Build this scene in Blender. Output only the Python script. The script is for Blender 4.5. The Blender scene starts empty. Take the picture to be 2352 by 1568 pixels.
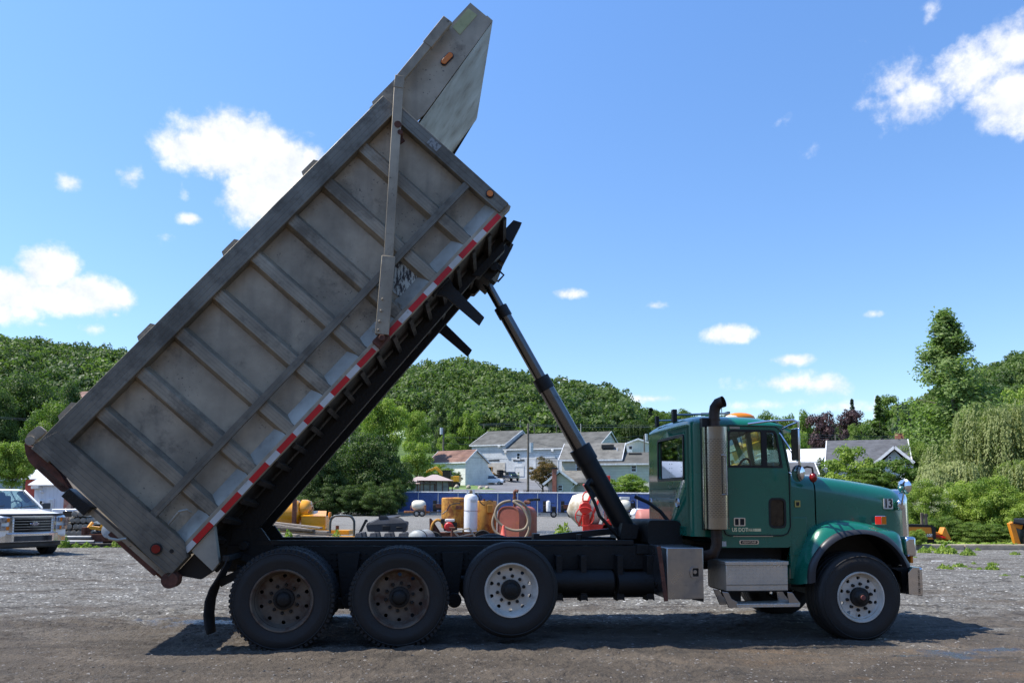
import bpy, bmesh, math, random
import numpy as np
from mathutils import Vector, Matrix
from mathutils.geometry import tessellate_polygon
R_ = math.radians
random.seed(7)
sc = bpy.context.scene
# ---------------------------------------------------------------- camera
F = 1800.; CX = 1176.; CY = 988.; EYE = 1.63
cam_d = bpy.data.cameras.new('camera'); cam = bpy.data.objects.new('camera', cam_d)
sc.collection.objects.link(cam); sc.camera = cam
RM = Matrix.Rotation(math.pi/2+R_(5.14), 3, 'X') @ Matrix.Rotation(R_(.3), 3, 'Z')
cam.matrix_world = Matrix.Translation((0, 0, EYE)) @ RM.to_4x4()
cam_d.sensor_width = 36; cam_d.lens = 36*F/2352.; cam_d.shift_y = (CY-784)/2352.
cam_d.clip_start = .05; cam_d.clip_end = 5000
CAM = Vector((0, 0, EYE))
def ray(px, py): return RM @ Vector(((px-CX)/F, -(py-CY)/F, -1.))
def at(px, py, Y): d = ray(px, py); return CAM + d*(Y/d.y)
def gnd(px, py, z=0.): d = ray(px, py); return CAM + d*((z-EYE)/d.z)
# ---------------------------------------------------------------- sun, sky, exposure
SUN = Vector((.64, .03, -1.)).normalized()
sl = bpy.data.lights.new('sun', 'SUN'); sl.energy = 5.0; sl.angle = R_(.53); sl.color = (1, .95, .87)
so = bpy.data.objects.new('sun', sl); sc.collection.objects.link(so)
so.rotation_euler = SUN.to_track_quat('-Z', 'Y').to_euler(); so.location = (-30, 0, 60)
sc.view_settings.view_transform = 'Standard'; sc.view_settings.look = 'None'
sc.view_settings.gamma = 1; sc.view_settings.exposure = .6
w = bpy.data.worlds.new('World'); sc.world = w; w.use_nodes = True
wt = w.node_tree; wt.nodes.clear()
def N(t, ty, **k):
    n = t.nodes.new(ty)
    for a, b in k.items():
        if a[0] == 'i' and a[1:].isdigit(): n.inputs[int(a[1:])].default_value = b
        else: setattr(n, a, b)
    return n
def LK(t, a, b): t.links.new(a, b)
def mth(t, op, a, b=None, c=None, clamp=False):
    n = t.nodes.new('ShaderNodeMath'); n.operation = op; n.use_clamp = clamp
    for i, v in enumerate((a, b, c)):
        if v is None: continue
        if isinstance(v, (int, float)): n.inputs[i].default_value = v
        else: t.links.new(v, n.inputs[i])
    return n.outputs[0]
def mixc(t, fac, a, b, mode='MIX'):
    n = t.nodes.new('ShaderNodeMix'); n.data_type = 'RGBA'; n.blend_type = mode
    for i, v in ((0, fac), (6, a), (7, b)):
        if isinstance(v, (int, float)): n.inputs[i].default_value = v
        elif isinstance(v, (tuple, list)): n.inputs[i].default_value = (*v[:3], 1)
        else: t.links.new(v, n.inputs[i])
    return n.outputs[2]
def rng(t, v, a, b, c=0., d=1., smooth=False):
    n = t.nodes.new('ShaderNodeMapRange'); n.inputs[1].default_value = a; n.inputs[2].default_value = b
    n.inputs[3].default_value = c; n.inputs[4].default_value = d
    if smooth: n.interpolation_type = 'SMOOTHSTEP'
    t.links.new(v, n.inputs[0]); return n.outputs[0]
sky = N(wt, 'ShaderNodeTexSky', sky_type='NISHITA', sun_disc=False, sun_elevation=R_(57.4), sun_rotation=R_(-88),
        altitude=200, air_density=1.0, dust_density=.35, ozone_density=2.2)
tc = N(wt, 'ShaderNodeTexCoord'); sx = N(wt, 'ShaderNodeSeparateXYZ'); LK(wt, tc.outputs['Generated'], sx.inputs[0])
# clouds live on the sky's own sphere: u = azimuth, v = elevation, in degrees
U_ = mth(wt, 'MULTIPLY', mth(wt, 'ARCTAN2', sx.outputs[0], sx.outputs[1]), 57.2958)
V_ = mth(wt, 'MULTIPLY', mth(wt, 'ARCSINE', sx.outputs[2]), 57.2958)
n1 = N(wt, 'ShaderNodeTexNoise'); n1.inputs['Scale'].default_value = 11; n1.inputs['Detail'].default_value = 7
n1.inputs['Roughness'].default_value = .56; n1.inputs['Distortion'].default_value = .1; LK(wt, tc.outputs['Generated'], n1.inputs['Vector'])
n2 = N(wt, 'ShaderNodeTexNoise'); n2.inputs['Scale'].default_value = 34; n2.inputs['Detail'].default_value = 7; n2.inputs['Roughness'].default_value = .62
LK(wt, tc.outputs['Generated'], n2.inputs['Vector'])
CL = [(550,340,170,92,1.25),(640,385,120,90,1.2),(455,345,110,62,1.1),(590,445,100,85,1.1),(705,365,60,45,.8),
      (110,620,85,66,1.15),(205,672,115,48,1.1),(30,665,110,62,1.1),(-40,690,120,60,.9),(120,680,120,40,1.1),
      (155,418,45,32,.62),(300,410,32,34,.45),(440,502,34,18,.55),(380,548,30,18,.25),(425,440,24,26,.32),
      (2230,165,150,80,.85),(2110,225,120,75,.85),(2330,225,140,90,.9),(2330,105,110,75,.8),(2030,240,80,40,.55),(1990,95,40,25,.35),(2060,190,80,70,.7),(2160,20,50,35,.3),
      (1310,675,52,17,.75),(1500,702,26,10,.4),(1675,766,66,24,.8),(1825,826,55,16,.75),(2005,722,28,10,.4),
      (1790,880,110,26,.55),(1905,885,70,38,.62),(1760,930,150,18,.5),(1500,915,90,12,.45),(1900,935,120,20,.4),(1290,873,25,7,.6),(1650,880,20,20,0.)
      ,(1800,275,40,16,.2),(1870,330,30,20,.2),(210,755,30,10,.25),(100,745,20,6,.2),(265,722,14,8,.4)]
dens = None
w1 = mth(wt, 'SUBTRACT', n1.outputs[0], .5); w2 = mth(wt, 'SUBTRACT', n2.outputs[0], .5)
for px, py, rx, ry, k in CL:
    if k <= 0: continue
    d = ray(px, py).normalized(); dx = ray(px+rx, py).normalized(); dy = ray(px, py-ry).normalized()
    az = math.degrees(math.atan2(d.x, d.y)); el = math.degrees(math.asin(d.z))
    ra = math.degrees(math.atan2(dx.x, dx.y))-az; re = math.degrees(math.asin(dy.z))-el
    a = mth(wt, 'MULTIPLY', mth(wt, 'SUBTRACT', U_, az), 1/ra); b = mth(wt, 'MULTIPLY', mth(wt, 'SUBTRACT', V_, el), 1/re)
    r2 = mth(wt, 'ADD', mth(wt, 'MULTIPLY', a, a), mth(wt, 'MULTIPLY', b, b))
    e = mth(wt, 'MULTIPLY', mth(wt, 'SUBTRACT', 1.25, mth(wt, 'SQRT', r2)), k)
    dens = e if dens is None else mth(wt, 'MAXIMUM', dens, e)
dn = mth(wt, 'ADD', dens, mth(wt, 'MULTIPLY', w1, 1.25)); dn = mth(wt, 'ADD', dn, mth(wt, 'MULTIPLY', w2, 1.25))
cl = rng(wt, dn, .16, .8, 0, 1, True)
cfac = mth(wt, 'MULTIPLY', cl, .97)
hs = N(wt, 'ShaderNodeHueSaturation'); hs.inputs['Saturation'].default_value = 1.12; LK(wt, sky.outputs[0], hs.inputs['Color'])
skyc = mixc(wt, 1., hs.outputs[0], mixc(wt, rng(wt, V_, 0, 38), (1.12, 1.12, 1.16), (1.36, 1.5, 1.68)), 'MULTIPLY')
ctone = mixc(wt, rng(wt, n2.outputs[0], .35, .65, 0, 1), (5.2, 5.5, 6.2), (6.9, 6.9, 7.0))
colr = mixc(wt, cfac, skyc, ctone)
bg = N(wt, 'ShaderNodeBackground'); bg.inputs[1].default_value = .112; LK(wt, colr, bg.inputs[0])
wo = N(wt, 'ShaderNodeOutputWorld'); LK(wt, bg.outputs[0], wo.inputs[0])
# ---------------------------------------------------------------- helpers
def link(o): sc.collection.objects.link(o); return o
def tag(o, label=None, cat=None, group=None, kind=None):
    for k, v in (('label', label), ('category', cat), ('group', group), ('kind', kind)):
        if v: o[k] = v
    return o
def thing(name, label, cat, loc=(0, 0, 0), rz=0., group=None, M=None):
    o = link(bpy.data.objects.new(name, None)); o.empty_display_size = .1
    if M is not None: o.matrix_world = M
    else: o.location = loc; o.rotation_euler = (0, 0, rz)
    return tag(o, label, cat, group)
def copy_tree(o, parent=None):
    c = o.copy(); link(c); c.parent = parent
    for ch in o.children: copy_tree(ch, c)
    return c
class MB:
    def __init__(s): s.v = []; s.f = []; s.m = []; s.cur = 0
    def add(s, vs, fs, m=None):
        b = len(s.v); s.v += [tuple(x) for x in vs]; s.f += [tuple(i+b for i in f) for f in fs]; s.m += [s.cur if m is None else m]*len(fs); return s
    def box(s, a, b, T=None):
        x0, y0, z0 = a; x1, y1, z1 = b
        vs = [(x, y, z) for x in (x0, x1) for y in (y0, y1) for z in (z0, z1)]
        if T is not None: vs = [T @ Vector(q) for q in vs]
        return s.add(vs, [(0,1,3,2), (4,6,7,5), (0,4,5,1), (2,3,7,6), (0,2,6,4), (1,5,7,3)])
    def bar(s, p, q, wd, ht, up=(0, 0, 1)):      # box beam from p to q
        p = Vector(p); q = Vector(q); d = (q-p); L = d.length; d.normalize(); up = Vector(up)
        sd = d.cross(up)
        if sd.length < 1e-4: sd = d.cross(Vector((0, 1, 0)))
        sd.normalize(); u2 = sd.cross(d)
        vs = [p + d*(L*i) + sd*(wd/2*j) + u2*(ht/2*k) for i in (0, 1) for j in (-1, 1) for k in (-1, 1)]
        return s.add(vs, [(0,1,3,2), (4,6,7,5), (0,4,5,1), (2,3,7,6), (0,2,6,4), (1,5,7,3)])
    def cyl(s, p, q, r0, r1=None, n=20, cap=True):
        r1 = r0 if r1 is None else r1
        return s.path([p, q], [r0, r1], n, cap)
    def path(s, pts, r, n=10, cap=True):
        pts = [Vector(p) for p in pts]; K = len(pts)
        if not hasattr(r, '__len__'): r = [r]*K
        t0 = (pts[1]-pts[0]).normalized(); nr = t0.orthogonal().normalized(); vs = []; pt = t0
        for i, p in enumerate(pts):
            if i == 0: t = t0
            elif i == K-1: t = (pts[i]-pts[i-1]).normalized()
            else: t = ((pts[i+1]-pts[i]).normalized()+(pts[i]-pts[i-1]).normalized()).normalized()
            nr = (nr - t*nr.dot(t)).normalized(); bn = t.cross(nr)
            vs += [p + (nr*math.cos(2*math.pi*j/n)+bn*math.sin(2*math.pi*j/n))*r[i] for j in range(n)]
        fs = [(i*n+j, i*n+(j+1) % n, (i+1)*n+(j+1) % n, (i+1)*n+j) for i in range(K-1) for j in range(n)]
        if cap: fs += [tuple(range(n))[::-1], tuple((K-1)*n+j for j in range(n))]
        return s.add(vs, fs)
    def lathe(s, prof, c, ax=(0, 1, 0), n=40, closed=False):   # prof: (radius, along-axis)
        c = Vector(c); ax = Vector(ax).normalized(); a = ax.orthogonal().normalized(); b = ax.cross(a); K = len(prof)
        vs = [c + ax*h + (a*math.cos(2*math.pi*j/n)+b*math.sin(2*math.pi*j/n))*r for r, h in prof for j in range(n)]
        fs = [(i*n+j, i*n+(j+1) % n, ((i+1) % K)*n+(j+1) % n, ((i+1) % K)*n+j) for i in range(K if closed else K-1) for j in range(n)]
        return s.add(vs, fs)
    def plate(s, outer, holes=(), t=(0, 1), fn=None):   # 2-D polygon with holes, extruded between t[0] and t[1]; fn(x,y,t)->3-D
        fn = fn or (lambda x, z, y: (x, y, z))
        loops = [list(outer)] + [list(h) for h in holes]
        tri = tessellate_polygon([[Vector((x, y, 0)) for x, y in l] for l in loops])
        flat = [p for l in loops for p in l]; n = len(flat)
        vs = [fn(x, y, t[0]) for x, y in flat] + [fn(x, y, t[1]) for x, y in flat]
        fs = [tuple(f) for f in tri] + [tuple(i+n for i in f)[::-1] for f in tri]; k = 0
        for l in loops:
            m = len(l); fs += [(k+i, k+(i+1) % m, k+(i+1) % m+n, k+i+n) for i in range(m)]; k += m
        return s.add(vs, fs)
    def loft(s, secs, closed=False, cap=False):
        K = len(secs); n = len(secs[0]); vs = [p for q in secs for p in q]; m = n if closed else n-1
        fs = [(i*n+j, i*n+(j+1) % n, (i+1)*n+(j+1) % n, (i+1)*n+j) for i in range(K-1) for j in range(m)]
        if cap: fs += [tuple(range(n))[::-1], tuple((K-1)*n+j for j in range(n))]
        return s.add(vs, fs)
    def ball(s, c, r, n=12, sc3=(1, 1, 1)):
        c = Vector(c); vs = []; K = n//2
        for i in range(K+1):
            a = math.pi*i/K
            vs += [c+Vector((math.sin(a)*math.cos(2*math.pi*j/n)*sc3[0], math.sin(a)*math.sin(2*math.pi*j/n)*sc3[1], math.cos(a)*sc3[2]))*r for j in range(n)]
        return s.add(vs, [(i*n+j, (i+1)*n+j, (i+1)*n+(j+1) % n, i*n+(j+1) % n) for i in range(K) for j in range(n)])
    def build(s, name, mat, parent=None, bev=0., smooth=38, sub=0, solid=0, label=None, weld=True):
        me = bpy.data.meshes.new(name); me.from_pydata(s.v, [], s.f)
        mats = mat if isinstance(mat, (list, tuple)) else [mat]
        for m_ in mats: me.materials.append(m_)
        if len(mats) > 1: me.polygons.foreach_set('material_index', s.m)
        bm = bmesh.new(); bm.from_mesh(me)
        if weld: bmesh.ops.remove_doubles(bm, verts=bm.verts, dist=1e-4)
        if not solid: bmesh.ops.recalc_face_normals(bm, faces=bm.faces)
        bm.to_mesh(me); bm.free()
        me.shade_smooth()
        if smooth < 180: me.set_sharp_from_angle(angle=R_(smooth))
        o = link(bpy.data.objects.new(name, me)); o.parent = parent
        if solid: q = o.modifiers.new('solid', 'SOLIDIFY'); q.thickness = solid; q.offset = 0
        if bev: q = o.modifiers.new('bevel', 'BEVEL'); q.width = bev; q.segments = 2; q.limit_method = 'ANGLE'; q.angle_limit = R_(40); q.harden_normals = False
        if sub: q = o.modifiers.new('sub', 'SUBSURF'); q.levels = sub; q.render_levels = sub
        if label: o['label'] = label
        return o
def text_mesh(txt, name, mat, parent, size, fn, depth=.003, bold=0., spacing=1., shear=0., sx_=1.):
    cu = bpy.data.curves.new(name, 'FONT'); cu.body = txt; cu.size = size; cu.extrude = depth/2; cu.offset = bold
    cu.align_x = 'CENTER'; cu.align_y = 'CENTER'; cu.space_character = spacing; cu.shear = shear; cu.resolution_u = 4
    o = bpy.data.objects.new(name, cu); me = bpy.data.meshes.new_from_object(o); bpy.data.objects.remove(o); bpy.data.curves.remove(cu)
    for v in me.vertices: v.co = Vector(fn(v.co.x*sx_, v.co.y, v.co.z))
    me.name = name; me.materials.clear(); me.materials.append(mat)
    o = link(bpy.data.objects.new(name, me)); o.parent = parent; return o
# ---------------------------------------------------------------- materials
def mat(name, col, rough=.6, metal=0., var=.12, vs=3., col2=None, spots=0., scol=(.1, .07, .05), sscale=4., st=.62, bump=0., bs=30., coat=0., spec=.5,
        stretch=None, rv=.1, streak=0., emit=None):
    m = bpy.data.materials.new(name); m.use_nodes = True; t = m.node_tree; b = t.nodes['Principled BSDF']
    tc = N(t, 'ShaderNodeTexCoord'); v = tc.outputs['Object']
    if stretch: mp = N(t, 'ShaderNodeMapping'); mp.inputs['Scale'].default_value = stretch; LK(t, v, mp.inputs[0]); v = mp.outputs[0]
    n = N(t, 'ShaderNodeTexNoise'); n.inputs['Scale'].default_value = vs; n.inputs['Detail'].default_value = 6; n.inputs['Roughness'].default_value = .6; LK(t, v, n.inputs['Vector'])
    c2 = col2 or tuple(max(0, c*(1-var*2.5)) for c in col); c1 = col if col2 else tuple(min(1, c*(1+var)) for c in col)
    c = mixc(t, rng(t, n.outputs[0], .33, .67), c1, c2)
    ro = rng(t, n.outputs[0], .3, .7, max(.02, rough-rv), min(1, rough+rv))
    if spots:
        n3 = N(t, 'ShaderNodeTexNoise'); n3.inputs['Scale'].default_value = sscale; n3.inputs['Detail'].default_value = 9; n3.inputs['Roughness'].default_value = .72; LK(t, tc.outputs['Object'], n3.inputs['Vector'])
        fk = mth(t, 'MULTIPLY', rng(t, n3.outputs[0], st-.05, st+.05), spots); c = mixc(t, fk, c, scol); ro = mth(t, 'ADD', ro, mth(t, 'MULTIPLY', fk, .3), clamp=True)
    if streak:
        mp = N(t, 'ShaderNodeMapping'); mp.inputs['Scale'].default_value = (6, 6, .5); LK(t, tc.outputs['Object'], mp.inputs[0])
        n4 = N(t, 'ShaderNodeTexNoise'); n4.inputs['Scale'].default_value = 3; n4.inputs['Detail'].default_value = 5; LK(t, mp.outputs[0], n4.inputs['Vector'])
        c = mixc(t, mth(t, 'MULTIPLY', rng(t, n4.outputs[0], .52, .72), streak), c, scol)
    LK(t, c, b.inputs['Base Color']); LK(t, ro, b.inputs['Roughness']); b.inputs['Metallic'].default_value = metal
    b.inputs['Specular IOR Level'].default_value = spec
    if coat: b.inputs['Coat Weight'].default_value = coat; b.inputs['Coat Roughness'].default_value = .08
    if bump:
        n5 = N(t, 'ShaderNodeTexNoise'); n5.inputs['Scale'].default_value = bs; n5.inputs['Detail'].default_value = 5; LK(t, v, n5.inputs['Vector'])
        bp = N(t, 'ShaderNodeBump'); bp.inputs['Strength'].default_value = bump; bp.inputs['Distance'].default_value = .02; LK(t, n5.outputs[0], bp.inputs['Height']); LK(t, bp.outputs[0], b.inputs['Normal'])
    if emit: b.inputs['Emission Color'].default_value = (*emit[:3], 1); b.inputs['Emission Strength'].default_value = emit[3]
    return m
def stripes(m, axis='Z', period=.15, depth=.02, strength=.6, dark=.0, sharp=.12, prof='SAW', dcol=(.3,.3,.3), vec=None):
    """siding boards / corrugation: bump (and a thin dark line) repeated along an object axis"""
    t = m.node_tree; b = t.nodes['Principled BSDF']; tc = N(t, 'ShaderNodeTexCoord'); s_ = N(t, 'ShaderNodeSeparateXYZ'); LK(t, tc.outputs['Object'], s_.inputs[0])
    x = s_.outputs['XYZ'.index(axis)] if vec is None else mth(t, 'ADD', mth(t, 'MULTIPLY', s_.outputs[0], vec[0]), mth(t, 'MULTIPLY', s_.outputs[2], vec[1]))
    fr = mth(t, 'FRACT', mth(t, 'MULTIPLY', x, 1/period))
    if prof == 'SAW': h = mth(t, 'SUBTRACT', 1., fr)
    elif prof == 'SIN': h = mth(t, 'SINE', mth(t, 'MULTIPLY', x, 2*math.pi/period))
    else: h = rng(t, mth(t, 'ABSOLUTE', mth(t, 'SUBTRACT', fr, .5)), .5-sharp, .5, 1, 0, True)
    bp = N(t, 'ShaderNodeBump'); bp.inputs['Strength'].default_value = strength; bp.inputs['Distance'].default_value = depth
    LK(t, h, bp.inputs['Height'])
    old = b.inputs['Normal'].links
    if old: LK(t, old[0].from_socket, bp.inputs['Normal'])
    LK(t, bp.outputs[0], b.inputs['Normal'])
    if dark:
        src = b.inputs['Base Color'].links[0].from_socket
        e = rng(t, mth(t, 'ABSOLUTE', mth(t, 'SUBTRACT', fr, .5)), .5-sharp, .5, 0, dark)
        LK(t, mixc(t, e, src, dcol), b.inputs['Base Color'])
    return m
def glass(name, tint=(.75, .93, .88), gl=.12, rough=.02):
    m = bpy.data.materials.new(name); m.use_nodes = True; t = m.node_tree; t.nodes.clear()
    tr = N(t, 'ShaderNodeBsdfTransparent'); tr.inputs[0].default_value = (*tint, 1); g = N(t, 'ShaderNodeBsdfGlossy'); g.inputs['Roughness'].default_value = rough
    lw = N(t, 'ShaderNodeLayerWeight'); lw.inputs[0].default_value = .35; mx = N(t, 'ShaderNodeMixShader')
    LK(t, rng(t, lw.outputs['Fresnel'], 0, 1, gl, .9), mx.inputs[0]); LK(t, tr.outputs[0], mx.inputs[1]); LK(t, g.outputs[0], mx.inputs[2])
    o = N(t, 'ShaderNodeOutputMaterial'); LK(t, mx.outputs[0], o.inputs[0]); return m
M = {}
M['chrome'] = mat('chrome', (.75, .76, .78), .12, 1., .03)
M['steel'] = mat('brushed_steel', (.45, .45, .45), .32, 1., .1, 4, spots=.3, sscale=5)
M['black'] = mat('black_paint', (.007, .007, .0075), .5, 0, .3)
M['grime'] = mat('greasy_black_steel', (.008, .0075, .007), .62, .2, .4, 5, col2=(.016, .013, .010), bump=.3)
M['rubber'] = mat('tyre_rubber', (.012, .012, .0125), .72, 0, .2, 5, col2=(.022, .019, .016), spots=.3, scol=(.04, .028, .02), sscale=6, st=.6, bump=.2, bs=60)
M['darkglass'] = mat('dark_glass', (.01, .012, .014), .05, 0, .1, spec=.9)
M['rust'] = mat('rusty_iron', (.16, .055, .03), .85, 0, .3, 8, col2=(.07, .03, .02), bump=.4)
M['white'] = mat('white_paint', (.75, .76, .77), .35, 0, .04, coat=.5)
M['dirtywhite'] = mat('weathered_white', (.66, .65, .62), .5, 0, .08, 4, spots=.25, scol=(.3, .22, .14), sscale=5, streak=.25)
M['yellow'] = mat('yellow_paint', (.72, .33, .02), .38, 0, .07, 3, coat=.2, spots=.25, scol=(.22, .08, .03), sscale=5, st=.66)
M['amber'] = mat('amber_lens', (.75, .2, .01), .2, 0, .1)
M['redlens'] = mat('red_lens', (.22, .008, .007), .2, 0, .1)
M['glass'] = glass('window_glass', (.66, .9, .84), .07)
M['wood'] = mat('grey_wood', (.36, .33, .29), .85, 0, .2, 6, col2=(.2, .17, .14), stretch=(.6, 8, 8), bump=.4)
M['concrete'] = mat('concrete', (.4, .38, .34), .85, 0, .1, 5, spots=.3, scol=(.22, .2, .17), sscale=6, bump=.4, bs=40)
# ================================================================ GROUND
def sstep(a, b, x): x = min(1, max(0, (x-a)/(b-a))); return x*x*(3-2*x)
HP = [(0, 0), (93, 0), (121, 3.3), (152, 4.7), (172, 6.8), (205, 9.5), (300, 16), (420, 27), (900, 60), (2500, 60)]
RID = [(-420, 56), (-255, 53), (-193, 46), (-120, 38), (-64, 38), (-27, 42), (-1, 38), (27, 31), (48, 29), (59, 23), (70, 19), (92, 12), (120, 6), (150, 5), (175, 7), (200, 14), (225, 30), (255, 42), (300, 50), (500, 55)]
def lerpt(T_, x):
    if x <= T_[0][0]: return T_[0][1]
    for (a, p), (b, q) in zip(T_, T_[1:]):
        if x <= b: return p+(q-p)*(x-a)/(b-a)
    return T_[-1][1]
def terr(x, y):
    if y < -10: return 20*(1-sstep(-48, -10, y))+4*math.sin(x*.05)*(1-sstep(-60, -20, y))  # added unseen hill behind the camera, shaped to block low sky light
    z = lerpt(HP, y) if y < 300 else 16
    if y > 90 and x > 45: z += sstep(45, 90, x)*sstep(150, 230, y)*4
    if y > 200: z += lerpt(RID, x*390/max(y, 300))*sstep(205, 400, y)*(1 if y < 400 else 1-.5*sstep(430, 700, y))
    return z
xs = [-1600, -900, -600, -450]+list(np.arange(-400, 401, 10.))+[450, 600, 900, 1600]; ys = [-160, -80]+list(np.arange(-64, -8, 5.))+[-4, 0, 30, 60, 80]+list(np.arange(90, 460, 7.))+[500, 600, 800, 1500, 2600]
g = MB(); g.v = [(x, y, terr(x, y)) for y in ys for x in xs]; nx = len(xs)
g.f = [(j*nx+i, j*nx+i+1, (j+1)*nx+i+1, (j+1)*nx+i) for j in range(len(ys)-1) for i in range(nx-1)]; g.m = [0]*len(g.f)
def gmat():
    m = bpy.data.materials.new('gravel_yard'); m.use_nodes = True; t = m.node_tree; b = t.nodes['Principled BSDF']; tc = N(t, 'ShaderNodeTexCoord'); P = tc.outputs['Object']
    def ns(s, d=6, r=.6, st=None, dist=0):
        v = P
        if st: mp = N(t, 'ShaderNodeMapping'); mp.inputs['Scale'].default_value = st; LK(t, P, mp.inputs[0]); v = mp.outputs[0]
        n = N(t, 'ShaderNodeTexNoise'); n.inputs['Scale'].default_value = s; n.inputs['Detail'].default_value = d; n.inputs['Roughness'].default_value = r; n.inputs['Distortion'].default_value = dist; LK(t, v, n.inputs['Vector']); return n.outputs[0]
    big = ns(.22, 5, .6); med = ns(1.1, 7, .65, (.6, 1.3, 1), .6); tracks = ns(1.1, 7, .66, (.5, 1.05, 1), .9); fine = ns(22, 5, .75); fine2 = ns(75, 2, .6)
    s = N(t, 'ShaderNodeSeparateXYZ'); LK(t, P, s.inputs[0]); X, Y = s.outputs[0], s.outputs[1]
    vo = N(t, 'ShaderNodeTexVoronoi'); vo.inputs['Scale'].default_value = 26; LK(t, P, vo.inputs['Vector']); sv = N(t, 'ShaderNodeSeparateColor'); LK(t, vo.outputs['Color'], sv.inputs[0])
    stone = mixc(t, sv.outputs[0], (.06, .057, .052), (.26, .248, .218)); stone = mixc(t, rng(t, fine, .35, .7), stone, (.155, .147, .132))
    stone = mixc(t, mth(t, 'GREATER_THAN', sv.outputs[1], .955), stone, (.5, .49, .46))
    dirt = mixc(t, rng(t, med, .3, .7), (.085, .072, .055), (.14, .12, .094)); dirt = mixc(t, rng(t, fine, .38, .66), dirt, (.085, .07, .058))
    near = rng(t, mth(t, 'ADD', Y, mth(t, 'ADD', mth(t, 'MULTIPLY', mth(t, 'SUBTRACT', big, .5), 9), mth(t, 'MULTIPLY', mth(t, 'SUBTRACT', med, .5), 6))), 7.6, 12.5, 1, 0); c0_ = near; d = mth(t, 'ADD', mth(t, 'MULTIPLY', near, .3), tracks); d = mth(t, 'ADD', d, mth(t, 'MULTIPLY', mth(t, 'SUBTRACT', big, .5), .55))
    c = mixc(t, rng(t, d, .50, .66), stone, dirt)
    c = mixc(t, mth(t, 'MULTIPLY', rng(t, ns(1.5, 8, .72, (.42, 1.3, 1), 1.3), .56, .615), .85), c, (.035, .029, .024))    # dark tyre-churned muck
    tan = mth(t, 'MULTIPLY', mth(t, 'MULTIPLY', rng(t, ns(.9, 6, .6, (.4, 1.5, 1), 1), .52, .66), rng(t, X, 1.0, 3.2)), rng(t, Y, 9.6, 8.3)); c = mixc(t, mth(t, 'MULTIPLY', tan, .7), c, (.23, .135, .06))
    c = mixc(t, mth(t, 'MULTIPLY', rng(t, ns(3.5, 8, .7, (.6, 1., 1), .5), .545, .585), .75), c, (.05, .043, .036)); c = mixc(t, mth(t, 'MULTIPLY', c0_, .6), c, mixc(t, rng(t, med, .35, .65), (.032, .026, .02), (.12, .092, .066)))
    far = rng(t, Y, 22, 60); c = mixc(t, mth(t, 'MULTIPLY', far, .5), c, (.22, .215, .20))
    # wet patches
    wet = None
    wn = mth(t, 'MULTIPLY', mth(t, 'SUBTRACT', ns(2.6, 7, .65), .5), 3.2)
    for px, py, rx, ry in ((455, 1437, .95, .42), (790, 1418, .5, .25), (790, 1393, .7, .16), (2190, 1506, .55, .3), (2000, 1472, .35, .05), (1300, 1222, 9, 3.5), (2090, 1512, .35, .1), (2290, 1497, .4, .12)):
        p = gnd(px, py); a = mth(t, 'MULTIPLY', mth(t, 'SUBTRACT', X, p.x), 1/rx); e = mth(t, 'MULTIPLY', mth(t, 'SUBTRACT', Y, p.y), 1/ry)
        r = mth(t, 'SUBTRACT', 1.1, mth(t, 'SQRT', mth(t, 'ADD', mth(t, 'MULTIPLY', a, a), mth(t, 'MULTIPLY', e, e)))); wet = r if wet is None else mth(t, 'MAXIMUM', wet, r)
    wf = rng(t, mth(t, 'ADD', wet, wn), .25, .75)
    c = mixc(t, mth(t, 'MULTIPLY', wf, .75), c, (.025, .024, .024))
    hill = mth(t, 'ADD', rng(t, mth(t, 'ADD', Y, mth(t, 'MULTIPLY', big, 2)), 93.5, 95), rng(t, Y, -10, -14), clamp=True); gr = mixc(t, rng(t, ns(.5), .35, .65), (.05, .10, .025), (.09, .14, .04)); gr = mixc(t, mth(t, 'LESS_THAN', Y, 0.), gr, (.085, .075, .06)); c = mixc(t, hill, c, gr)  # grass beyond the fence; plain grey-brown on the added light-blocking hill behind
    LK(t, c, b.inputs['Base Color']); LK(t, rng(t, mth(t, 'MULTIPLY', wf, mth(t, 'ADD', .6, mth(t, 'MULTIPLY', fine, .6))), 0, 1, .93, .07), b.inputs['Roughness']); b.inputs['Specular IOR Level'].default_value = .4
    h = mth(t, 'ADD', mth(t, 'MULTIPLY', vo.outputs['Distance'], -.25), mth(t, 'ADD', mth(t, 'MULTIPLY', fine, .8), mth(t, 'MULTIPLY', med, .6)))
    h = mth(t, 'ADD', h, mth(t, 'MULTIPLY', fine2, .2)); bp = N(t, 'ShaderNodeBump'); bp.inputs['Distance'].default_value = .055; LK(t, rng(t, wf, 0, 1, .95, .18), bp.inputs['Strength']); LK(t, h, bp.inputs['Height']); LK(t, bp.outputs[0], b.inputs['Normal'])
    return m
M['gravel'] = gmat()
tag(g.build('ground', M['gravel'], smooth=180, weld=False), kind='structure')
# the churned surface of the yard near the truck, as real relief
def vnoise(x, y, wl, seed):
    rs = np.random.RandomState(seed); L = rs.rand(256, 256); u = x/wl+1000; v = y/wl+1000; i = np.floor(u).astype(int); j = np.floor(v).astype(int); a = u-i; b = v-j; a = a*a*(3-2*a); b = b*b*(3-2*b); i %= 256; j %= 256; k = (i+1) % 256; l = (j+1) % 256
    return (L[i, j]*(1-a)+L[k, j]*a)*(1-b)+(L[i, l]*(1-a)+L[k, l]*a)*b
def relief(x, y):
    m_ = vnoise(x, y*1.4, 1.6, 1); h = .012*vnoise(x, y*1.6, .9, 2)+.014*np.abs(vnoise(x, y*1.3, .34, 3)-.5)*2+(.006+.034*np.clip((m_-.45)*3, 0, 1))*vnoise(x, y, .13, 4)+(.009+.018*m_)*vnoise(x, y, .06, 5)+.010*vnoise(x, y, .03, 6); return h*np.clip((29-y)/8, 0, 1)
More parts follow.
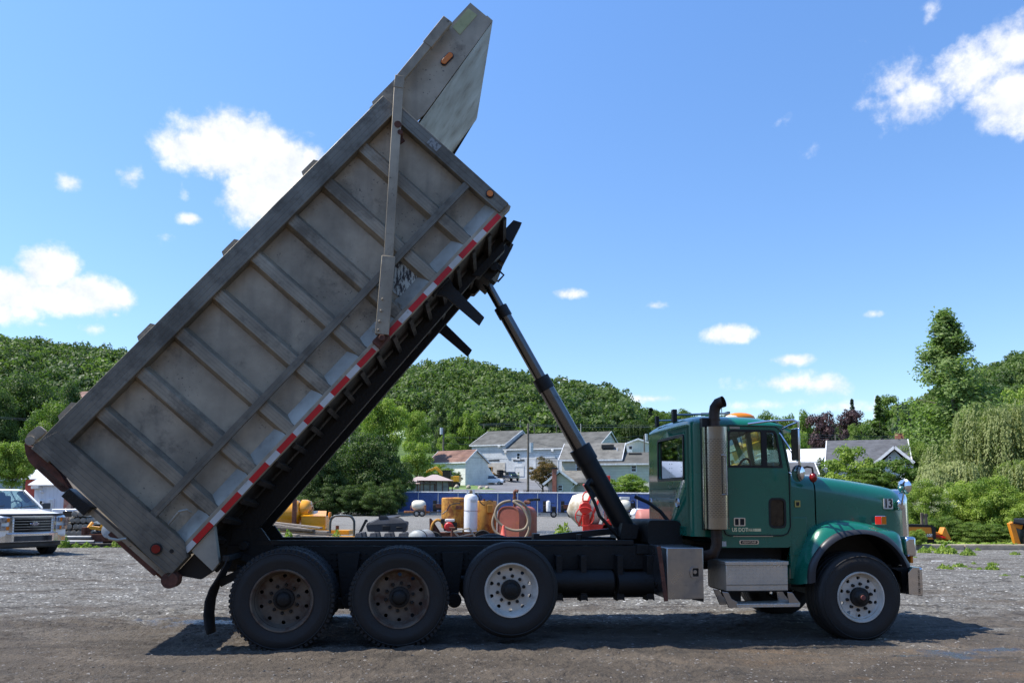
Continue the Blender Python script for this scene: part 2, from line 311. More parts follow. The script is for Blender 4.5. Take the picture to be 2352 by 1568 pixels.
yy = np.exp(np.linspace(math.log(6.2), math.log(30), 620)); tt = np.concatenate([np.linspace(-1.3, -.74, 60), np.linspace(-.73, .73, 900), np.linspace(.74, 1.3, 60)]); YY, TT_ = np.meshgrid(yy, tt, indexing='ij'); XX = YY*TT_; HH = (relief(XX, YY)+.003)*np.clip((1.3-np.abs(TT_))*8, 0, 1)*np.clip((YY-6.2)*4, 0, 1)
me = bpy.data.meshes.new('yard_surface'); nv = XX.size; me.vertices.add(nv); me.vertices.foreach_set('co', np.stack([XX, YY, HH], -1).astype(np.float32).ravel()); gi = np.arange(nv).reshape(XX.shape); fq = np.stack([gi[:-1, :-1], gi[:-1, 1:], gi[1:, 1:], gi[1:, :-1]], -1).reshape(-1, 4); me.loops.add(fq.size); me.loops.foreach_set('vertex_index', fq.ravel().astype(np.int32)); me.polygons.add(len(fq)); me.polygons.foreach_set('loop_start', np.arange(0, fq.size, 4, dtype=np.int32)); me.polygons.foreach_set('loop_total', np.full(len(fq), 4, dtype=np.int32)); me.materials.append(M['gravel']); me.update(); me.shade_smooth()
tag(link(bpy.data.objects.new('yard_surface', me)), kind='structure')
# loose stones on the yard, uncountable
def stones(name, n, xr, yr, smin, smax, m, seed, kindlabel):
    rs = np.random.RandomState(seed); b = MB(); Y = yr[0]+(yr[1]-yr[0])*rs.rand(n)**1.6; X = (rs.rand(n)*2-1)*.72*Y; RZ = relief(X, Y)
    base = np.array([(1, 0, 0), (-.5, .87, 0), (-.5, -.87, 0), (.3, .3, .7), (-.5, .1, .6), (.2, -.5, .55)])
    F_ = np.array([(0, 3, 5), (0, 1, 3), (1, 4, 3), (1, 2, 4), (2, 5, 4), (2, 0, 5), (3, 4, 5)]); V = []; FF = []
    for i in range(n):
        s = smin+(smax-smin)*rs.rand()**3; a = rs.rand()*6.28; q = base*(s*(.6+.8*rs.rand(6, 1)))*np.array([1, .8, .55]); c_, s_ = math.cos(a), math.sin(a)
        V.append(np.c_[q[:, 0]*c_-q[:, 1]*s_+X[i], q[:, 0]*s_+q[:, 1]*c_+Y[i], q[:, 2]+RZ[i]]); FF.append(F_+6*i)
    me = bpy.data.meshes.new(name); me.from_pydata(np.concatenate(V).tolist(), [], np.concatenate(FF).tolist()); me.materials.append(m); o = link(bpy.data.objects.new(name, me)); return tag(o, kindlabel, 'gravel', kind='stuff')
M['stone'] = mat('loose_stone', (.2, .19, .18), .9, 0, .3, 9, col2=(.08, .07, .06))
stones('loose_gravel', 26000, None, (6.2, 24), .004, .026, M['stone'], 5, 'loose grey stones scattered over the yard surface')
# ================================================================ THE DUMP TRUCK (its frame: u along the truck, v away from the camera, w up)
PH = R_(7.0); TU = Vector((math.cos(PH), math.sin(PH), 0)); TV = Vector((-math.sin(PH), math.cos(PH), 0)); TO = Vector((-2.6133, 9.7609, 0))
TM = Matrix(((TU.x, TV.x, 0, TO.x), (TU.y, TV.y, 0, TO.y), (0, 0, 1, 0), (0, 0, 0, 1)))
def tp(px, py, v):
    d = ray(px, py); t = ((TO-CAM).dot(TV)+v)/d.dot(TV); p = CAM+d*t-TO; return (p.dot(TU), p.z)
def rr(pts, r, n=5):       # round the corners of a 2-D polygon
    out = []; K = len(pts); rs = r if hasattr(r, '__len__') else [r]*K
    for i in range(K):
        p = Vector(pts[i]); a = (Vector(pts[i-1])-p); b = (Vector(pts[(i+1) % K])-p); q = min(rs[i], a.length*.45, b.length*.45)
        if q < 1e-4: out.append(tuple(p)); continue
        a = p+a.normalized()*q; b = p+b.normalized()*q
        for k in range(n+1):
            s = k/n; out.append(tuple(a*(1-s)**2+p*2*s*(1-s)+b*s*s))
    return out
rect = lambda x0, z0, x1, z1: [(x0, z0), (x1, z0), (x1, z1), (x0, z1)]
circ = lambda x, z, r, n=16: [(x+r*math.cos(2*math.pi*k/n), z+r*math.sin(2*math.pi*k/n)) for k in range(n)]
M['alu'] = mat('weathered_aluminium', (.47, .39, .275), .58, .1, .12, 1.7, col2=(.25, .208, .148), spots=.5, scol=(.1, .085, .065), sscale=2.2, st=.6, rv=.12)
def alum(nm, vec, per, c_=(.22, .192, .145)): return stripes(mat(nm, c_, .5, .35, .18, 1.6, spots=.45, scol=(.075, .065, .05), sscale=2.2, st=.55), 'Y', per, .004, .5, .45, .09, 'NOTCH', (.06, .052, .043), vec)
M['alu_rail'] = alum('aluminium_rail', (-.7559, .6547), .052); M['alu_post'] = alum('aluminium_post', (.6547, .7559), .055); M['alu_rib'] = alum('aluminium_rib', (.6547, .7559), .036, (.36, .30, .215))
def speck(m):
    t = m.node_tree; b = t.nodes['Principled BSDF']; tc = N(t, 'ShaderNodeTexCoord'); n = N(t, 'ShaderNodeTexNoise'); n.inputs['Scale'].default_value = 34; n.inputs['Detail'].default_value = 3; LK(t, tc.outputs['Object'], n.inputs['Vector']); g_ = N(t, 'ShaderNodeTexNoise'); g_.inputs['Scale'].default_value = 1.3; LK(t, tc.outputs['Object'], g_.inputs['Vector'])
    f = mth(t, 'MULTIPLY', rng(t, n.outputs[0], .66, .7), rng(t, g_.outputs[0], .45, .6)); LK(t, mixc(t, mth(t, 'MULTIPLY', f, .8), b.inputs['Base Color'].links[0].from_socket, (.03, .025, .02)), b.inputs['Base Color'])
    n2_ = N(t, 'ShaderNodeTexNoise'); mp = N(t, 'ShaderNodeMapping'); mp.inputs['Rotation'].default_value = (0, R_(49), 0); mp.inputs['Scale'].default_value = (5, 1, .5); LK(t, tc.outputs['Object'], mp.inputs[0]); LK(t, mp.outputs[0], n2_.inputs['Vector']); n2_.inputs['Scale'].default_value = 1.5; n2_.inputs['Detail'].default_value = 6
    LK(t, mixc(t, rng(t, n2_.outputs[0], .5, .75, 0, .45), b.inputs['Base Color'].links[0].from_socket, (.14, .125, .1)), b.inputs['Base Color'])
speck(M['alu'])
M['alu_lt'] = mat('pale_aluminium', (.37, .345, .28), .5, .3, .12, 2, spots=.35, scol=(.2, .19, .17), sscale=4, streak=.2)
M['green'] = mat('green_paint', (.003, .135, .082), .28, 0, .07, 1.5, coat=.7, rv=.05, spots=.12, scol=(.02, .09, .07), sscale=2)
M['tape_red'] = mat('red_tape', (.62, .008, .008), .4, 0, .1); M['tape_white'] = mat('white_tape', (.62, .6, .55), .45, 0, .08, spots=.5, scol=(.2, .16, .1), sscale=8, st=.63)
M['flare'] = mat('black_rubber_flare', (.03, .03, .034), .42, 0, .1)
M['rimwhite'] = mat('painted_rim', (.62, .58, .5), .5, .1, .1, 5, spots=.4, scol=(.2, .12, .07), sscale=6)
M['rimdirty'] = mat('dirty_rim', (.17, .135, .1), .6, .2, .2, 5, col2=(.08, .055, .04), spots=.6, scol=(.1, .04, .02), sscale=5, st=.55)
def dia_mat(nm='diamond_plate', c_=(.66, .63, .56)):
    m = mat(nm, c_, .35, .7, .08); t = m.node_tree; b = t.nodes['Principled BSDF']; tc = N(t, 'ShaderNodeTexCoord'); s = N(t, 'ShaderNodeSeparateXYZ'); LK(t, tc.outputs['Object'], s.inputs[0])
    zz = mth(t, 'ADD', s.outputs[2], s.outputs[1])
    X = mth(t, 'MULTIPLY', s.outputs[0], 24); Z = mth(t, 'MULTIPLY', zz, 24)
    fx = mth(t, 'SUBTRACT', mth(t, 'FRACT', X), .5); fz = mth(t, 'SUBTRACT', mth(t, 'FRACT', Z), .5)
    par = mth(t, 'MODULO', mth(t, 'ABSOLUTE', mth(t, 'ADD', mth(t, 'FLOOR', X), mth(t, 'FLOOR', Z))), 2)
    p = mth(t, 'ADD', fx, fz); q = mth(t, 'SUBTRACT', fx, fz)
    a = mth(t, 'ADD', mth(t, 'MULTIPLY', p, par), mth(t, 'MULTIPLY', q, mth(t, 'SUBTRACT', 1., par))); c = mth(t, 'ADD', mth(t, 'MULTIPLY', q, par), mth(t, 'MULTIPLY', p, mth(t, 'SUBTRACT', 1., par)))
    r = mth(t, 'ADD', mth(t, 'POWER', mth(t, 'MULTIPLY', a, 1.5), 2.), mth(t, 'POWER', mth(t, 'MULTIPLY', c, 6.), 2.))
    h = rng(t, r, .5, 1., 1, 0); bp = N(t, 'ShaderNodeBump'); bp.inputs['Strength'].default_value = .9; bp.inputs['Distance'].default_value = .006; LK(t, h, bp.inputs['Height']); LK(t, bp.outputs[0], b.inputs['Normal'])
    return m
M['diamond'] = dia_mat(); M['blackdia'] = dia_mat('black_diamond_plate', (.03, .03, .03))
def perf_mat():
    m = mat('perforated_chrome', (.38, .36, .32), .2, 1., .05); t = m.node_tree; b = t.nodes['Principled BSDF']; tc = N(t, 'ShaderNodeTexCoord'); s = N(t, 'ShaderNodeSeparateXYZ'); LK(t, tc.outputs['Object'], s.inputs[0])
    ang = mth(t, 'ARCTAN2', mth(t, 'SUBTRACT', s.outputs[1], -1.06), mth(t, 'SUBTRACT', s.outputs[0], 4.936)); cx = N(t, 'ShaderNodeCombineXYZ')
    LK(t, mth(t, 'MULTIPLY', ang, .15), cx.inputs[0]); LK(t, s.outputs[2], cx.inputs[1])
    br = N(t, 'ShaderNodeTexBrick'); LK(t, cx.outputs[0], br.inputs['Vector']); br.inputs['Scale'].default_value = 1; br.inputs['Brick Width'].default_value = .042; br.inputs['Row Height'].default_value = .021; br.inputs['Mortar Size'].default_value = .0075; br.inputs['Mortar Smooth'].default_value = 0
    zone = mth(t, 'MULTIPLY', mth(t, 'GREATER_THAN', s.outputs[2], 1.44), mth(t, 'LESS_THAN', s.outputs[2], 2.38))
    f = mth(t, 'MULTIPLY', mth(t, 'SUBTRACT', 1., br.outputs['Fac']), zone); src = b.inputs['Base Color'].links[0].from_socket
    LK(t, mixc(t, f, src, (.01, .009, .008)), b.inputs['Base Color']); LK(t, mth(t, 'SUBTRACT', 1., f), b.inputs['Metallic']); return m
M['perf'] = perf_mat()
T = thing('dump_truck', 'green dump truck with its grey aluminium body raised high, parked side on', 'dump truck', M=TM)
# ---- wheels
M['oxcap'] = mat('dull_red_cap', (.16, .05, .045), .5, 0, .1)
def wheel(u, w_, vo, R, rr_, wd, dual=False, depth=.1, rim='rimdirty', side=1, lug=False, nuts=True, hubm='grime', red=False):
    """side=1: near side, outer face at v=vo and width going +v; side=-1 mirrored"""
    ax = (0, side, 0); c = (u, vo, w_); h = MB()
    P = [(.0, depth-.10 if not nuts else depth-.09), (.05, depth-.09), (.07, depth-.075), (.085, depth-.05), (.112, depth-.045), (.116, depth+.05), (.12, depth+.2)]
    h.lathe(P, c, ax, 28)
    for k in range(10):
        a = 2*math.pi*k/10+.2; p = Vector((u+.152*math.cos(a), vo+side*(depth+.004), w_+.152*math.sin(a))); h.cyl(p, p+Vector((0, -side*.035, 0)), .021, .015, 8)
    h.cyl((u, vo+side*(depth+.01), w_), (u, 0, w_), .06)
    wh = h.build('wheel', M[hubm], T)
    if red: MB().lathe([(0, depth-.105), (.028, depth-.102), (.03, depth-.09)], c, ax, 14).build('hub_cap', M['oxcap'], wh)
    def ty(off, name):
        pr = [(rr_-.012, .03), (rr_, .006), (rr_+.03, -.002), (rr_+.09, -.018), (rr_+(R-rr_)*.5, -.022), (R-.075, -.012), (R-.04, .0), (R-.014, .014), (R-.002, .035)]
        g = []
        for q in (.27, .5, .73): g += [(R, wd*q-.012), (R-.016, wd*q-.006), (R-.016, wd*q+.006), (R, wd*q+.012)]
        pr = pr+g+[(r, wd-h_) for r, h_ in pr[::-1]]+[(rr_-.03, wd-.05), (rr_-.03, .05)]
        b = MB().lathe([(r, h_+off) for r, h_ in pr], c, ax, 64, True)
        for rad, dr in ((R-.05, .004), (R-.12, .004)):
            b.lathe([(rad, off-.016), (rad+.006, off-.022), (rad+.012, off-.016)], c, ax, 64)
        if lug:
            for k in range(60):
                a = 2*math.pi*k/60
                for s0, s1 in ((-.001, .052), (wd-.052, wd+.001)):
                    TT = Matrix.Translation(Vector((u, vo, w_))) @ Matrix.Rotation(-a, 4, 'Y'); y0, y1 = sorted((side*(off+s0), side*(off+s1)))
                    b.box((R-.03, y0, -.016), (R+.003, y1, .016), TT)
        b.build('tyre', M['rubber'], wh, smooth=42)
    ty(0, 'tyre')
    if dual: ty(wd+.06, 'tyre')
    r = MB(); r.lathe([(rr_-.03, wd), (rr_-.028, .05), (rr_+.004, .028), (rr_+.012, .004), (rr_+.006, -.008), (rr_-.008, -.006), (rr_-.014, .02), (rr_-.028, .04), (rr_-.036, depth-.02), (rr_-.05, depth)], c, ax, 56)
    hr = rr_*.775; ro, ri = rr_-.049, .112
    for k in range(10):
        a0 = 2*math.pi*k/10; da = 2*math.pi/10; cc = (hr*math.cos(a0+da/2), hr*math.sin(a0+da/2)); hrad = .022
        ol = [(ro, a0+da*i/6) for i in range(7)]+[(ro+(ri-ro)*i/3, a0+da) for i in (1, 2)]+[(ri, a0+da-da*i/6) for i in range(7)]+[(ri+(ro-ri)*i/3, a0) for i in (1, 2)]
        ol = [(q_*math.cos(t_), q_*math.sin(t_)) for q_, t_ in ol]; n_h = len(ol); hl = []
        for x_, z_ in ol: L_ = math.hypot(x_-cc[0], z_-cc[1]); hl.append((cc[0]+(x_-cc[0])/L_*hrad, cc[1]+(z_-cc[1])/L_*hrad))
        y_ = vo+side*depth; vs = [(u+x_, y_, w_+z_) for x_, z_ in ol]+[(u+x_, y_, w_+z_) for x_, z_ in hl]+[(u+x_, y_+side*.02, w_+z_) for x_, z_ in hl]
        r.add(vs, [(i, (i+1) % n_h, (i+1) % n_h+n_h, i+n_h) for i in range(n_h)]+[(i+n_h, (i+1) % n_h+n_h, (i+1) % n_h+2*n_h, i+2*n_h) for i in range(n_h)])
    r.build('rim', M[rim], wh, smooth=35)
    return wh
for sd, vo in ((1, -1.22), (-1, 1.22)):
    wheel(0, .55, vo, .55, .325, .27, True, .165, 'rimdirty', sd, lug=True)
    wheel(1.25, .565, vo, .545, .32, .27, True, .13, 'rimdirty', sd, lug=True)
    wheel(2.488, .64, vo, .53, .292, .3, False, .085, 'rimwhite', sd)
    wheel(6.632, .525, vo, .52, .286, .38, False, .05, 'rimwhite', sd, red=True)
# ---- chassis
for s in (-1, 1):
    b = MB(); b.box((-.75, s*.43-.045, .80), (7.2, s*.43-.035, 1.085)); 
    y0, y1 = sorted((s*.43-.04, s*.43+.06)); b.box((-.75, y0, 1.07), (7.2, y1, 1.088)); b.box((-.75, y0, .795), (7.2, y1, .81)); b.build('frame_rail', M['grime'], T, bev=.004)
b = MB()
for s in (-1, 1): b.box((-.72, s*.43-.05, 1.10), (4.1, s*.43+.05, 1.155))
b.box((-.75, -.5, .98), (-.6, .5, 1.1)); b.build('subframe', M['black'], T, bev=.004)
b = MB()
for u in (-.5, .62, 1.87, 3.2, 4.6, 6.0, 7.0): b.box((u-.05, -.4, .84), (u+.05, .4, 1.04))
b.box((-.05, -.95, .49), (.05, .95, .61)); b.box((1.2, -.95, .5), (1.3, .95, .63)); b.box((2.44, -.95, .58), (2.54, .95, .7)); b.box((6.58, -.85, .43), (6.68, .85, .55))
b.lathe([(0, -.25), (.15, -.22), (.2, -.1), (.2, .1), (.15, .22), (0, .25)], (0, 0, .56), (0, 1, 0)); b.lathe([(0, -.25), (.15, -.22), (.2, -.1), (.2, .1), (.15, .22), (0, .25)], (1.25, 0, .56), (0, 1, 0))
b.cyl((1.3, 0, .6), (4.6, 0, .75), .06, n=12); b.build('axle', M['grime'], T, bev=.005)
for s in (-1, 1):      # walking beams, spring hangers, rods
    b = MB()
    b.bar((-.1, s*.62, .5), (.62, s*.62, .44), .1, .12); b.bar((.62, s*.62, .44), (1.35, s*.62, .5), .1, .12)
    for u in (.64, 1.86):
        b.plate([(u-.13, 1.02), (u+.13, 1.02), (u+.11, .82), (u+.07, .46), (u-.03, .42), (u-.07, .5), (u-.11, .82)], (), (s*.52-.05, s*.52+.05))
        b.cyl((u+.02, s*.64-.06, .47), (u+.02, s*.64+.06, .47), .085, n=18)
        for k in (-.2, -.14, .14, .2):
            for z in (1.0, .93, .86): b.ball((u+k, s*.43-s*0-.055*1, z), .014, 6)
    for k in range(5): b.bar((-.62+k*0, s*.56, .88-k*.02), (.0, s*.56, .68-k*.02), .08, .016)
    b.build('suspension', M['grime'], T, bev=.006)
b = MB()         # air tanks with straps under the rail, battery side clutter
b.cyl((2.95, -.58, .66), (3.78, -.58, .66), .145); b.cyl((3.85, -.58, .64), (4.28, -.58, .64), .14); b.cyl((3.1, .5, .62), (4.6, .5, .62), .28)
b.ball((2.95, -.58, .66), .145, 14, (.35, 1, 1)); b.ball((3.78, -.58, .66), .145, 14, (.35, 1, 1)); b.ball((4.28, -.58, .64), .14, 14, (.4, 1, 1))
b.box((4.0, -.4, .52), (4.7, .3, .8)); b.box((2.95, -.4, .53), (3.9, .35, .8)); b.build('air_tank', M['grime'], T)
for u in (3.13, 3.43, 3.88, 4.25):
    b = MB(); b.box((u-.035, -.66, .5), (u+.035, -.47, .98)); b.plate([(u-.04, .52), (u+.04, .52), (u+.048, .44), (u+.03, .455), (u-.03, .455), (u-.048, .44)], (), (-.68, -.48)); b.build('tank_strap', M['grime'], T, bev=.003)
b = MB()         # cross-box and guard ahead of the hoist
b.plate(rr([(4.28, 1.1), (4.72, 1.1), (4.72, 1.33), (4.66, 1.4), (4.3, 1.4), (4.28, 1.36)], .04), (), (-.5, .5)); b.box((4.13, -.5, .99), (4.78, .5, 1.1)); b.plate([(3.98, 1.16), (4.2, 1.16), (4.24, 1.33), (4.02, 1.36)], (), (-.25, .25))
b.build('hoist_cradle', M['grime'], T, bev=.01)
b = MB(); b.bar((2.93, -.05, 1.15), (4.1, -.05, 1.265), .08, .08); b.box((2.9, -.12, 1.1), (2.98, .05, 1.22)); b.cyl((3.45, -.3, 1.1), (3.45, -.3, 1.22), .035); b.build('body_prop', M['black'], T, bev=.004)
b = MB(); b.path([(4.28, .1, 1.7), (4.45, .05, 1.62), (4.6, 0, 1.5), (4.72, -.1, 1.32), (4.78, -.2, 1.1)], .024, 8); b.path([(3.6, -.22, 1.75), (3.66, -.25, 1.62), (3.72, -.26, 1.45), (3.95, -.26, 1.2), (4.05, -.2, 1.1)], .022, 8); b.build('hose', M['black'], T)
# ---- mud flap
b = MB(); pts = [(-.60, 1.0), (-.62, .93), (-.68, .80), (-.745, .68), (-.78, .55), (-.785, .4), (-.765, .27), (-.745, .2)]
secs = [[(u, v, w_) for v in np.linspace(-1.2, -.9, 7)] for u, w_ in pts]
for i, s in enumerate(secs): secs[i] = [(p[0]+.02*math.sin(p[1]*14+i*.5), p[1], p[2]) for p in s]
b.loft(secs); o = b.build('mud_flap', M['rubber'], T, solid=.014); c = o.copy(); link(c); c.parent = T; c.location = (0, 1.82, 0)
b = MB(); b.bar((-.6, -1.2, 1.0), (-.6, 1.2, 1.0), .07, .06); b.bar((-.62, -.5, .98), (-.4, -.45, .9), .06, .08); b.bar((-.70, -1.0, .72), (-.42, -1.0, .86), .05, .09); b.plate([(-.55, .9), (-.40, .86), (-.42, .62), (-.58, .6)], (), (-.9, -.86)); b.build('mud_flap_bracket', M['grime'], T, bev=.004)
# ---- telescopic hoist
P0 = Vector((4.17, 0, 1.2)); P1 = Vector((2.235, 0, 4.56)); dd = (P1-P0).normalized()
q = lambda u: P0+dd*((u-P0.x)/dd.x)
M['rod'] = mat('greasy_chrome_rod', (.2, .19, .18), .22, 1., .1, 3, stretch=(.3, 6, .3), spots=.5, scol=(.02, .018, .016), sscale=3)
b = MB(); b.cyl(q(4.2), q(3.6), .128, n=32); b.cyl(q(3.63), q(3.52), .145, n=32); b.ball(P0, .17, 14); b.ball(q(3.78)+Vector((-.12, -.05, 0)), .06, 10); b.path([q(3.76)+Vector((-.1, -.06, 0)), q(3.76)+Vector((-.17, -.1, -.08)), q(3.86)+Vector((-.17, -.1, -.06))], .04, 10); b.build('hoist_barrel', M['black'], T)
b = MB(); b.cyl(q(3.57), q(3.0), .1, n=32); b.cyl(q(3.0), q(2.49), .077, n=32); b.cyl(q(2.49), P1, .056, n=32); hr_ = b.build('hoist_rod', M['rod'], T)
b = MB(); b.cyl(q(3.09), q(3.0), .112, n=32); b.cyl(q(2.545), q(2.47), .09, n=32); b.build('collar', M['black'], hr_)
# ---- tipped body; a along its length, bb up its side
BA = (.6547, .7559); BB = (-.7559, .6547)
Bf = lambda a, bb, v: (-1.007+BA[0]*a+BB[0]*bb, v, 1.037+BA[1]*a+BB[1]*bb)
bfn = lambda a, bb, t: Bf(a, bb, t)
BT = Matrix(((BA[0], 0, BB[0], -1.007), (0, 1, 0, 0), (BA[1], 0, BB[1], 1.037), (0, 0, 0, 1)))   # (a, v, bb) -> truck frame
def ab(px, py, v=-1.22): u, w_ = tp(px, py, v); du, dw = u+1.007, w_-1.037; return (du*BA[0]+dw*BA[1], du*BB[0]+dw*BB[1])
b = MB(); b.box((.05, -1.13, .1), (5.2, -1.11, 1.72), BT); b.box((.05, 1.11, .1), (5.2, 1.13, 1.72), BT); b.box((5.2, -1.15, .05), (5.23, 1.15, 1.72), BT)
body = b.build('dump_body', M['alu'], T)
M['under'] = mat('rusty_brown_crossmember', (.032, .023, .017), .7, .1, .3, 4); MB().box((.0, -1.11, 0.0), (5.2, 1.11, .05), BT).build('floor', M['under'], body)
for s in (-1, 1):
    S = lambda x0, x1: tuple(sorted((s*x0, s*x1)))
    y0, y1 = S(1.09, 1.26); MB().box((-.2, y0, 1.70), (5.24, y1, 1.93), BT).build('top_rail', M['alu_rail'], body, bev=.006)
    y0, y1 = S(1.09, 1.27); MB().plate([(-.265, -.03), (.0, -.03), (.10, .1), (.10, 1.86), (-.155, 1.94), (-.155, 1.95)], (), (y0, y1), bfn).build('rear_post', M['alu_post'], body, bev=.006)
    y0, y1 = S(1.09, 1.255); b = MB(); b.box((5.13, y0, .04), (5.29, y1, 1.7), BT); b.build('front_post', M['alu_post'], body, bev=.006)
    y0, y1 = S(1.09, 1.235); MB().box((.03, y0, .0), (5.29, y1, .1), BT).build('bottom_rail', M['alu'], body, bev=.006)
    v0, v1, v2 = -1.125*-s*-1, 0, 0
    for k in range(8):
        a = 4.635-k*.5865; c = MB(); vi, vo = s*1.13, s*1.215
        c.loft([[Bf(a-.105, .1, vi), Bf(a-.062, .1, vo), Bf(a+.062, .1, vo), Bf(a+.105, .1, vi)], [Bf(a-.105, 1.7, vi), Bf(a-.062, 1.7, vo), Bf(a+.062, 1.7, vo), Bf(a+.105, 1.7, vi)]])
        c.build('rib', M['alu_rib'], body, bev=.004)
        if s == -1: pass
    g = MB()                                          # sloped gussets at the foot of each bay
    ed = [5.13]+[4.635-k*.5865 for k in range(8)]+[.1]
    for i in range(9):
        a1 = ed[i]-(.0 if i == 0 else .07); a0 = ed[i+1]+(.07 if i < 8 else 0.)
        g.add([Bf(a0+.0, .1, s*1.225), Bf(a1, .1, s*1.225), Bf(a1, .25, s*1.132), Bf(a0, .25, s*1.132)], [(0, 1, 2, 3)])
    g.build('gusset', M['alu_lt'], body)
    y0, y1 = S(1.215, 1.245); MB().box((.04, y0, .5), (5.17, y1, .585), BT).build('side_brace', M['alu_rail'], body, bev=.003)
    L = 5.12/12; tb_ = lambda x0, x1, z0, m_: MB().box((x0, y0, z0), (x1, y1, .06), BT).build('reflective_tape', M[m_], body)
    for k in range(12):
        a = .165+k*L-.0; y0, y1 = S(1.236, 1.239)
        if k == 0: tb_(a-.13, a, 0., 'tape_white')
        tb_(a, a+L*.6, -.005, 'tape_red')
        if k < 11: tb_(a+L*.6, a+L, -.005, 'tape_white')
    # board pockets on top of the rail
    for a in (.3, 1.47, 2.775, 4.06):
        y0, y1 = S(1.12, 1.14); c = MB(); c.plate([(a-.15, 1.93), (a+.15, 1.93), (a+.1, 2.02), (a-.1, 2.02)], (), (y0, y1), bfn)
        for k in (-.05, .05): p = Vector(Bf(a+k, 1.975, s*1.14)); c.cyl(p, p+Vector((0, s*.02, 0)), .013, n=8)
        c.build('board_bracket', M['alu'], body)
    y0, y1 = S(1.09, 1.225)
    MB().plate([(.41, -.005), (.156, -.31), (.051, -.318), (.065, -.005)], (), (y0+.02, y1-.005), bfn).build('corner_plate', M['alu_lt'], body, bev=.003)
    MB().plate([(.06, -.035), (.04, -.315), (-.114, -.275), (-.255, -.035)], (), S(1.02, 1.1), bfn).build('spreader_flange', M['black'], body)
    # steel ladder stub / splash arm below the rail
    c = MB(); c.plate([(3.93, 0), (4.22, 0), (4.17, -.12), (4.145, -.62), (4.035, -.64), (4.02, -.12)], (), S(.98, 1.03), bfn); c.box((3.93, *[0, 0]) if 0 else (3.93, S(.98, 1.1)[0], -.03), (4.19, S(.98, 1.1)[1], .0), BT); c.build('hanger_plate', M['grime'], body, bev=.004)
# understructure: cross members and long sills
b = MB()
for s in (-1, 1): b.plate([(-.05, -.03), (5.42, -.03), (5.42, -.13), (.2, -.29), (-.1, -.27)], (), (s*.42-.05, s*.42+.05), bfn); b.plate([(5.2, -.02), (5.45, -.02), (5.5, -.12), (5.2, -.2)], (), (s*.42-.09, s*.42+.09), bfn); b.plate([(4.55, -.1), (5.15, -.1), (5.1, -.19), (4.62, -.19)], (), (s*.42-.07, s*.42+.07), bfn)
b.build('body_sill', M['grime'], body, bev=.006)
b = MB()
for k in range(19): a = .2+k*.275; b.plate([(-1.08, .0), (1.08, .0), (1.08, -.03), (.48, -.11), (-.48, -.11), (-1.08, -.03)], (), (a, a+.055), lambda x, z, t: Bf(t, z, x))
b.build('crossmember', M['under'], body)
b = MB(); b.box((4.7, -.33, -.3), (4.95, .33, -.1), BT); b.cyl(Bf(4.86, -.22, -.4), Bf(4.86, -.22, .4), .05); b.box((4.72, -.3, -.36), (4.75, -.22, -.28), BT); b.path([Bf(4.88, -.26, -.35), Bf(4.88, -.38, -.35), Bf(4.76, -.38, -.35)], .014, 6); b.build('hoist_mount', M['grime'], body, bev=.004)
b = MB()       # rear hinge
for s in (-1, 1): b.plate([(-.78, .86), (-.3, .86), (-.2, 1.05), (-.38, 1.3), (-.7, 1.28)], (), (s*.45-.03, s*.45+.03))
b.cyl((-.55, -.6, 1.1), (-.55, .6, 1.1), .05); b.build('body_hinge', M['grime'], T, bev=.004)
# tailgate
b = MB(); b.box((-.33, -1.2, .02), (-.27, 1.2, 1.75), BT)
for z in (.05, .6, 1.15, 1.7): b.box((-.37, -1.06, z-.06), (-.33, 1.06, z+.06), BT)
tg = b.build('tailgate', M['alu'], body, bev=.006)
for s in (-1, 1): b = MB(); b.plate(rr([(-.21, 2.06), (-.33, 1.9), (-.345, 1.4), (-.27, 1.36), (-.2, 1.6)], [.05, .1, .05, .02, .05]), (), (s*1.15-.05, s*1.15+.05), bfn); b.build('tailgate_hook', M['rust'], tg, bev=.01)
for s in (-1, 1):
    b = MB(); b.plate(rr([(-.20, 2.04), (-.12, 1.97), (.02, 1.95), (.02, 2.06), (-.12, 2.08)], .03), (), (s*1.2-.02, s*1.2+.02), bfn); b.cyl(Bf(-.15, 2.0, s*1.16), Bf(-.15, 2.0, s*1.25), .05); b.build('hinge_ear', M['alu'], tg, bev=.004)
for s in (-1, 1): b = MB(); b.cyl(Bf(-.29, -.06, s*1.1), Bf(-.29, -.06, s*1.27), .085); b.plate(rr([(-.36, -.12), (-.2, -.12), (-.22, .12), (-.36, .16)], .04), (), (s*1.14-.03, s*1.14+.03), bfn); b.bar(Bf(-.35, .1, s*1.18), Bf(-.34, .75, s*1.18), .04, .05); b.build('tailgate_latch', M['rust'], tg, bev=.008)
MB().box((-.36, -1.27, 1.05), (-.25, -1.10, 1.36), BT).build('step_pad', M['blackdia'], body, bev=.006)
b = MB(); b.path([Bf(-.25, .56, -1.28), Bf(-.32, .62, -1.28), Bf(-.37, .7, -1.25)], .016, 8); b.path([Bf(.12, .36, -1.2), Bf(.3, .36, -1.26), Bf(.36, .32, -1.24), Bf(.36, .27, -1.2)], .014, 8); b.build('grab_hook', M['alu_lt'], body)
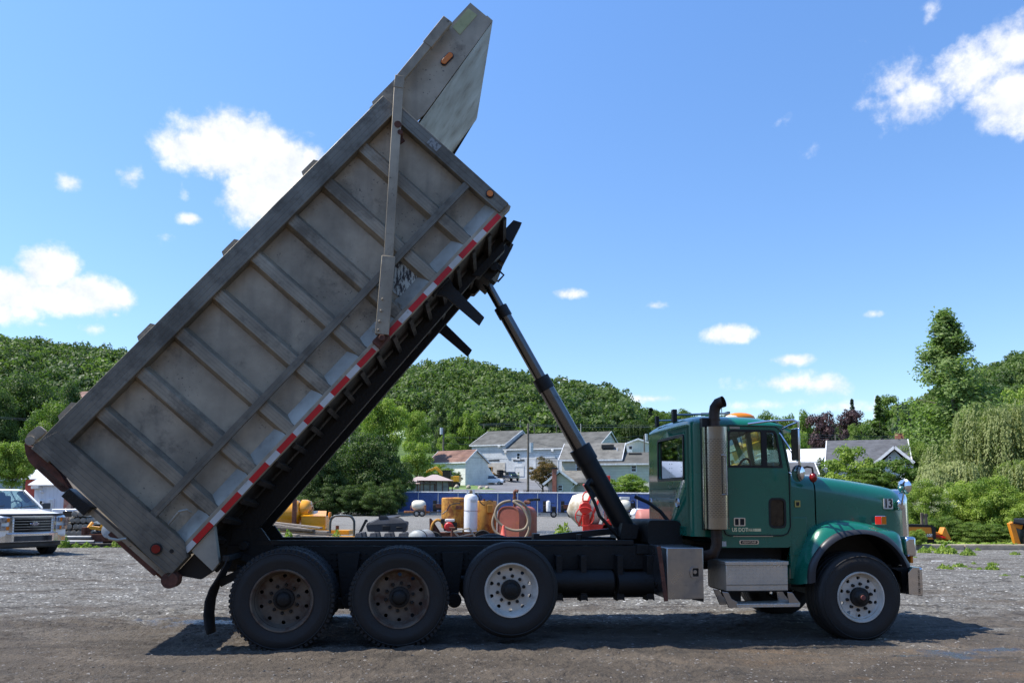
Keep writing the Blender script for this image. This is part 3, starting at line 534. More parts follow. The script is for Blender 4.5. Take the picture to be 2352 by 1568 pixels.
# lamps on the body
def lamp(a, bb, v, r, lens, par, name='marker_lamp', oval=0.):
    c = Vector(Bf(a, bb, v)); ring = [Vector(Bf(a+r*1.35*math.cos(t)+(oval if math.cos(t) > 0 else -oval), bb+r*1.35*math.sin(t), 0)) for t in np.linspace(0, 2*math.pi, 24, False)]
    o = MB().plate([(p.x, p.z) for p in ring], (), (v-.016, v)).build(name, M['black'], par)
    ring = [Vector(Bf(a+r*math.cos(t)+(oval if math.cos(t) > 0 else -oval), bb+r*math.sin(t), 0)) for t in np.linspace(0, 2*math.pi, 24, False)]
    MB().plate([(p.x, p.z) for p in ring], (), (v-.028, v-.014)).build('lens', M[lens], o, bev=.004)
lamp(-.133, .263, -1.27, .045, 'redlens', body, 'tail_lamp'); lamp(5.22, .27, -1.255, .036, 'amber', body)
MB().cyl(Bf(-.05, .13, -1.265), Bf(-.05, .13, -1.275), .022).build('drain_hole', M['black'], body)
# worn decal and small labels
def decal_mat(name, c1, c2, sc_, th, st=(1, 1, 1)):
    m = mat(name, c1, .55, 0, .05); t = m.node_tree; bb_ = t.nodes['Principled BSDF']; tc = N(t, 'ShaderNodeTexCoord'); mp = N(t, 'ShaderNodeMapping'); mp.inputs['Rotation'].default_value = (0, R_(49), 0); mp.inputs['Scale'].default_value = st; LK(t, tc.outputs['Object'], mp.inputs[0])
    n = N(t, 'ShaderNodeTexNoise'); n.inputs['Scale'].default_value = sc_; n.inputs['Detail'].default_value = 8; n.inputs['Roughness'].default_value = .75; LK(t, mp.outputs[0], n.inputs['Vector'])
    LK(t, mixc(t, rng(t, n.outputs[0], th-.015, th+.015), c1, c2), bb_.inputs['Base Color']); return m
M['peel'] = decal_mat('peeling_decal', (.03, .025, .022), (.5, .52, .46), 9, .5, (4, 1, 1))
MB().box((3.63, -1.14, .24), (4.0, -1.131, .54), BT).build('worn_decal', M['peel'], body, label='peeled white decal, mostly scratched away')
M['peel2'] = decal_mat('scratched_label', (.3, .3, .28), (.13, .13, .12), 16, .54)
b = MB(); b.box((5.17, -1.258, 1.05), (5.26, -1.256, 1.2), BT); b.build('scratched_label', M['peel2'], body)
text_mesh('JHU 291270', 'stamped_number', M['alu'], body, .1, lambda x, y, z: Bf(3.42-.07+x*.9, .17+y*.9, -1.195-z+y*.5), .006)
# ---- tarp arm
b = MB(); v = -1.32; arm = [(3.16, .05), (3.84, .59), (5.40, 1.84), (5.50, 1.93)]
A = [Bf(3.15, .06, v), Bf(3.86, .60, v)]; b.bar(A[0], A[1], .07, .15, (0, 0, 1)); b.bar(A[1], Bf(5.42, 1.85, v), .05, .105, (0, 0, 1)); b.bar(Bf(5.40, 1.835, v), Bf(5.52, 1.92, v), .06, .11); b.bar(Bf(5.47, 1.90, v), Bf(6.02, 1.95, v), .05, .1); b.bar(Bf(6.02, 1.95, v), Bf(6.42, 1.99, v), .06, .12)
for k in (.0, .09, .2, .32): 
    p = Vector(Bf(3.18+k*.9, .11+k*.62, v)); b.cyl(p+Vector((-.02, -.055, -.01)), p+Vector((-.02, -.02, -.01)), .012, n=8)
b.cyl(Bf(6.4, 1.97, v-.03), Bf(6.4, 1.97, -1.15), .022)
am = b.build('tarp_arm', M['alu'], T, bev=.006)
b = MB(); b.box((3.02, -1.33, -.02), (3.2, -1.2, .09), BT); b.cyl(Bf(3.12, .03, -1.38), Bf(3.12, .03, -1.2), .035); b.build('arm_pivot', M['rust'], am, bev=.006)
b = MB(); b.cyl(Bf(5.02, 1.47, -1.35), Bf(5.02, 1.47, -1.2), .03); b.cyl(Bf(5.07, 1.55, -1.35), Bf(5.07, 1.55, -1.2), .04); b.plate([(4.9, 1.5), (5.02, 1.48), (5.0, 1.38), (4.9, 1.4)], (), (-1.3, -1.27), bfn); b.build('roller', M['rust'], am)
# ---- canopy (cab guard)
b = MB(); side = [(5.08, 1.935), (5.11, 1.985), (6.38, 1.99), (6.38, 1.975), (6.83, 1.99), (6.845, 1.66), (6.79, 1.648), (5.426, 1.458), (5.24, 1.474)]
for s in (-1, 1): b.plate(side, (), (s*1.2-.012, s*1.2+.012), bfn)
for s in (-1, 1): b.plate([(4.98, 1.93), (5.1, 1.93), (5.12, 1.98), (5.06, 1.98)], (), (s*1.14-.012, s*1.14+.012), bfn)
b.add([Bf(6.845, 1.655, -1.19), Bf(6.845, 1.655, 1.19), Bf(5.23, 1.43, 1.19), Bf(5.23, 1.43, -1.19)], [(0, 1, 2, 3)]); b.add([Bf(6.845, 1.67, -1.19), Bf(6.845, 1.67, 1.19), Bf(5.23, 1.445, 1.19), Bf(5.23, 1.445, -1.19)], [(0, 1, 2, 3)])
b.plate([(6.83, 1.66), (6.86, 1.66), (6.86, 1.75), (6.83, 1.75)], (), (-1.2, 1.2), bfn)
cn = b.build('cab_guard', M['alu'], body)
b = MB(); b.add([Bf(6.836, 1.650, -1.205), Bf(6.836, 1.650, 1.205), Bf(5.24, 1.42, 1.205), Bf(5.24, 1.42, -1.205)], [(0, 1, 2, 3)]); b.build('guard_floor', M['alu_lt'], cn)
b = MB(); b.plate([(6.8, 1.648), (5.4, 1.45), (5.4, 1.37), (6.0, 1.48)], (), (1.19, 1.2), bfn); b.build('guard_flange', M['grime'], cn)
b = MB(); b.plate([(6.66, 1.93), (6.8, 1.93), (6.8, 1.83), (6.50, 1.80), (6.42, 1.9)] if 0 else [(6.45, 1.935), (6.76, 1.96), (6.77, 1.83), (6.44, 1.81)], (), (-1.216, -1.213), bfn)
M['paleyellow'] = mat('faded_yellow_label', (.42, .42, .2), .6, 0, .1, spots=.4, scol=(.2, .18, .08), sscale=12); b.build('faded_label', M['paleyellow'], cn)
lamp(6.108, 1.717, -1.212, .03, 'amber', cn, 'marker_lamp', oval=.055)
# ---- cab
HV = .95
b = MB()
for s in (-1, 1):
    wall = [(4.84, 1.22), (5.03, 1.2), (5.03, 1.09), (5.87, 1.09), (5.93, 1.12), (5.93, 2.0), (5.83, 2.56), (4.84, 2.56)]
    hole = rr([(5.10, 1.26), (5.88, 1.26), (5.89, 2.0), (5.79, 2.53), (5.10, 2.53)], .05)
    b.plate(wall, [hole], (s*HV-.012, s*HV+.012))
    # rounded rear corner
    c0 = [Vector((4.84, s*HV, 0)), Vector((4.70, s*(HV-.14), 0))]
    arc = [Vector((4.84-.14*math.sin(t), s*(HV-.14+.14*math.cos(t)), 0)) for t in np.linspace(0, math.pi/2, 8)]
    b.loft([[(p.x, p.y, 1.22) for p in arc], [(p.x, p.y, 2.56) for p in arc]])
b.plate([(-HV+.14, 1.22), (HV-.14, 1.22), (HV-.14, 2.56), (-HV+.14, 2.56)], [rr(rect(-.64, 1.93, .36, 2.44), .05)], (4.70, 4.72), lambda x, z, t: (t, x, z))
# roof dome
def roofz(u, v):
    x = max(-1, min(1, (u-5.27)/.58)); y = max(-1, min(1, v/HV)); f = max(0, 1-abs(y)**4)**.5*max(0, 1-abs(x)**(6 if x < 0 else 3))**.5
    return 2.56+.15*f
us = [4.69+(5.85-4.69)*(.5-.5*math.cos(math.pi*k/24)) for k in range(25)]; vsn = [-HV*math.cos(math.pi*k/24) for k in range(25)]
def rin(u, v):    # round the plan corners of the roof
    return v
b.loft([[(max(u, 4.84-math.sqrt(max(0, .14**2-max(0, abs(v)-(HV-.14))**2))) if u < 4.9 else u, v, roofz(u, v)) for v in vsn] for u in us])
b.add([(4.84, -HV+.02, 1.16), (4.84, HV-.02, 1.16), (5.93, HV-.02, 1.16), (5.93, -HV+.02, 1.16)], [(0, 1, 2, 3)])
b.plate([(-HV, 1.12), (HV, 1.12), (HV, 1.98), (-HV, 1.98)], (), (5.90, 5.93), lambda x, z, t: (t, x, z))
for s in (-1, 0, 1): b.bar((5.90, s*(HV-.04), 1.98), (5.80, s*(HV-.04), 2.56), .05 if s == 0 else .08, .05)
# rivet lines, kick panel and drip rails on the shell
for k in range(34): b.ball((4.87+k*.028, -HV-.012, 2.575), .0055, 6)
for k in range(30): b.ball((4.697, -.75+k*.052, 2.575), .0055, 6); b.ball((4.697, -.75+k*.052, 1.80), .0055, 6); b.ball((4.697, -.75+k*.052, 1.32), .0055, 6)
for k in range(22):
    for vv in (-.55, -.68, -.1): b.ball((4.697, vv, 1.35+k*.055), .0055, 6)
for k in range(26): b.ball((5.915, -HV-.013, 1.14+k*.033), .0055, 6)
b.box((4.685, -.72, 1.22), (4.70, .75, 1.33))
cab = b.build('cab', M['green'], T, smooth=30)
b = MB(); b.add([(5.905, -.9, 1.99), (5.905, .9, 1.99), (5.81, .9, 2.55), (5.81, -.9, 2.55)], [(0, 1, 2, 3)]); b.build('windscreen', M['glass'], cab)
b = MB(); b.add([(4.712, -.63, 1.94), (4.712, .35, 1.94), (4.712, .35, 2.43), (4.712, -.63, 2.43)], [(0, 1, 2, 3)])
M['backglass'] = glass('rear_window_glass', (.45, .5, .5), .55); bw = b.build('rear_window', M['backglass'], cab)
b = MB(); b.plate(rr(rect(-.67, 1.90, .39, 2.47), .06), [rr(rect(-.64, 1.93, .36, 2.44), .05)], (4.682, 4.70), lambda x, z, t: (t, x, z)); b.build('window_seal', M['black'], bw)
b = MB(); b.lathe([(0, -.012), (.035, -.01), (.045, 0)], (4.695, -.42, 1.62), (1, 0, 0), 18); b.lathe([(0, -.012), (.035, -.01), (.045, 0)], (4.695, .72, 1.62), (1, 0, 0), 18)
b.lathe([(.045, 0), (.055, -.018), (.062, 0)], (4.695, -.42, 1.62), (1, 0, 0), 18); b.lathe([(.045, 0), (.055, -.018), (.062, 0)], (4.695, .72, 1.62), (1, 0, 0), 18); b.build('work_lamp', M['steel'], cab)
b = MB(); b.path([(5.07, -HV-.02, 1.30), (5.09, -HV-.02, 1.25), (5.14, -HV-.02, 1.232), (5.80, -HV-.02, 1.232), (5.87, -HV-.02, 1.26), (5.905, -HV-.02, 1.34), (5.905, -HV-.02, 2.0), (5.81, -HV-.02, 2.50), (5.74, -HV-.02, 2.55), (5.15, -HV-.02, 2.555), (5.09, -HV-.02, 2.50), (5.07, -HV-.02, 1.30)], .007, 6); b.build('door_seal', M['black'], cab)
# doors both sides
for s in (-1, 1):
    do = rr([(5.085, 1.245), (5.895, 1.245), (5.90, 2.0), (5.805, 2.545), (5.085, 2.545)], [.09, .1, .1, .1, .07])
    w1 = rr([(5.15, 2.06), (5.57, 2.06), (5.57, 2.49), (5.15, 2.49)], [.02, .01, .01, .06]); w2 = rr([(5.62, 2.06), (5.815, 2.06), (5.745, 2.49), (5.62, 2.49)], [.01, .01, .06, .01])
    pw = rr(rect(5.66, 1.345, 5.83, 1.66), .05)
    y0, y1 = sorted((s*(HV+.016), s*(HV-.02)))
    d = MB().plate(do, [w1, w2, pw], (y0, y1)).build('door', M['green'], cab, bev=.004)
    yo, yi = sorted((s*(HV+.02), s*(HV-.0)))
    fr = MB(); fr.plate(rr([(5.135, 2.045), (5.585, 2.045), (5.585, 2.505), (5.135, 2.505)], [.02, .01, .01, .07]), [rr([(5.16, 2.07), (5.56, 2.07), (5.56, 2.48), (5.16, 2.48)], [.02, .01, .01, .05])], (yo, yi))
    fr.plate(rr([(5.605, 2.045), (5.83, 2.045), (5.755, 2.505), (5.605, 2.505)], [.01, .01, .07, .01]), [rr([(5.63, 2.07), (5.80, 2.07), (5.738, 2.48), (5.63, 2.48)], [.01, .01, .05, .01])], (yo, yi)); fr.box((5.585, yo, 2.045), (5.605, yi, 2.505))
    wf = fr.build('window_frame', M['black'], d)
    g = MB(); yy = s*(HV+.004); g.add([(5.15, yy, 2.06), (5.58, yy, 2.06), (5.58, yy, 2.49), (5.15, yy, 2.49)], [(0, 1, 2, 3)]); g.add([(5.62, yy, 2.06), (5.81, yy, 2.06), (5.745, yy, 2.49), (5.62, yy, 2.49)], [(0, 1, 2, 3)]); g.build('pane', M['glass'], d)
    g = MB(); g.plate(rr(rect(5.635, 1.32, 5.855, 1.685), .07), [pw], (yo, yi)); g.build('peep_window_seal', M['black'], d)
    g = MB(); yy = s*(HV+.006); g.add([(5.65, yy, 1.34), (5.84, yy, 1.34), (5.84, yy, 1.67), (5.65, yy, 1.67)], [(0, 1, 2, 3)]); M['browngl'] = M.get('browngl') or mat('reflective_brown_glass', (.06, .04, .025), .12, .2, .4, 14, col2=(.02, .012, .008)); g.build('peep_window', M['browngl'], d)
    h = MB(); yo, yi = sorted((s*(HV+.016), s*(HV+.026))); h.plate(rr(rect(5.19, 1.345, 5.335, 1.445), .015), [rr(rect(5.205, 1.357, 5.32, 1.433), .01)], (yo, yi)); h.box((5.25, yo, 1.357), (5.268, yi, 1.433)); h.build('handle', M['chrome'], d, bev=.002)
    h = MB(); yo, yi = sorted((s*(HV+.0165), s*(HV+.0175))); h.plate(rr(rect(5.205, 1.357, 5.32, 1.433), .01), (), (yo, yi)); h.build('handle_recess', M['grime'], d)
h = MB().bar((5.18, -HV-.02, 1.225), (5.68, -HV-.02, 1.225), .008, .008).build('trim_strip', M['chrome'], cab)
h = MB().plate(rect(5.16, 2.512, 5.29, 2.538), (), (-HV-.024, -HV-.012)).build('plate', M['steel'], cab)
fx = lambda cu, cw, vv: (lambda x, y, z: (cu+x, vv-z, cw+y))
M['gold'] = mat('worn_gold_lettering', (.85, .74, .42), .5, 0, .05, 12, spots=.1, scol=(.02, .05, .04), sscale=20)
text_mesh('US DOT', 'lettering', M['gold'], cab, .063, fx(5.268, 1.300, -HV-.018), .002, .0022, 1., 0, .88)
b = MB(); rd = random.Random(3)
for k in range(24):
    x = 5.36+k*.0072; b.bar((x+rd.uniform(-.003, .003), -HV-.0185, 1.283), (x+rd.uniform(-.004, .008), -HV-.0185, 1.317), .002, rd.uniform(.002, .005), (1, 0, 0))
b.box((5.45, -HV-.0178, 1.283), (5.532, -HV-.0168, 1.316)); b.build('scraped_lettering', M['gold'], cab, label='number beside the lettering, scratched out')
b = MB(); b.plate(rr(rect(5.255, 1.128, 5.50, 1.180), .022, 8), (), (-HV-.022, -HV-.012)); em = b.build('emblem', M['chrome'], cab, bev=.003)
b = MB(); b.plate(rr(rect(5.272, 1.135, 5.483, 1.173), .017, 8), (), (-HV-.0235, -HV-.0218)); b.build('emblem_face', M['black'], em)
text_mesh('FREIGHTLINER', 'emblem_lettering', M['chrome'], em, .034, fx(5.377, 1.1535, -HV-.0245), .002, .0007, 1., .25, .78)
b = MB().plate(rect(5.035, 1.105, 5.095, 1.165), (), (-HV-.0165, -HV-.0125)); b.build('paper_label', M['tape_white'], cab)
M['lblyellow'] = mat('yellow_label', (.5, .4, .1), .5, 0, .1)
st = MB().plate(rect(5.975, 1.575, 6.045, 1.655), (), (-.957, -.952)).build('yellow_label', M['lblyellow'], T)
MB().plate([(5.988, 1.62), (6.0, 1.645), (6.01, 1.625), (6.02, 1.645), (6.032, 1.62), (6.026, 1.59), (5.994, 1.59)], (), (-.9585, -.9572)).build('label_mark', M['black'], st)
# interior
MB().box((4.74, -.9, 2.55), (5.84, .9, 2.56)).build('headliner', M['black'], cab)
b = MB(); b.box((5.6, -.85, 1.3), (5.88, .85, 2.02)); b.plate([(5.30, 2.0), (5.62, 2.03), (5.62, 2.07), (5.36, 2.13), (5.32, 2.12)], (), (-.3, .2)); b.build('dashboard', M['black'], cab, bev=.02)
for vv in (-.5, .5): b = MB(); b.box((4.95, vv-.24, 1.45), (5.35, vv+.24, 1.6)); b.plate(rr([(4.86, 1.55), (5.0, 1.58), (4.93, 2.2), (4.82, 2.2)], .04), (), (vv-.22, vv+.22)); b.build('seat', M['black'], cab, bev=.02)
b = MB(); sr = [(5.52+.09*math.cos(t)*.5, -.5+.22*math.sin(t), 1.98+.2*math.cos(t)) for t in np.linspace(0, 2*math.pi, 25)]; b.path(sr, .014, 8); b.build('steering_wheel', M['black'], cab)
b = MB(); b.path([(5.35, -.8, 2.5), (5.37, -.8, 2.4), (5.39, -.8, 2.33), (5.40, -.8, 2.28)], .004, 5); b.path([(5.46, -.8, 2.5), (5.44, -.8, 2.42), (5.37, -.8, 2.39)], .004, 5); b.build('cord', M['black'], cab)
# roof gear: beacon, horns, brackets, visor
b = MB(); b.lathe([(0, .05), (.06, .045), (.1, .03), (.12, 0), (.12, -.05)], (5.45, .0, 2.70), (0, 0, 1), 24); b.build('roof_fairing', M['white'], cab)
def clam(u, v, s_=1):
    b = MB(); b.ball((u, v, 2.715), 1, 16, (.20*s_, .07, .07*s_)); o = b.build('clearance_lamp', M['amber_b'], cab); b = MB(); b.ball((u-.1*s_, v, 2.70), 1, 14, (.12*s_, .075, .06*s_)); b.build('lamp_base', M['dirtywhite'], o)
M['amber_b'] = mat('bright_amber_lens', (.85, .25, .02), .2, 0, .05)
clam(5.57, -.35); clam(5.40, .25, .8); clam(5.55, .6)
b = MB(); b.path([(4.75, -.15, 2.76), (5.42, -.15, 2.79), (5.5, -.15, 2.79)], .014, 8); b.cyl((5.12, -.15, 2.775), (5.3, -.15, 2.782), .022, n=10); b.build('air_horn', M['steel'], cab); b = MB(); b.path([(4.72, .5, 2.75), (5.2, .5, 2.77)], .012, 8); b.build('air_horn', M['steel'], cab)
b = MB(); b.box((4.72, -.2, 2.66), (4.775, -.12, 2.83)); b.box((4.70, .45, 2.66), (4.74, .53, 2.81)); b.box((5.58, .1, 2.72), (5.62, .2, 2.85)); b.cyl((5.46, 0, 2.7), (5.46, 0, 2.9), .006, n=6); b.build('horn_bracket', M['grime'], cab, bev=.005)
b = MB(); vp = [(5.74, 2.64), (5.82, 2.60), (6.02, 2.50)]; b.loft([[(u, v, w_) for v in np.linspace(-.88, .88, 14)] for u, w_ in vp]); b.build('sun_visor', M['steel'], cab, solid=.006)
# mirrors
b = MB(); v0 = -HV; b.path([(5.40, v0-.01, 2.575), (5.6, -1.08, 2.60), (5.83, -1.26, 2.60), (5.87, -1.30, 2.57), (5.87, -1.30, 2.1), (5.89, -1.28, 2.03), (5.95, -1.1, 1.99), (5.95, v0, 1.99)], .013, 8)
b.path([(5.80, v0, 2.50), (5.84, -1.15, 2.55), (5.87, -1.29, 2.57)], .011, 8); b.path([(5.80, v0-.01, 2.47), (5.90, -1.2, 2.12)], .012, 8); b.path([(5.9, v0, 2.0), (5.93, -1.0, 1.97), (5.99, -1.04, 2.0), (6.02, -1.06, 2.03)], .01, 6)
mi = b.build('mirror', M['chrome'], T)
MB().box((5.825, -1.38, 2.12), (5.85, -1.2, 2.5)).build('mirror_head', M['chrome'], mi, bev=.01); MB().box((5.82, -1.37, 2.13), (5.823, -1.21, 2.49)).build('mirror_glass', M['darkglass'], mi)
b = MB(); b.lathe([(0, -.02), (.06, -.018), (.1, 0), (.09, .02), (0, .022)], (5.86, -1.28, 1.97), Vector((1, .35, 0)), 20); b.build('round_mirror', M['chrome'], mi)
b = MB(); b.ball((6.17, -1.05, 1.93), 1, 14, (.048, .048, .06)); o = b.build('hanging_lamp', M['redlens'], T); MB().path([(6.17, -1.05, 1.98), (6.16, -1.05, 2.05), (6.1, -1.04, 2.06), (5.98, -1.0, 2.02)], .012, 6).build('lamp_bracket', M['grime'], o)
M['crazed'] = mat('mirror_dark', (.5, .5, .5), .03, 1)
o = MB().path([(7.41, -.88, 1.60), (7.41, -.91, 1.68), (7.42, -.92, 1.76)], .01, 6).build('hood_mirror', M['chrome'], T); MB().lathe([(0, -.03), (.05, -.028), (.092, 0), (.085, .01), (0, .012)], (7.43, -.93, 1.83), Vector((1, .45, 0)), 24).build('mirror_head', M['chrome'], o); MB().box((7.375, -.88, 1.54), (7.47, -.76, 1.67)).build('mirror_base', M['chrome'], o, bev=.03)
c = copy_tree(o, T); c.matrix_local = Matrix.Scale(-1, 4, (0, 1, 0))
c = copy_tree(mi, T); c.matrix_local = Matrix.Scale(-1, 4, (0, 1, 0))
# ---- exhaust stack
M['pipe'] = mat('heat_stained_pipe', (.09, .06, .045), .5, .6, .3, 5, col2=(.03, .025, .022))
ps = (4.936, -1.06)
b = MB(); b.cyl((*ps, 1.2), (*ps, 2.6), .065, n=24); b.path([(*ps, 2.5), (*ps, 2.68), (ps[0]+.01, ps[1]-.005, 2.75), (ps[0]+.04, ps[1]-.03, 2.80), (ps[0]+.09, ps[1]-.08, 2.82)], [.065, .065, .066, .067, .068], 24, False)
b.path([(*ps, 1.32), (*ps, 1.12), (ps[0]-.03, ps[1]+.02, 1.03), (ps[0]-.12, ps[1]+.1, .99), (ps[0]-.3, ps[1]+.4, .99)], .065, 20); b.cyl((*ps, 2.52), (*ps, 2.535), .073); b.cyl((*ps, 2.6), (*ps, 2.61), .073); b.cyl((*ps, 1.2), (*ps, 1.215), .075)
ex = b.build('exhaust_stack', M['pipe'], T)
MB().lathe([(.148, 1.315), (.152, 1.315), (.152, 2.515), (.148, 2.515)], (*ps, 0), (0, 0, 1), 48, True).build('heat_shield', M['perf'], ex)
p = Vector((ps[0]+.06, ps[1]-.15, 0)); MB().path([p+Vector((-.05, .03, 2.18)), p+Vector((0, -.04, 2.17)), p+Vector((0, -.04, 1.72)), p+Vector((-.05, .03, 1.71))], .013, 8).build('grab_handle', M['steel'], ex)
b = MB(); b.box((4.79, -1.05, 2.5), (4.87, -.96, 2.63)); b.box((4.8, -1.0, 1.3), (5.05, -.96, 2.5)); b.build('stack_bracket', M['black'], ex)
# ---- hood, cowl, grille
def hsec(u, hw, wt, wl, r=.2):
    pts = [(-hw-.02, wl), (-hw, (wl+wt)/2), (-hw, wt-r)]
    for t in (.25, .5, .75): a = t*math.pi/2; pts.append((-hw+r*1.1*(1-math.cos(a)), wt-r+r*math.sin(a)))
    pts += [(-hw+r*1.1, wt), (-hw*.4, wt+.03), (0, wt+.04)]; pts += [(-x, z) for x, z in pts[::-1][1:]]
    return [(u, x, z) for x, z in pts]
b = MB(); b.loft([hsec(5.92, .95, 1.975, 1.0, .15), hsec(6.05, .94, 1.972, 1.0, .17), hsec(6.245, .925, 1.966, 1.0, .19)]); b.build('cowl', M['green'], T, smooth=40)
b = MB(); b.loft([hsec(6.262, .925, 1.963, 1.0, .19), hsec(6.3, .92, 1.96, 1.3, .19), hsec(6.5, .90, 1.945, 1.34, .2), hsec(6.8, .86, 1.915, 1.34, .21), hsec(7.1, .82, 1.878, 1.28, .22), hsec(7.35, .78, 1.842, 1.0, .22), hsec(7.46, .755, 1.82, .9, .22), hsec(7.52, .72, 1.79, .88, .22)])
hood = b.build('hood', M['green'], T, smooth=60)
b = MB()
for u, hw, wt in ((7.50, .66, 1.80), (7.56, .67, 1.83), (7.64, .66, 1.79), (7.66, .63, 1.74)):
    pass
gs = [[(u, x*k, .86+(z-.86)*m_) for x, z in rr([(-.66, .86), (.66, .86), (.66, 1.80), (-.66, 1.80)], [.02, .02, .18, .18], 6)] for u, k, m_ in ((7.49, 1., 1.), (7.60, 1., 1.01), (7.655, .97, .985), (7.665, .93, .96), (7.62, .90, .94))]
b.loft(gs, closed=True); gr = b.build('grille', M['chrome'], T, smooth=50)
b = MB(); 
for k in range(9): z = .95+k*.09; b.box((7.60, -.6, z), (7.625, .6, z+.035))
b.build('grille_bar', M['chrome'], gr); MB().box((7.55, -.62, .88), (7.58, .62, 1.76)).build('grille_core', M['black'], gr)
for s in (-1, 1):   # headlamps
    y0, y1 = sorted((s*.70, s*1.02)); MB().box((7.36, y0, .98), (7.50, y1, 1.22)).build('headlight', M['chrome'], T, bev=.03); MB().box((7.44, y0+.04, .9), (7.47, y1-.02, .98)).build('turn_signal', M['amber'], T)
text_bg = MB().plate(rect(7.215, 1.555, 7.34, 1.685), (), (-.815, -.81)).build('number_plate', M['tape_white'], hood)
text_mesh('13', 'number', M['black'], hood, .15, fx(7.277, 1.620, -.817), .002, .004, .95, 0, .82)
# turn lamp on the fender
o = MB().box((6.955, -1.06, 1.365), (7.08, -.96, 1.475)).build('fender_lamp', M['chrome'], T, bev=.006)
M['redb'] = mat('bright_red_lens', (.7, .02, .015), .25, 0, .05, emit=(1, .05, .03, .25))
MB().box((6.945, -1.065, 1.372), (7.02, -1.058, 1.468)).build('lens', M['redb'], o); MB().box((7.03, -1.065, 1.372), (7.085, -1.058, 1.468)).build('lens', M['amber'], o)
# ---- fenders with rubber flares
OUT = [(5.93, .66), (5.985, .90), (6.09, 1.15), (6.195, 1.30), (6.33, 1.375), (6.5, 1.405), (6.75, 1.39), (7.1, 1.31), (7.25, 1.24), (7.30, .90)]
ARC = [(6.07, .70), (6.085, .86), (6.15, 1.0), (6.27, 1.125), (6.44, 1.22), (6.648, 1.262), (6.83, 1.245), (7.01, 1.16), (7.16, 1.01), (7.24, .86)]
def cat(P, n):   # resample through a smooth curve
    P = [Vector(p) for p in P]; P = [P[0]*2-P[1]]+P+[P[-1]*2-P[-2]]; out = []
    K = len(P)-3
    for i in range(n+1):
        s = i/n*K; k = min(int(s), K-1); t = s-k; a, b_, c, d = P[k:k+4]
        out.append(.5*((2*b_)+(c-a)*t+(2*a-5*b_+4*c-d)*t*t+(3*b_-a-3*c+d)*t**3))
    return out
for s in (-1, 1):
    O_, A_ = cat(OUT, 45), cat(ARC, 45); secs = []; fl = []; ls = []
    for o_, a_ in zip(O_, A_):
        m1 = o_.lerp(a_, .45); up = (o_-a_).normalized()
        secs.append([(o_.x+up.x*.03, s*.72, o_.y+up.y*.03), (o_.x+up.x*.03, s*.84, o_.y+up.y*.03), (o_.x+up.x*.01, s*.98, o_.y+up.y*.01), (o_.x-up.x*.015, s*1.08, o_.y-up.y*.015), (m1.x, s*1.14, m1.y), (a_.x+up.x*.055, s*1.165, a_.y+up.y*.055), (a_.x+up.x*.05, s*1.10, a_.y+up.y*.05)])
        fl.append([(a_.x+up.x*.07, s*1.155, a_.y+up.y*.07), (a_.x+up.x*.065, s*1.19, a_.y+up.y*.065), (a_.x+up.x*.03, s*1.215, a_.y+up.y*.03), (a_.x, s*1.22, a_.y), (a_.x, s*1.12, a_.y)])
        ls.append([(a_.x+up.x*.045, s*1.12, a_.y+up.y*.045), (a_.x+up.x*.02, s*.70, a_.y+up.y*.02)])
    if s == 1: secs = [q[::-1] for q in secs]
    f = MB().loft(secs).build('fender', M['green'], T, smooth=60)
    MB().loft(fl).build('fender_flare', M['flare'], f, smooth=60); MB().loft(ls).build('wheel_arch_liner', M['black'], f)
    # skirt between cowl and fender, down to the step
    MB().plate([(5.90, .72), (5.99, .72), (6.02, .95), (6.12, 1.2), (6.12, 1.45), (5.90, 1.45)], (), (s*.94-.02, s*.94+.02)).build('cowl_skirt', M['green'], T, bev=.004)
b = MB(); b.box((6.0, -.5, .62), (7.35, .5, 1.5)); b.cyl((6.9, -.6, .7), (6.9, .6, .7), .09); b.box((5.0, -.75, .85), (5.9, .75, 1.14)); b.box((6.0, -.72, .8), (7.3, .72, 1.0)); b.build('engine_bay', M['grime'], T, bev=.02)
for s in (-1, 1): b = MB(); b.plate([(6.0, .6), (7.36, .6), (7.3, 1.25), (6.9, 1.36), (6.4, 1.36), (6.0, 1.2)], (), (s*.735-.01, s*.735+.01)); b.build('inner_wing', M['black'], T)
b = MB(); b.plate(rr([(-1.16, .52), (1.16, .52), (1.16, .86), (-1.16, .86)], .03), (), (7.40, 7.46), lambda x, z, t: (t, x, z))
for s in (-1, 1): y0, y1 = sorted((s*1.12, s*1.16)); b.plate([(7.28, .55), (7.43, .53), (7.43, .86), (7.34, .86), (7.28, .8)], (), (y0, y1))
b.build('bumper', M['chrome'], T, bev=.012)
for s in (-1, 1): b = MB(); b.plate([(7.15, .85), (7.42, .85), (7.42, .52), (7.30, .55), (7.28, .8)], (), (s*1.0-.02, s*1.0+.02)); b.bar((7.1, s*.9, .75), (7.3, s*.95, .56), .03, .03); b.build('bumper_bracket', M['black'], T)
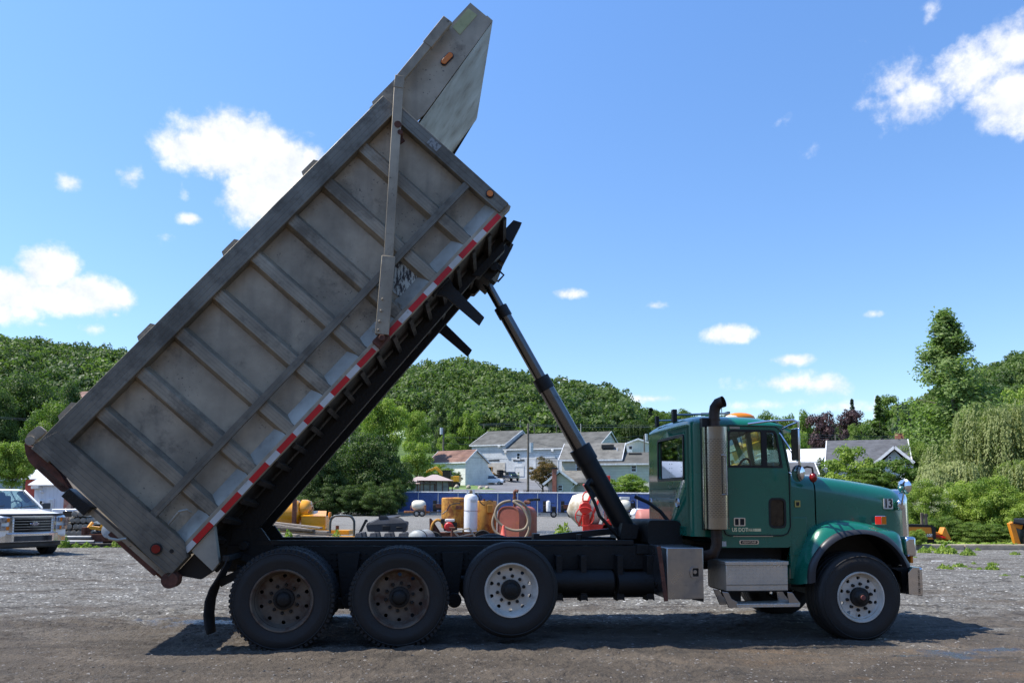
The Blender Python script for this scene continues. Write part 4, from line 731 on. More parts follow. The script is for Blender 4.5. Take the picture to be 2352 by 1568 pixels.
# ---- tool box, step box, steps
b = MB(); b.box((4.285, -1.2, .52), (4.72, -.5, 1.105)); tb = b.build('toolbox', M['steel'], T, bev=.008)
h = MB(); h.plate(rr([(4.555, .80), (4.575, .76), (4.645, .76), (4.67, .785), (4.67, .87), (4.65, .885), (4.58, .885), (4.55, .84)], .01), [rr(rect(4.585, .778, 4.655, .872), .01)], (-1.215, -1.2)); h.cyl((4.61, -1.225, .83), (4.61, -1.2, .83), .022); h.cyl((4.57, -1.22, .83), (4.57, -1.2, .83), .013); h.build('latch', M['steel'], tb, bev=.003); MB().box((4.586, -1.204, .779), (4.654, -1.199, .871)).build('latch_recess', M['grime'], tb)
MB().bar((4.2, -1.17, 1.12), (4.27, -1.2, .5), .02, .045, (1, 0, 0)).build('toolbox_strap', M['rust'], tb); MB().plate([(4.55, .52), (4.72, .52), (4.72, .485)], (), (-1.19, -.6)).build('toolbox_gusset', M['black'], tb)
b = MB(); b.box((4.99, -1.2, .61), (5.74, -.62, .905)); sb = b.build('battery_box', M['diamond'], T, bev=.004); b = MB(); b.box((4.98, -1.212, .905), (5.75, -.6, .945)); b.build('box_lid', M['diamond'], sb, bev=.004)
b = MB(); b.box((4.99, -1.205, .675), (5.74, -1.2, .679)); b.box((5.0, -1.19, .595), (5.73, -.65, .61)); b.build('seam', M['grime'], sb)
b = MB(); b.box((5.08, -1.28, .43), (5.84, -1.0, .47)); st = b.build('step', M['diamond'], T, bev=.004)
b = MB()
for u0, sg in ((4.93, 1), (5.80, -1)):
    P = [(4.91, .61), (4.985, .6), (5.02, .53), (5.09, .49), (5.09, .43), (4.99, .425)] if sg == 1 else [(5.70, .6), (5.76, .59), (5.80, .53), (5.85, .47), (5.85, .44), (5.72, .44)]
    for v_ in ((-1.27, -1.25), (-1.0, -.98)): MB().plate(P, (), v_).build('step_bracket', M['steel'], st, bev=.003)
b = MB(); b.box((5.12, -1.0, .42), (5.25, -.7, .6)); b.build('step_tread_lower', M['grime'], st)
# ================================================================ YARD OBJECTS
def px(x, Z): return at(x, 1150, Z).x
def pz(y, Z, x=1176): return at(x, y, Z).z
def ptm(x, y, Z): return at(x, y, Z)
def th(name, label, cat, x, Z, rz=0., group=None, z=None):
    X = px(x, Z); return thing(name, label, cat, (X, Z, terr(X, Z) if z is None else z), R_(rz), group)
def part(b, name, m, par, **k): return b.build(name, M[m] if isinstance(m, str) else m, par, **k)
M['carwhite'] = mat('car_white', (.9, .9, .9), .35, 0, .01, coat=.6); M['tyre2'] = mat('road_tyre', (.015, .015, .016), .8, 0, .2)
M['plastic'] = mat('black_plastic', (.045, .045, .048), .5, 0, .15, spots=.3, scol=(.12, .11, .1), sscale=7)
M['lampglass'] = mat('headlamp_glass', (.55, .57, .6), .1, .5, .3, 14, col2=(.12, .12, .13))
M['navy'] = mat('dark_blue_paint', (.02, .035, .07), .2, 0, .05, coat=1.)
M['blueb'] = mat('blue_badge', (.01, .03, .16), .2, 0, .05, coat=1.)
M['clearscreen'] = glass('windscreen_glass', (.45, .56, .55), .16)
def wheel2(b_par, x, y, r, w_, rimm='steel', side=1):
    wv = MB().lathe([(r*.6, 0), (r*.92, -.01), (r, .04), (r, w_-.04), (r*.92, w_), (r*.6, w_)], (x, y, r), (0, side, 0), 28).build('wheel', M['tyre2'], b_par)
    b = MB(); b.lathe([(r*.6, .0), (r*.57, .03), (r*.5, .05)], (x, y, r), (0, side, 0), 28)
    for k in range(6):
        a = k*math.pi/3; c_, s_ = math.cos(a), math.sin(a); b.bar((x, y+side*.03, r), (x+r*.55*c_, y+side*.04, r+r*.55*s_), .07, .03, (0, 1, 0))
    b.lathe([(0, .01), (r*.18, .015), (r*.2, .05)], (x, y, r), (0, side, 0), 14); b.lathe([(0, .09), (r*.6, .09)], (x, y, r), (0, side, 0), 20); b.build('rim', M[rimm], wv)
def carbody(secs, m, par, name='body'):
    L_ = []
    for x, hw, zb, zt, r, tw in secs:
        p = rr([(-hw, zb), (hw, zb), (hw, zb+(zt-zb)*.55), (hw*tw, zt), (-hw*tw, zt), (-hw, zb+(zt-zb)*.55)], [.05, .05, .12, r, r, .12], 3); L_.append([(x, y, z) for y, z in p])
    return MB().loft(L_, True, True).build(name, M[m], par, smooth=50)
def greenhouse(par, pts_lo, pts_hi, glassm='darkglass', paint='carwhite'):
    """pts: rear->front x positions with half width & z of belt and roof; returns roof part and window parts"""
    (x0, x1, hw0, z0), (x2, x3, hw1, z1) = pts_lo, pts_hi
    b = MB(); b.add([(x2, -hw1, z1), (x3, -hw1, z1), (x3, hw1, z1), (x2, hw1, z1), (x2+.15, -hw1*.9, z1+.05), (x3-.2, -hw1*.9, z1+.05), (x3-.2, hw1*.9, z1+.05), (x2+.15, hw1*.9, z1+.05)], [(4, 5, 6, 7), (0, 1, 5, 4), (1, 2, 6, 5), (2, 3, 7, 6), (3, 0, 4, 7)])
    for s in (-1, 1):
        for a, c in (((x0, z0), (x2, z1)), ((x1, z0), (x3, z1)), ((x0*.62+x1*.38, z0), (x2*.62+x3*.38, z1))):
            b.bar((a[0], s*hw0, a[1]), (c[0], s*hw1, c[1]), .05, .09, (1, 0, 0))
    r = b.build('roof', M[paint], par, bev=.02)
    def win(q, nm): return MB().add(q, [(0, 1, 2, 3)]).build(nm, M[glassm], par)
    win([(x1-.02, -hw0*.97, z0), (x1-.02, hw0*.97, z0), (x3-.02, hw1*.95, z1), (x3-.02, -hw1*.95, z1)], 'windscreen'); win([(x0+.02, -hw0*.97, z0), (x0+.02, hw0*.97, z0), (x2+.02, hw1*.95, z1), (x2+.02, -hw1*.95, z1)], 'rear_window')
    for s in (-1, 1): win([(x0, s*(hw0-.015), z0), (x1, s*(hw0-.015), z0), (x3, s*(hw1-.01), z1), (x2, s*(hw1-.01), z1)], 'side_window')
    return r
# ---- white pickup at the left edge (x forward, y to its left)
t = thing('pickup_truck', 'large white pickup truck with chrome grille and bumper, cut off by the left edge', 'pickup truck', (-13.37, 22.07, 0), R_(-33))
carbody([(-.02, .88, .62, 1.12, .06, .97), (-.08, .93, .55, 1.16, .08, .97), (-.35, .98, .5, 1.22, .12, .95), (-.9, 1.0, .5, 1.27, .14, .93), (-1.5, 1.0, .5, 1.33, .12, .92), (-1.9, 1.0, .5, 1.30, .08, .96), (-3.6, 1.0, .5, 1.34, .08, .96), (-5.7, .99, .6, 1.34, .08, .98)], 'carwhite', t)
greenhouse(t, (-3.65, -1.45, .93, 1.33), (-3.5, -2.15, .72, 1.86), 'clearscreen')
MB().box((-3.5, -.85, .9), (-1.6, .85, 1.0)).build('dashboard', M['plastic'], t); b = MB()
for s in (-.42, .42): b.plate(rr([(-2.9, 1.1), (-2.7, 1.1), (-2.78, 1.7), (-2.95, 1.72)], .05), (), (s-.22, s+.22)); b.ball((-2.85, s, 1.72), .1, 8)
b.path([(-1.95+.05*math.cos(a), .4+.18*math.sin(a), 1.4+.16*math.cos(a)) for a in np.linspace(0, 6.28, 16)], .02, 6); b.build('seat', M['plastic'], t)
pr_ = lambda x: (-.06-.05*(abs(x)/.6)**2-.25*max(0, abs(x)-.6))
def front(b, y0, y1, z0, z1, x, th_=.04, n=6):
    for i in range(n):
        a, c = y0+(y1-y0)*i/n, y0+(y1-y0)*(i+1)/n
        b.add([(x+pr_(a), a, z0), (x+pr_(c), c, z0), (x+pr_(c), c, z1), (x+pr_(a), a, z1), (x+pr_(a)-th_, a, z0), (x+pr_(c)-th_, c, z0), (x+pr_(c)-th_, c, z1), (x+pr_(a)-th_, a, z1)], [(0, 1, 2, 3), (7, 6, 5, 4), (0, 4, 5, 1), (3, 2, 6, 7), (0, 3, 7, 4), (1, 5, 6, 2)])
    return b
gr = front(MB(), -.6, .6, .70, 1.13, .075).build('grille', M['black'], t)
b = MB(); 
for k in range(5): front(b, -.56, .56, .768+k*.075, .779+k*.075, .10, .03)
front(b, -.58, .58, 1.10, 1.135, .105, .05); b.build('grille_bar', M['steel'], gr)
[front(MB(), *q_, .69, 1.13, .115, .05, 1).build('grille_surround', M['chrome'], gr, bev=.01) for q_ in ((-.63, -.54), (.54, .63))]
b = MB().lathe([(0, .03), (.11, .028), (.13, 0)], (.075, 0, .93), (1, 0, 0), 28); b.v = [(x, y, .93+(z-.93)*.42) for x, y, z in b.v]; em = b.build('badge', M['chrome'], gr)
b = MB().lathe([(0, .035), (.1, .034), (.118, .02)], (.075, 0, .93), (1, 0, 0), 28); b.v = [(x, y, .93+(z-.93)*.40) for x, y, z in b.v]; b.build('badge_face', M['blueb'], em)
text_mesh('Ford', 'badge_lettering', M['chrome'], em, .085, lambda x, y, z: (.112+z, x, .93+y), .003, .001, 1, .35)
for s in (-1, 1):
    b = MB(); y0, y1 = sorted((s*.66, s*1.0)); front(b, y0, y1, .98, 1.1, .25, .2, 4); front(b, *sorted((s*.66, s*.95)), .76, .88, .23, .2, 3); front(b, *sorted((s*.84, s*.97)), .86, 1.0, .26, .2, 2); h = b.build('headlight', M['lampglass'], t)
    b = MB(); front(b, *sorted((s*.67, s*.73)), .99, 1.09, .262, .02, 1); front(b, *sorted((s*.67, s*.73)), .77, .86, .242, .02, 1); b.build('turn_signal', M['amber'], h)
b = MB(); front(b, -.98, .98, .42, .68, .13, .15, 14); bp_ = b.build('bumper', M['chrome'], t, bev=.02); b = MB(); front(b, -.5, .5, .45, .6, .145, .04); front(b, -.93, -.68, .47, .60, .12, .01, 2); front(b, .68, .93, .47, .60, .12, .01, 2); b.build('bumper_insert', M['plastic'], bp_)
b = MB(); front(b, -.9, .9, .30, .43, -.02, .2, 10); b.build('air_dam', M['plastic'], t)
b = MB(); front(b, -.86, .86, 1.14, 1.21, .13, .08, 12); b.build('bug_deflector', M['plastic'], t, bev=.01)
for s in (-1, 1):
    for x in (-.95, -4.6):
        wheel2(t, x, s*1.0, .4, .28, 'steel', -s); MB().path([(x+.5*math.cos(a), s*1.005, .4+.5*math.sin(a)) for a in np.linspace(0, math.pi, 14)], .03, 6).build('wheel_arch', M['black'], t)
    MB().box((-1.75, *sorted((s*1.02, s*1.28))[:1], 1.32) if 0 else (-1.75, min(s*1.02, s*1.26), 1.32), (-1.62, max(s*1.02, s*1.26), 1.5)).build('wing_mirror', M['plastic'], t, bev=.03)
MB().box((-5.0, -.8, .25), (-.3, .8, .5)).build('underbody', M['plastic'], t)
b = MB(); b.path([(-1.42, -.75, 1.345), (-1.5, -.1, 1.42)], .012, 5); b.path([(-1.42, .1, 1.345), (-1.5, .75, 1.42)], .012, 5); b.build('wiper', M['black'], t)
# ---- stack of concrete piles: every pile a thing
rd = random.Random(11); k = 0
Xs, Zs = px(182, 29.5), 29.5; M['pile'] = mat('weathered_concrete_post', (.34, .31, .26), .9, 0, .2, 4, col2=(.18, .16, .13), bump=.5, bs=25)
M['skid'] = mat('dark_old_timber', (.07, .06, .05), .9, 0, .3, 6, bump=.4)
for row in range(5):
    for c in range(5 if row < 4 else 3):
        x = (c+(2 if row == 4 else 0))*.215+rd.uniform(-.02, .02)+(.08 if row == 3 else 0); z = .12+row*.235; 
        which = ['bottom', 'second', 'third', 'fourth', 'top'][row]; nth = (['leftmost', 'second', 'middle', 'fourth', 'rightmost'] if row < 4 else ['left', 'middle', 'right'])[c]
        t = thing('concrete_post', 'grey eight sided concrete post, %s in the %s row of the stack' % (nth, which), 'concrete post', (Xs-.55+x, Zs+rd.uniform(-.06, .06), z), R_(24+rd.uniform(-1, 1)), 'concrete posts stacked beside the pickup')
        b = MB(); L = 3.2; R0 = .105; oc = [(R0*math.cos(a+.39), R0*math.sin(a+.39)) for a in np.linspace(0, 2*math.pi, 8, False)]
        b.plate(oc, (), (0, L)); b.build('post_body', M['pile'], t, bev=.008)
for row in range(4):
    tag(MB().box((Xs-.75, Zs+.3, .225+row*.235), (Xs+.5, Zs+.4, .248+row*.235)).build('timber_skid', M['skid']), 'dark timber batten under the %s row of grey posts' % ['second', 'third', 'fourth', 'top'][row], 'batten', 'timber battens between the concrete posts')
# ---- white box trailer
t = th('box_trailer', 'white panel trailer with a dark blue lettered sign, behind the stacked posts', 'trailer', 192, 37, 0)
M['trailer'] = mat('cream_trailer_skin', (.72, .70, .62), .4, 0, .05, 2, coat=.2)
tz = pz(1167.5, 37, 200); MB().plate(rr([(.13, .45), (1.6, .45), (1.6, tz-.02), (.13, tz)], [.03, .05, .1, .05]), (), (0, .9)).build('nose', M['trailer'], t, bev=.02)
MB().box((-1.5, .04, .45), (.12, 3.2, tz-.02)).build('box', M['white'], t, bev=.03); s_ = MB().box((-.46, -.0, tz-.48), (.10, .04, tz-.1)).build('sign', M['navy'], t)
text_mesh('PA', 'sign_lettering', M['white'], s_, .2, lambda x, y, z: (-.06+x, -.012-z, tz-.25+y), .004, .008); MB().box((-.95, .0, tz-.4), (-.52, .04, tz-.12)).build('window', M['darkglass'], t, bev=.01)
wheel2(t, .8, .1, .26, .2); MB().box((.4, .1, .3), (1.2, .8, .45)).build('axle', M['grime'], t)
t = th('grey_tank', 'grey round ended tank half hidden by the raised tailgate', 'tank', 270, 28.5, 0); MB().lathe([(0, -.6), (.25, -.55), (.36, -.3), (.36, .3), (.25, .55), (0, .6)], (0, 0, .5), (0, 1, 0), 24).build('tank_body', mat('grey_tank_paint', (.38, .4, .41), .4, 0, .1), t); MB().box((-.3, -.3, 0), (.3, .3, .2)).build('skid', M['grime'], t)
# ---- rusty scrap, pipes and edging
t = th('steel_trough', 'rusty steel trough lying on old timbers at the yard edge', 'steel trough', 238, 28.2, 6); b = MB(); b.box((-.55, -.2, .12), (.6, .25, .16)); b.box((-.55, -.2, .16), (.6, -.17, .38)); b.box((-.55, .22, .16), (.6, .25, .38)); b.box((-.6, -.25, .16), (-.5, .3, .62)); b.bar((-.3, 0, .38), (.5, .1, .5), .1, .06); b.build('trough', M['rust'], t, bev=.008)
t = th('yellow_bracket', 'yellow steel bracket with an upright arm, on the rusty trough', 'bracket', 228, 28.2, 10, z=.5); b = MB(); b.bar((-.25, 0, .12), (.15, 0, .06), .2, .12); b.bar((.1, 0, .06), (.32, 0, .42), .2, .1); b.bar((-.3, -.05, .1), (-.2, .05, .3), .1, .08); b.build('arm', M['yellow'], t, bev=.01); MB().cyl((-.3, -.12, .03), (-.3, .12, .03), .07).build('pin', M['rust'], t)
for i, (a, z_, lb) in enumerate(((165, .27, 'grey steel pipe lying on blocks, upper of the pair'), (172, .12, 'grey steel pipe lying on blocks, lower of the pair'))):
    t = th('steel_pipe', lb, 'pipe', a+15, 27.8-.15*i, 8, 'pipes by the stacked posts', z=z_); MB().lathe([(.05, -.5), (.07, -.5), (.07, .5), (.05, .5)], (0, 0, 0), (1, 0, 0), 20, True).build('tube', mat('pipe_grey%d' % i, (.2, .21, .22), .45, .4, .1), t)
for i, (a, w_) in enumerate(((166, .8), (200, .85), (238, 1.05))):
    t = th('timber_edging', 'low dark edging timber %s' % ['beside the pickup, with weeds at its foot', 'in front of the grey pipes', 'in front of the rusty trough'][i], 'timber', a, 26.6, 4, 'edging timbers in the weeds'); b = MB(); b.box((-w_/2, -.08, 0), (w_/2-.04, .08, .14)); b.build('timber', M['skid'], t, bev=.01)
# ---- sheds at the left
M['seamw'] = stripes(mat('white_metal_siding', (.62, .65, .70), .4, .1, .04, 2), 'X', .23, .02, .5, .35, .08, 'NOTCH', (.3, .32, .36))
M['seamr'] = stripes(mat('red_metal_siding', (.42, .06, .035), .45, .1, .06, 2), 'X', .23, .03, .7, .4, .12, 'NOTCH', (.16, .02, .015))
M['seamroof'] = stripes(mat('white_metal_roof', (.72, .74, .77), .35, .1, .03), 'X', .25, .02, .6, .3, .08, 'NOTCH', (.5, .52, .55))
def shed(name, label, x0, x1, Z, ye, rise, depth, wm, rz=0, dr=(.55, .8), base=None, rakel=.0):
    X0, X1 = px(x0, Z), px(x1, Z); zb = terr(X0, Z) if base is None else base; t = thing(name, label, 'shed', (X0, Z, zb), R_(rz)); W_ = (X1-X0)/math.cos(R_(rz)); H_ = pz(ye, Z, x0)-zb
    MB().box((0, 0, 0), (W_, depth, H_)).build('wall', M[wm], t)
    b = MB(); o_ = .25; b.add([(-o_, -o_, H_), (W_+o_, -o_, H_), (W_+o_, depth/2, H_+rise), (-o_, depth/2, H_+rise), (-o_, depth+o_, H_), (W_+o_, depth+o_, H_)], [(0, 1, 2, 3), (3, 2, 5, 4)]); b.build('roof', M['seamroof'], t, solid=.06, smooth=10)
    b = MB(); b.plate([(0, H_), (depth, H_), (depth/2, H_+rise-.03)], (), (0, .05), lambda x, z, q_: (q_, x, z)); b.plate([(0, H_), (depth, H_), (depth/2, H_+rise-.03)], (), (W_-.05, W_), lambda x, z, q_: (q_, x, z)); b.build('gable', M[wm], t)
    return t, W_, H_
t, W_, H_ = shed('metal_shed', 'red metal shed with a white roof, behind the white shed', 56, 150, 56, 1100, 1.6, 7, 'seamr', -4)
t, W_, H_ = shed('metal_shed', 'white metal shed with a white roof and an open bay', 78, 545, 46, 1113.5, 1.9, 8, 'seamw', -3)
lx = lambda x: (px(x, 46)-px(78, 46)); lz = lambda y: pz(y, 46, 100)
d = MB().plate(rect(lx(112), .0, lx(126.5), lz(1145)), (), (-.06, .0)).build('door', M['white'], t, bev=.01); MB().plate(rect(lx(113.6), .0, lx(125), lz(1147)), (), (-.08, -.06)).build('door_leaf', M['dirtywhite'], d); f = MB().plate(rect(lx(91), lz(1164), lx(101), lz(1148)), (), (-.06, 0)).build('window', M['white'], t, bev=.01); MB().plate(rect(lx(94), lz(1162), lx(99.5), lz(1150)), (), (-.07, -.055)).build('pane', M['darkglass'], f)
MB().plate([(0, lz(1116)), (.45, lz(1116)), (.45, lz(1121)), (.0, lz(1122.5))], (), (-.35, 0)).build('lamp', M['dirtywhite'], t, bev=.01); MB().bar((lx(97), -.2, lz(1128)), (lx(99), 0, lz(1130)), .1, .08).build('flood_lamp', M['white'], t)
MB().box((lx(152), -.05, 0), (lx(250), .02, lz(1120))).build('open_bay', M['black'], t)
o = MB().box((lx(155), -.4, 0), (lx(172), -.1, lz(1142))).build('crate', mat('faded_red_crate', (.3, .08, .05), .8, 0, .3, 3, col2=(.35, .28, .22)), None); o.location = t.location; tag(o, 'faded red and tan crate just inside the open bay of the white shed', 'crate')
t = th('traffic_cone', 'orange traffic cone on the crate in the open bay of the shed', 'traffic cone', 163, 45.6, 0, z=lz(1142)); M['cone'] = mat('orange_cone', (.75, .09, .03), .5, 0, .05); MB().lathe([(.14, 0), (.03, .5), (0, .5)], (0, 0, 0), (0, 0, 1), 16).build('cone_body', M['cone'], t)
# ---- yellow tank unit
t = th('tar_tank', 'yellow horizontal tank with filler cap and a yellow box, on a skid', 'tank', 640, 27.5, -3)
M['yellowt'] = mat('glossy_yellow_tank', (.78, .35, .015), .28, 0, .06, 2, coat=.6, spots=.3, scol=(.2, .07, .02), sscale=4, st=.66)
r_ = .47; b = MB(); b.lathe([(0, -1.35), (.2, -1.33), (.4, -1.24), (r_, -1.1), (r_, .62), (.43, .74), (.3, .82), (0, .85)], (.0, 0, 1.17), (1, 0, 0), 40); b.build('tank_body', M['yellowt'], t, smooth=60)
b = MB(); b.lathe([(0, .25), (.2, .25), (.21, .2), (.18, .19), (.18, 0)], (.38, 0, 1.58), (0, 0, 1), 24); b.build('filler_cap', M['yellowt'], t); MB().lathe([(r_+.012, -.02), (r_+.012, .02)], (.0, 0, 1.17), (1, 0, 0), 40).build('seam', M['yellow'], t)
MB().box((.66, -.52, .55), (.8, -.44, 1.66)).build('exhaust_post', M['rust'], t, bev=.01); b = MB(); b.lathe([(0, 0), (.3, .05), (.36, .2), (.36, .35)], (1.18, .1, 1.28), (-1, 0, 0), 28); b.build('end_dome', M['yellowt'], t, smooth=60)
b = MB(); b.plate([(.92, .62), (1.78, .62), (1.78, 1.08), (.92, 1.08)], (), (-.35, .35)); b.add([(.9, -.37, 1.08), (1.8, -.37, 1.08), (1.62, .3, 1.25), (.9, .3, 1.25)], [(0, 1, 2, 3)]); b.build('locker', M['yellowt'], t, bev=.02)
b = MB(); b.box((-1.3, -.35, .45), (2.6, .35, .6)); b.cyl((-.7, -.45, .35), (-.7, .45, .35), .35); b.build('skid', M['yellow'], t, bev=.01); b = MB(); b.box((2.2, -.06, .5), (2.5, .06, .58)); b.cyl((2.1, 0, .5), (2.1, 0, .75), .06); b.bar((1.15, 0, 1.45), (1.6, 0, 1.66), .02, .02); b.path([(1.15, -.3, 1.2), (1.28, -.3, 1.3), (1.3, -.3, 1.4)], .02, 6); b.build('tongue', M['rust'], t)
# ---- plank pile
rd = random.Random(4); PL = [(300, 400, 1050, 355, 575, 660), (290, 0, 960, 0, 592, 690), (250, 0, 960, 0, 640, 690), (230, 0, 1140, 0, 670, 712), (210, 0, 1220, 0, 708, 745), (210, 0, 760, 0, 705, 755), (760, 0, 1460, 0, 752, 792), (270, 0, 620, 0, 770, 795), (300, 0, 700, 0, 800, 815)]
desc = ['long pale plank on top of the pile', 'long pale plank just under the topmost one', 'weathered plank with a dark split edge, third from the top', 'wide grey plank in the middle of the pile', 'dark plank sticking out furthest on the pile', 'pale rotten plank low in the pile', 'light plank lying lowest and furthest right in the weeds', 'short dark board under the left end of the pile', 'dark board lying in the weeds under the pile']
for i, (a, _, c, __, y0, y1) in enumerate(PL):
    Z = 26.4-.12*i*(1 if i else 1)+rd.uniform(0, .2); A = at(545.5+a*.1831, 1091+y0*.1831, Z); B_ = at(545.5+c*.1831, 1091+y1*.1831, Z-.5)
    t = thing('plank', desc[i], 'plank', A, 0, 'old planks piled in the weeds'); v_ = B_-A; b = MB(); b.bar((0, 0, 0), v_, .22, .055+.02*rd.random()); b.build('board', mat('plank_wood%d' % i, *( [((.34, .31, .27), .85)] if i in (0, 1, 3, 5, 6) else [((.13, .11, .09), .85)])[0], 0, .25, 6, col2=(.2, .15, .11) if i in (0, 1, 3, 5, 6) else (.06, .05, .04), stretch=(.6, 8, 8), bump=.5), t, bev=.006)
# ---- hoop guard with beacon
t = th('hoop_guard', 'dark grey steel hoop with an orange beacon on its left shoulder', 'hoop', 787, 26.6, 0); s_ = 26.6/1800
hp = [(-.40, .42), (-.40, .85), (-.37, .98), (-.30, 1.06), (-.2, 1.10), (.2, 1.10), (.31, 1.06), (.38, .97), (.41, .85), (.41, .4)]; MB().path([(x, 0, z) for x, z in cat(hp, 36) for _ in (0,)] if 'cat' in globals() else hp, .04, 12).build('hoop', mat('dark_grey_tube', (.07, .085, .085), .4, .2, .1), t)
b = MB(); b.lathe([(0, .17), (.04, .16), (.055, .1), (.05, 0)], (-.42, 0, 1.06), (0, 0, 1), 16); b.build('beacon', M['amber_b'], t); MB().path([(-.42, 0, 1.07), (-.42, 0, .98), (-.36, 0, .9)], .018, 6).build('beacon_stalk', M['black'], t); b = MB(); b.box((-.6, -.3, .3), (.6, .3, .42)); b.box((-.4, -.2, 0), (.4, .2, .3)); b.build('base', M['yellow'], t, bev=.01)
# ---- black plastic covers and pallet
t = th('plastic_cover', 'black moulded plastic machine cover lying on the black pallet', 'plastic cover', 893, 26.2, 4, z=pz(1221, 26.2)); b = MB()
b.loft([[(x, y*.4, z) for x, z in rr(P_, .05)] for y, P_ in ((-1, [(-.62, 0), (.58, 0), (.66, .18), (.62, .3), (-.7, .22)]), (-.7, [(-.66, 0), (.62, 0), (.68, .25), (.42, .46), (-.25, .46), (-.36, .3), (-.68, .28)]), (.7, [(-.66, 0), (.62, 0), (.66, .3), (.38, .54), (-.22, .5), (-.36, .34), (-.68, .3)]), (1, [(-.6, 0), (.56, 0), (.6, .2), (.3, .4), (-.6, .2)]))], True, True)
b.plate(rr([(-.3, .42), (-.28, .52), (-.02, .52), (.02, .42)], .04), (), (-.33, -.1)); b.build('cover', M['plastic'], t, bev=.02); b = MB(); b.box((-.15, -.42, .06), (.1, -.38, .2)); b.box((.3, -.42, .1), (.5, -.38, .16)); b.build('recess', M['black'], t, bev=.01)
t = th('lever_arm', 'thin black steel arm leaning beside the plastic cover', 'lever', 833, 26.1, 0, z=.45); b = MB(); b.bar((-.12, 0, 0), (.12, 0, .5), .05, .08); b.cyl((.13, -.05, .5), (.13, .05, .5), .05); b.build('arm', M['black'], t)
t = th('plastic_pallet', 'black plastic pallet turned over so its nine feet point up', 'pallet', 882, 25.6, 0, z=pz(1238, 25.6)); b = MB(); b.box((-.86, -.5, 0), (.86, .5, .05)); 
for i in range(14): b.box((-.84+i*.125, -.53, .02), (-.80+i*.125, -.5, .06))
b.build('deck', M['plastic'], t, bev=.008)
for i in range(4):
    for j in range(3): x, y = -.72+i*.46+(j % 2)*.06, -.36+j*.36; MB().loft([[(x+sx_*w_, y+sy_*w_, z) for sx_, sy_ in ((-1, -1), (1, -1), (1, 1), (-1, 1))] for w_, z in ((.12, .05), (.085, .20), (.07, .21))], True, True).build('foot', M['plastic'], t, bev=.01)
t = th('timber_block', 'old timber block under the black pallet', 'timber block', 868, 25.7, 2); MB().box((-.7, -.4, 0), (.75, .4, pz(1238.5, 25.6))).build('block', M['wood'], t, bev=.01)
# ---- grey drum
t = th('steel_drum', 'pale grey round tank lying on its side beside the tar kettle', 'drum', 969, 25.8, -20, z=.0); M['drumg'] = mat('pale_grey_drum', (.33, .35, .34), .5, .1, .1, spots=.4, scol=(.14, .11, .08), sscale=4)
b = MB(); b.lathe([(0, -.5), (.1, -.495), (.22, -.47), (.3, -.4), (.32, -.33), (.32, .4), (.28, .5), (0, .52)], (0, 0, .36), (0, 1, 0), 32); b.build('drum_body', M['drumg'], t, smooth=60); MB().lathe([(.325, -.02), (.335, -.02), (.335, .02), (.325, .02)], (0, -.2, .36), (0, 1, 0), 32, True).build('band', M['black'], t); MB().box((-.25, -.4, 0), (.25, .4, .1)).build('cradle', M['grime'], t)
# ---- tar kettle
M['kettle'] = mat('rusty_yellow_steel', (.55, .27, .04), .6, .1, .15, 3, spots=.85, scol=(.2, .06, .02), sscale=2.4, st=.56, streak=.6)
t = th('tar_kettle', 'rusty yellow tar kettle on wheels with a small red engine', 'tar kettle', 1075, 27.0, 0); s_ = 27./1800
K = lambda x: (x-1075)*s_; KZ = lambda y: pz(y, 27., 1075)
b = MB(); b.lathe([(.44, 0), (.46, .05), (.46, 1.0), (.43, 1.03), (0, 1.05)], (K(1044), .2, KZ(1212)), (0, 0, 1), 32); b.build('kettle_body', M['kettle'], t, smooth=40)
b = MB(); b.box((K(1063), -.1, KZ(1223)), (K(1097), .5, KZ(1152))); b.lathe([(.52, 0), (.52, 1.05), (.5, 1.08), (0, 1.08)], (K(1106), .2, KZ(1222)), (0, 0, 1), 28); b.box((K(1120), -.36, KZ(1176)), (K(1133), -.2, KZ(1158))); b.build('boiler', M['kettle'], t, bev=.01)
b = MB(); b.lathe([(.5, 0), (.5, .03), (0, .06)], (K(1106), .2, KZ(1153)), (0, 0, 1), 28); b.box((K(1030), -.1, KZ(1153)), (K(1066), .5, KZ(1150))); b.bar((K(1030), -.2, KZ(1153)), (K(1066), -.2, KZ(1150)), .04, .05); b.cyl((K(1112), -.25, KZ(1152)), (K(1112), -.25, KZ(1145)), .04); b.bar((K(1053), 0, KZ(1146)), (K(1066), 0, KZ(1150)), .06, .05); b.bar((K(1048), -.1, KZ(1155)), (K(1047), -.1, KZ(1142)), .04, .04); b.plate([(K(1048), KZ(1169)), (K(1064), KZ(1169)), (K(1063), KZ(1161)), (K(1050), KZ(1160))], (), (-.4, -.2)); b.build('lid', M['rust'], t, bev=.006)
b = MB(); b.box((K(988), -.3, .42), (K(1138), .35, .55)); b.box((K(990), -.25, .1), (K(996), -.15, .9)); b.bar((K(992), -.2, .95), (K(1012), -.2, .5), .05, .12); b.plate([(K(990), .5), (K(1012), .5), (K(993), 1.03), (K(989), 1.03)], (), (-.28, -.22)); b.build('frame', M['rust'], t, bev=.006)
wheel2(t, K(1000), -.5, .3, .18, 'rust'); wheel2(t, K(1110), -.55, .33, .2, 'rust')
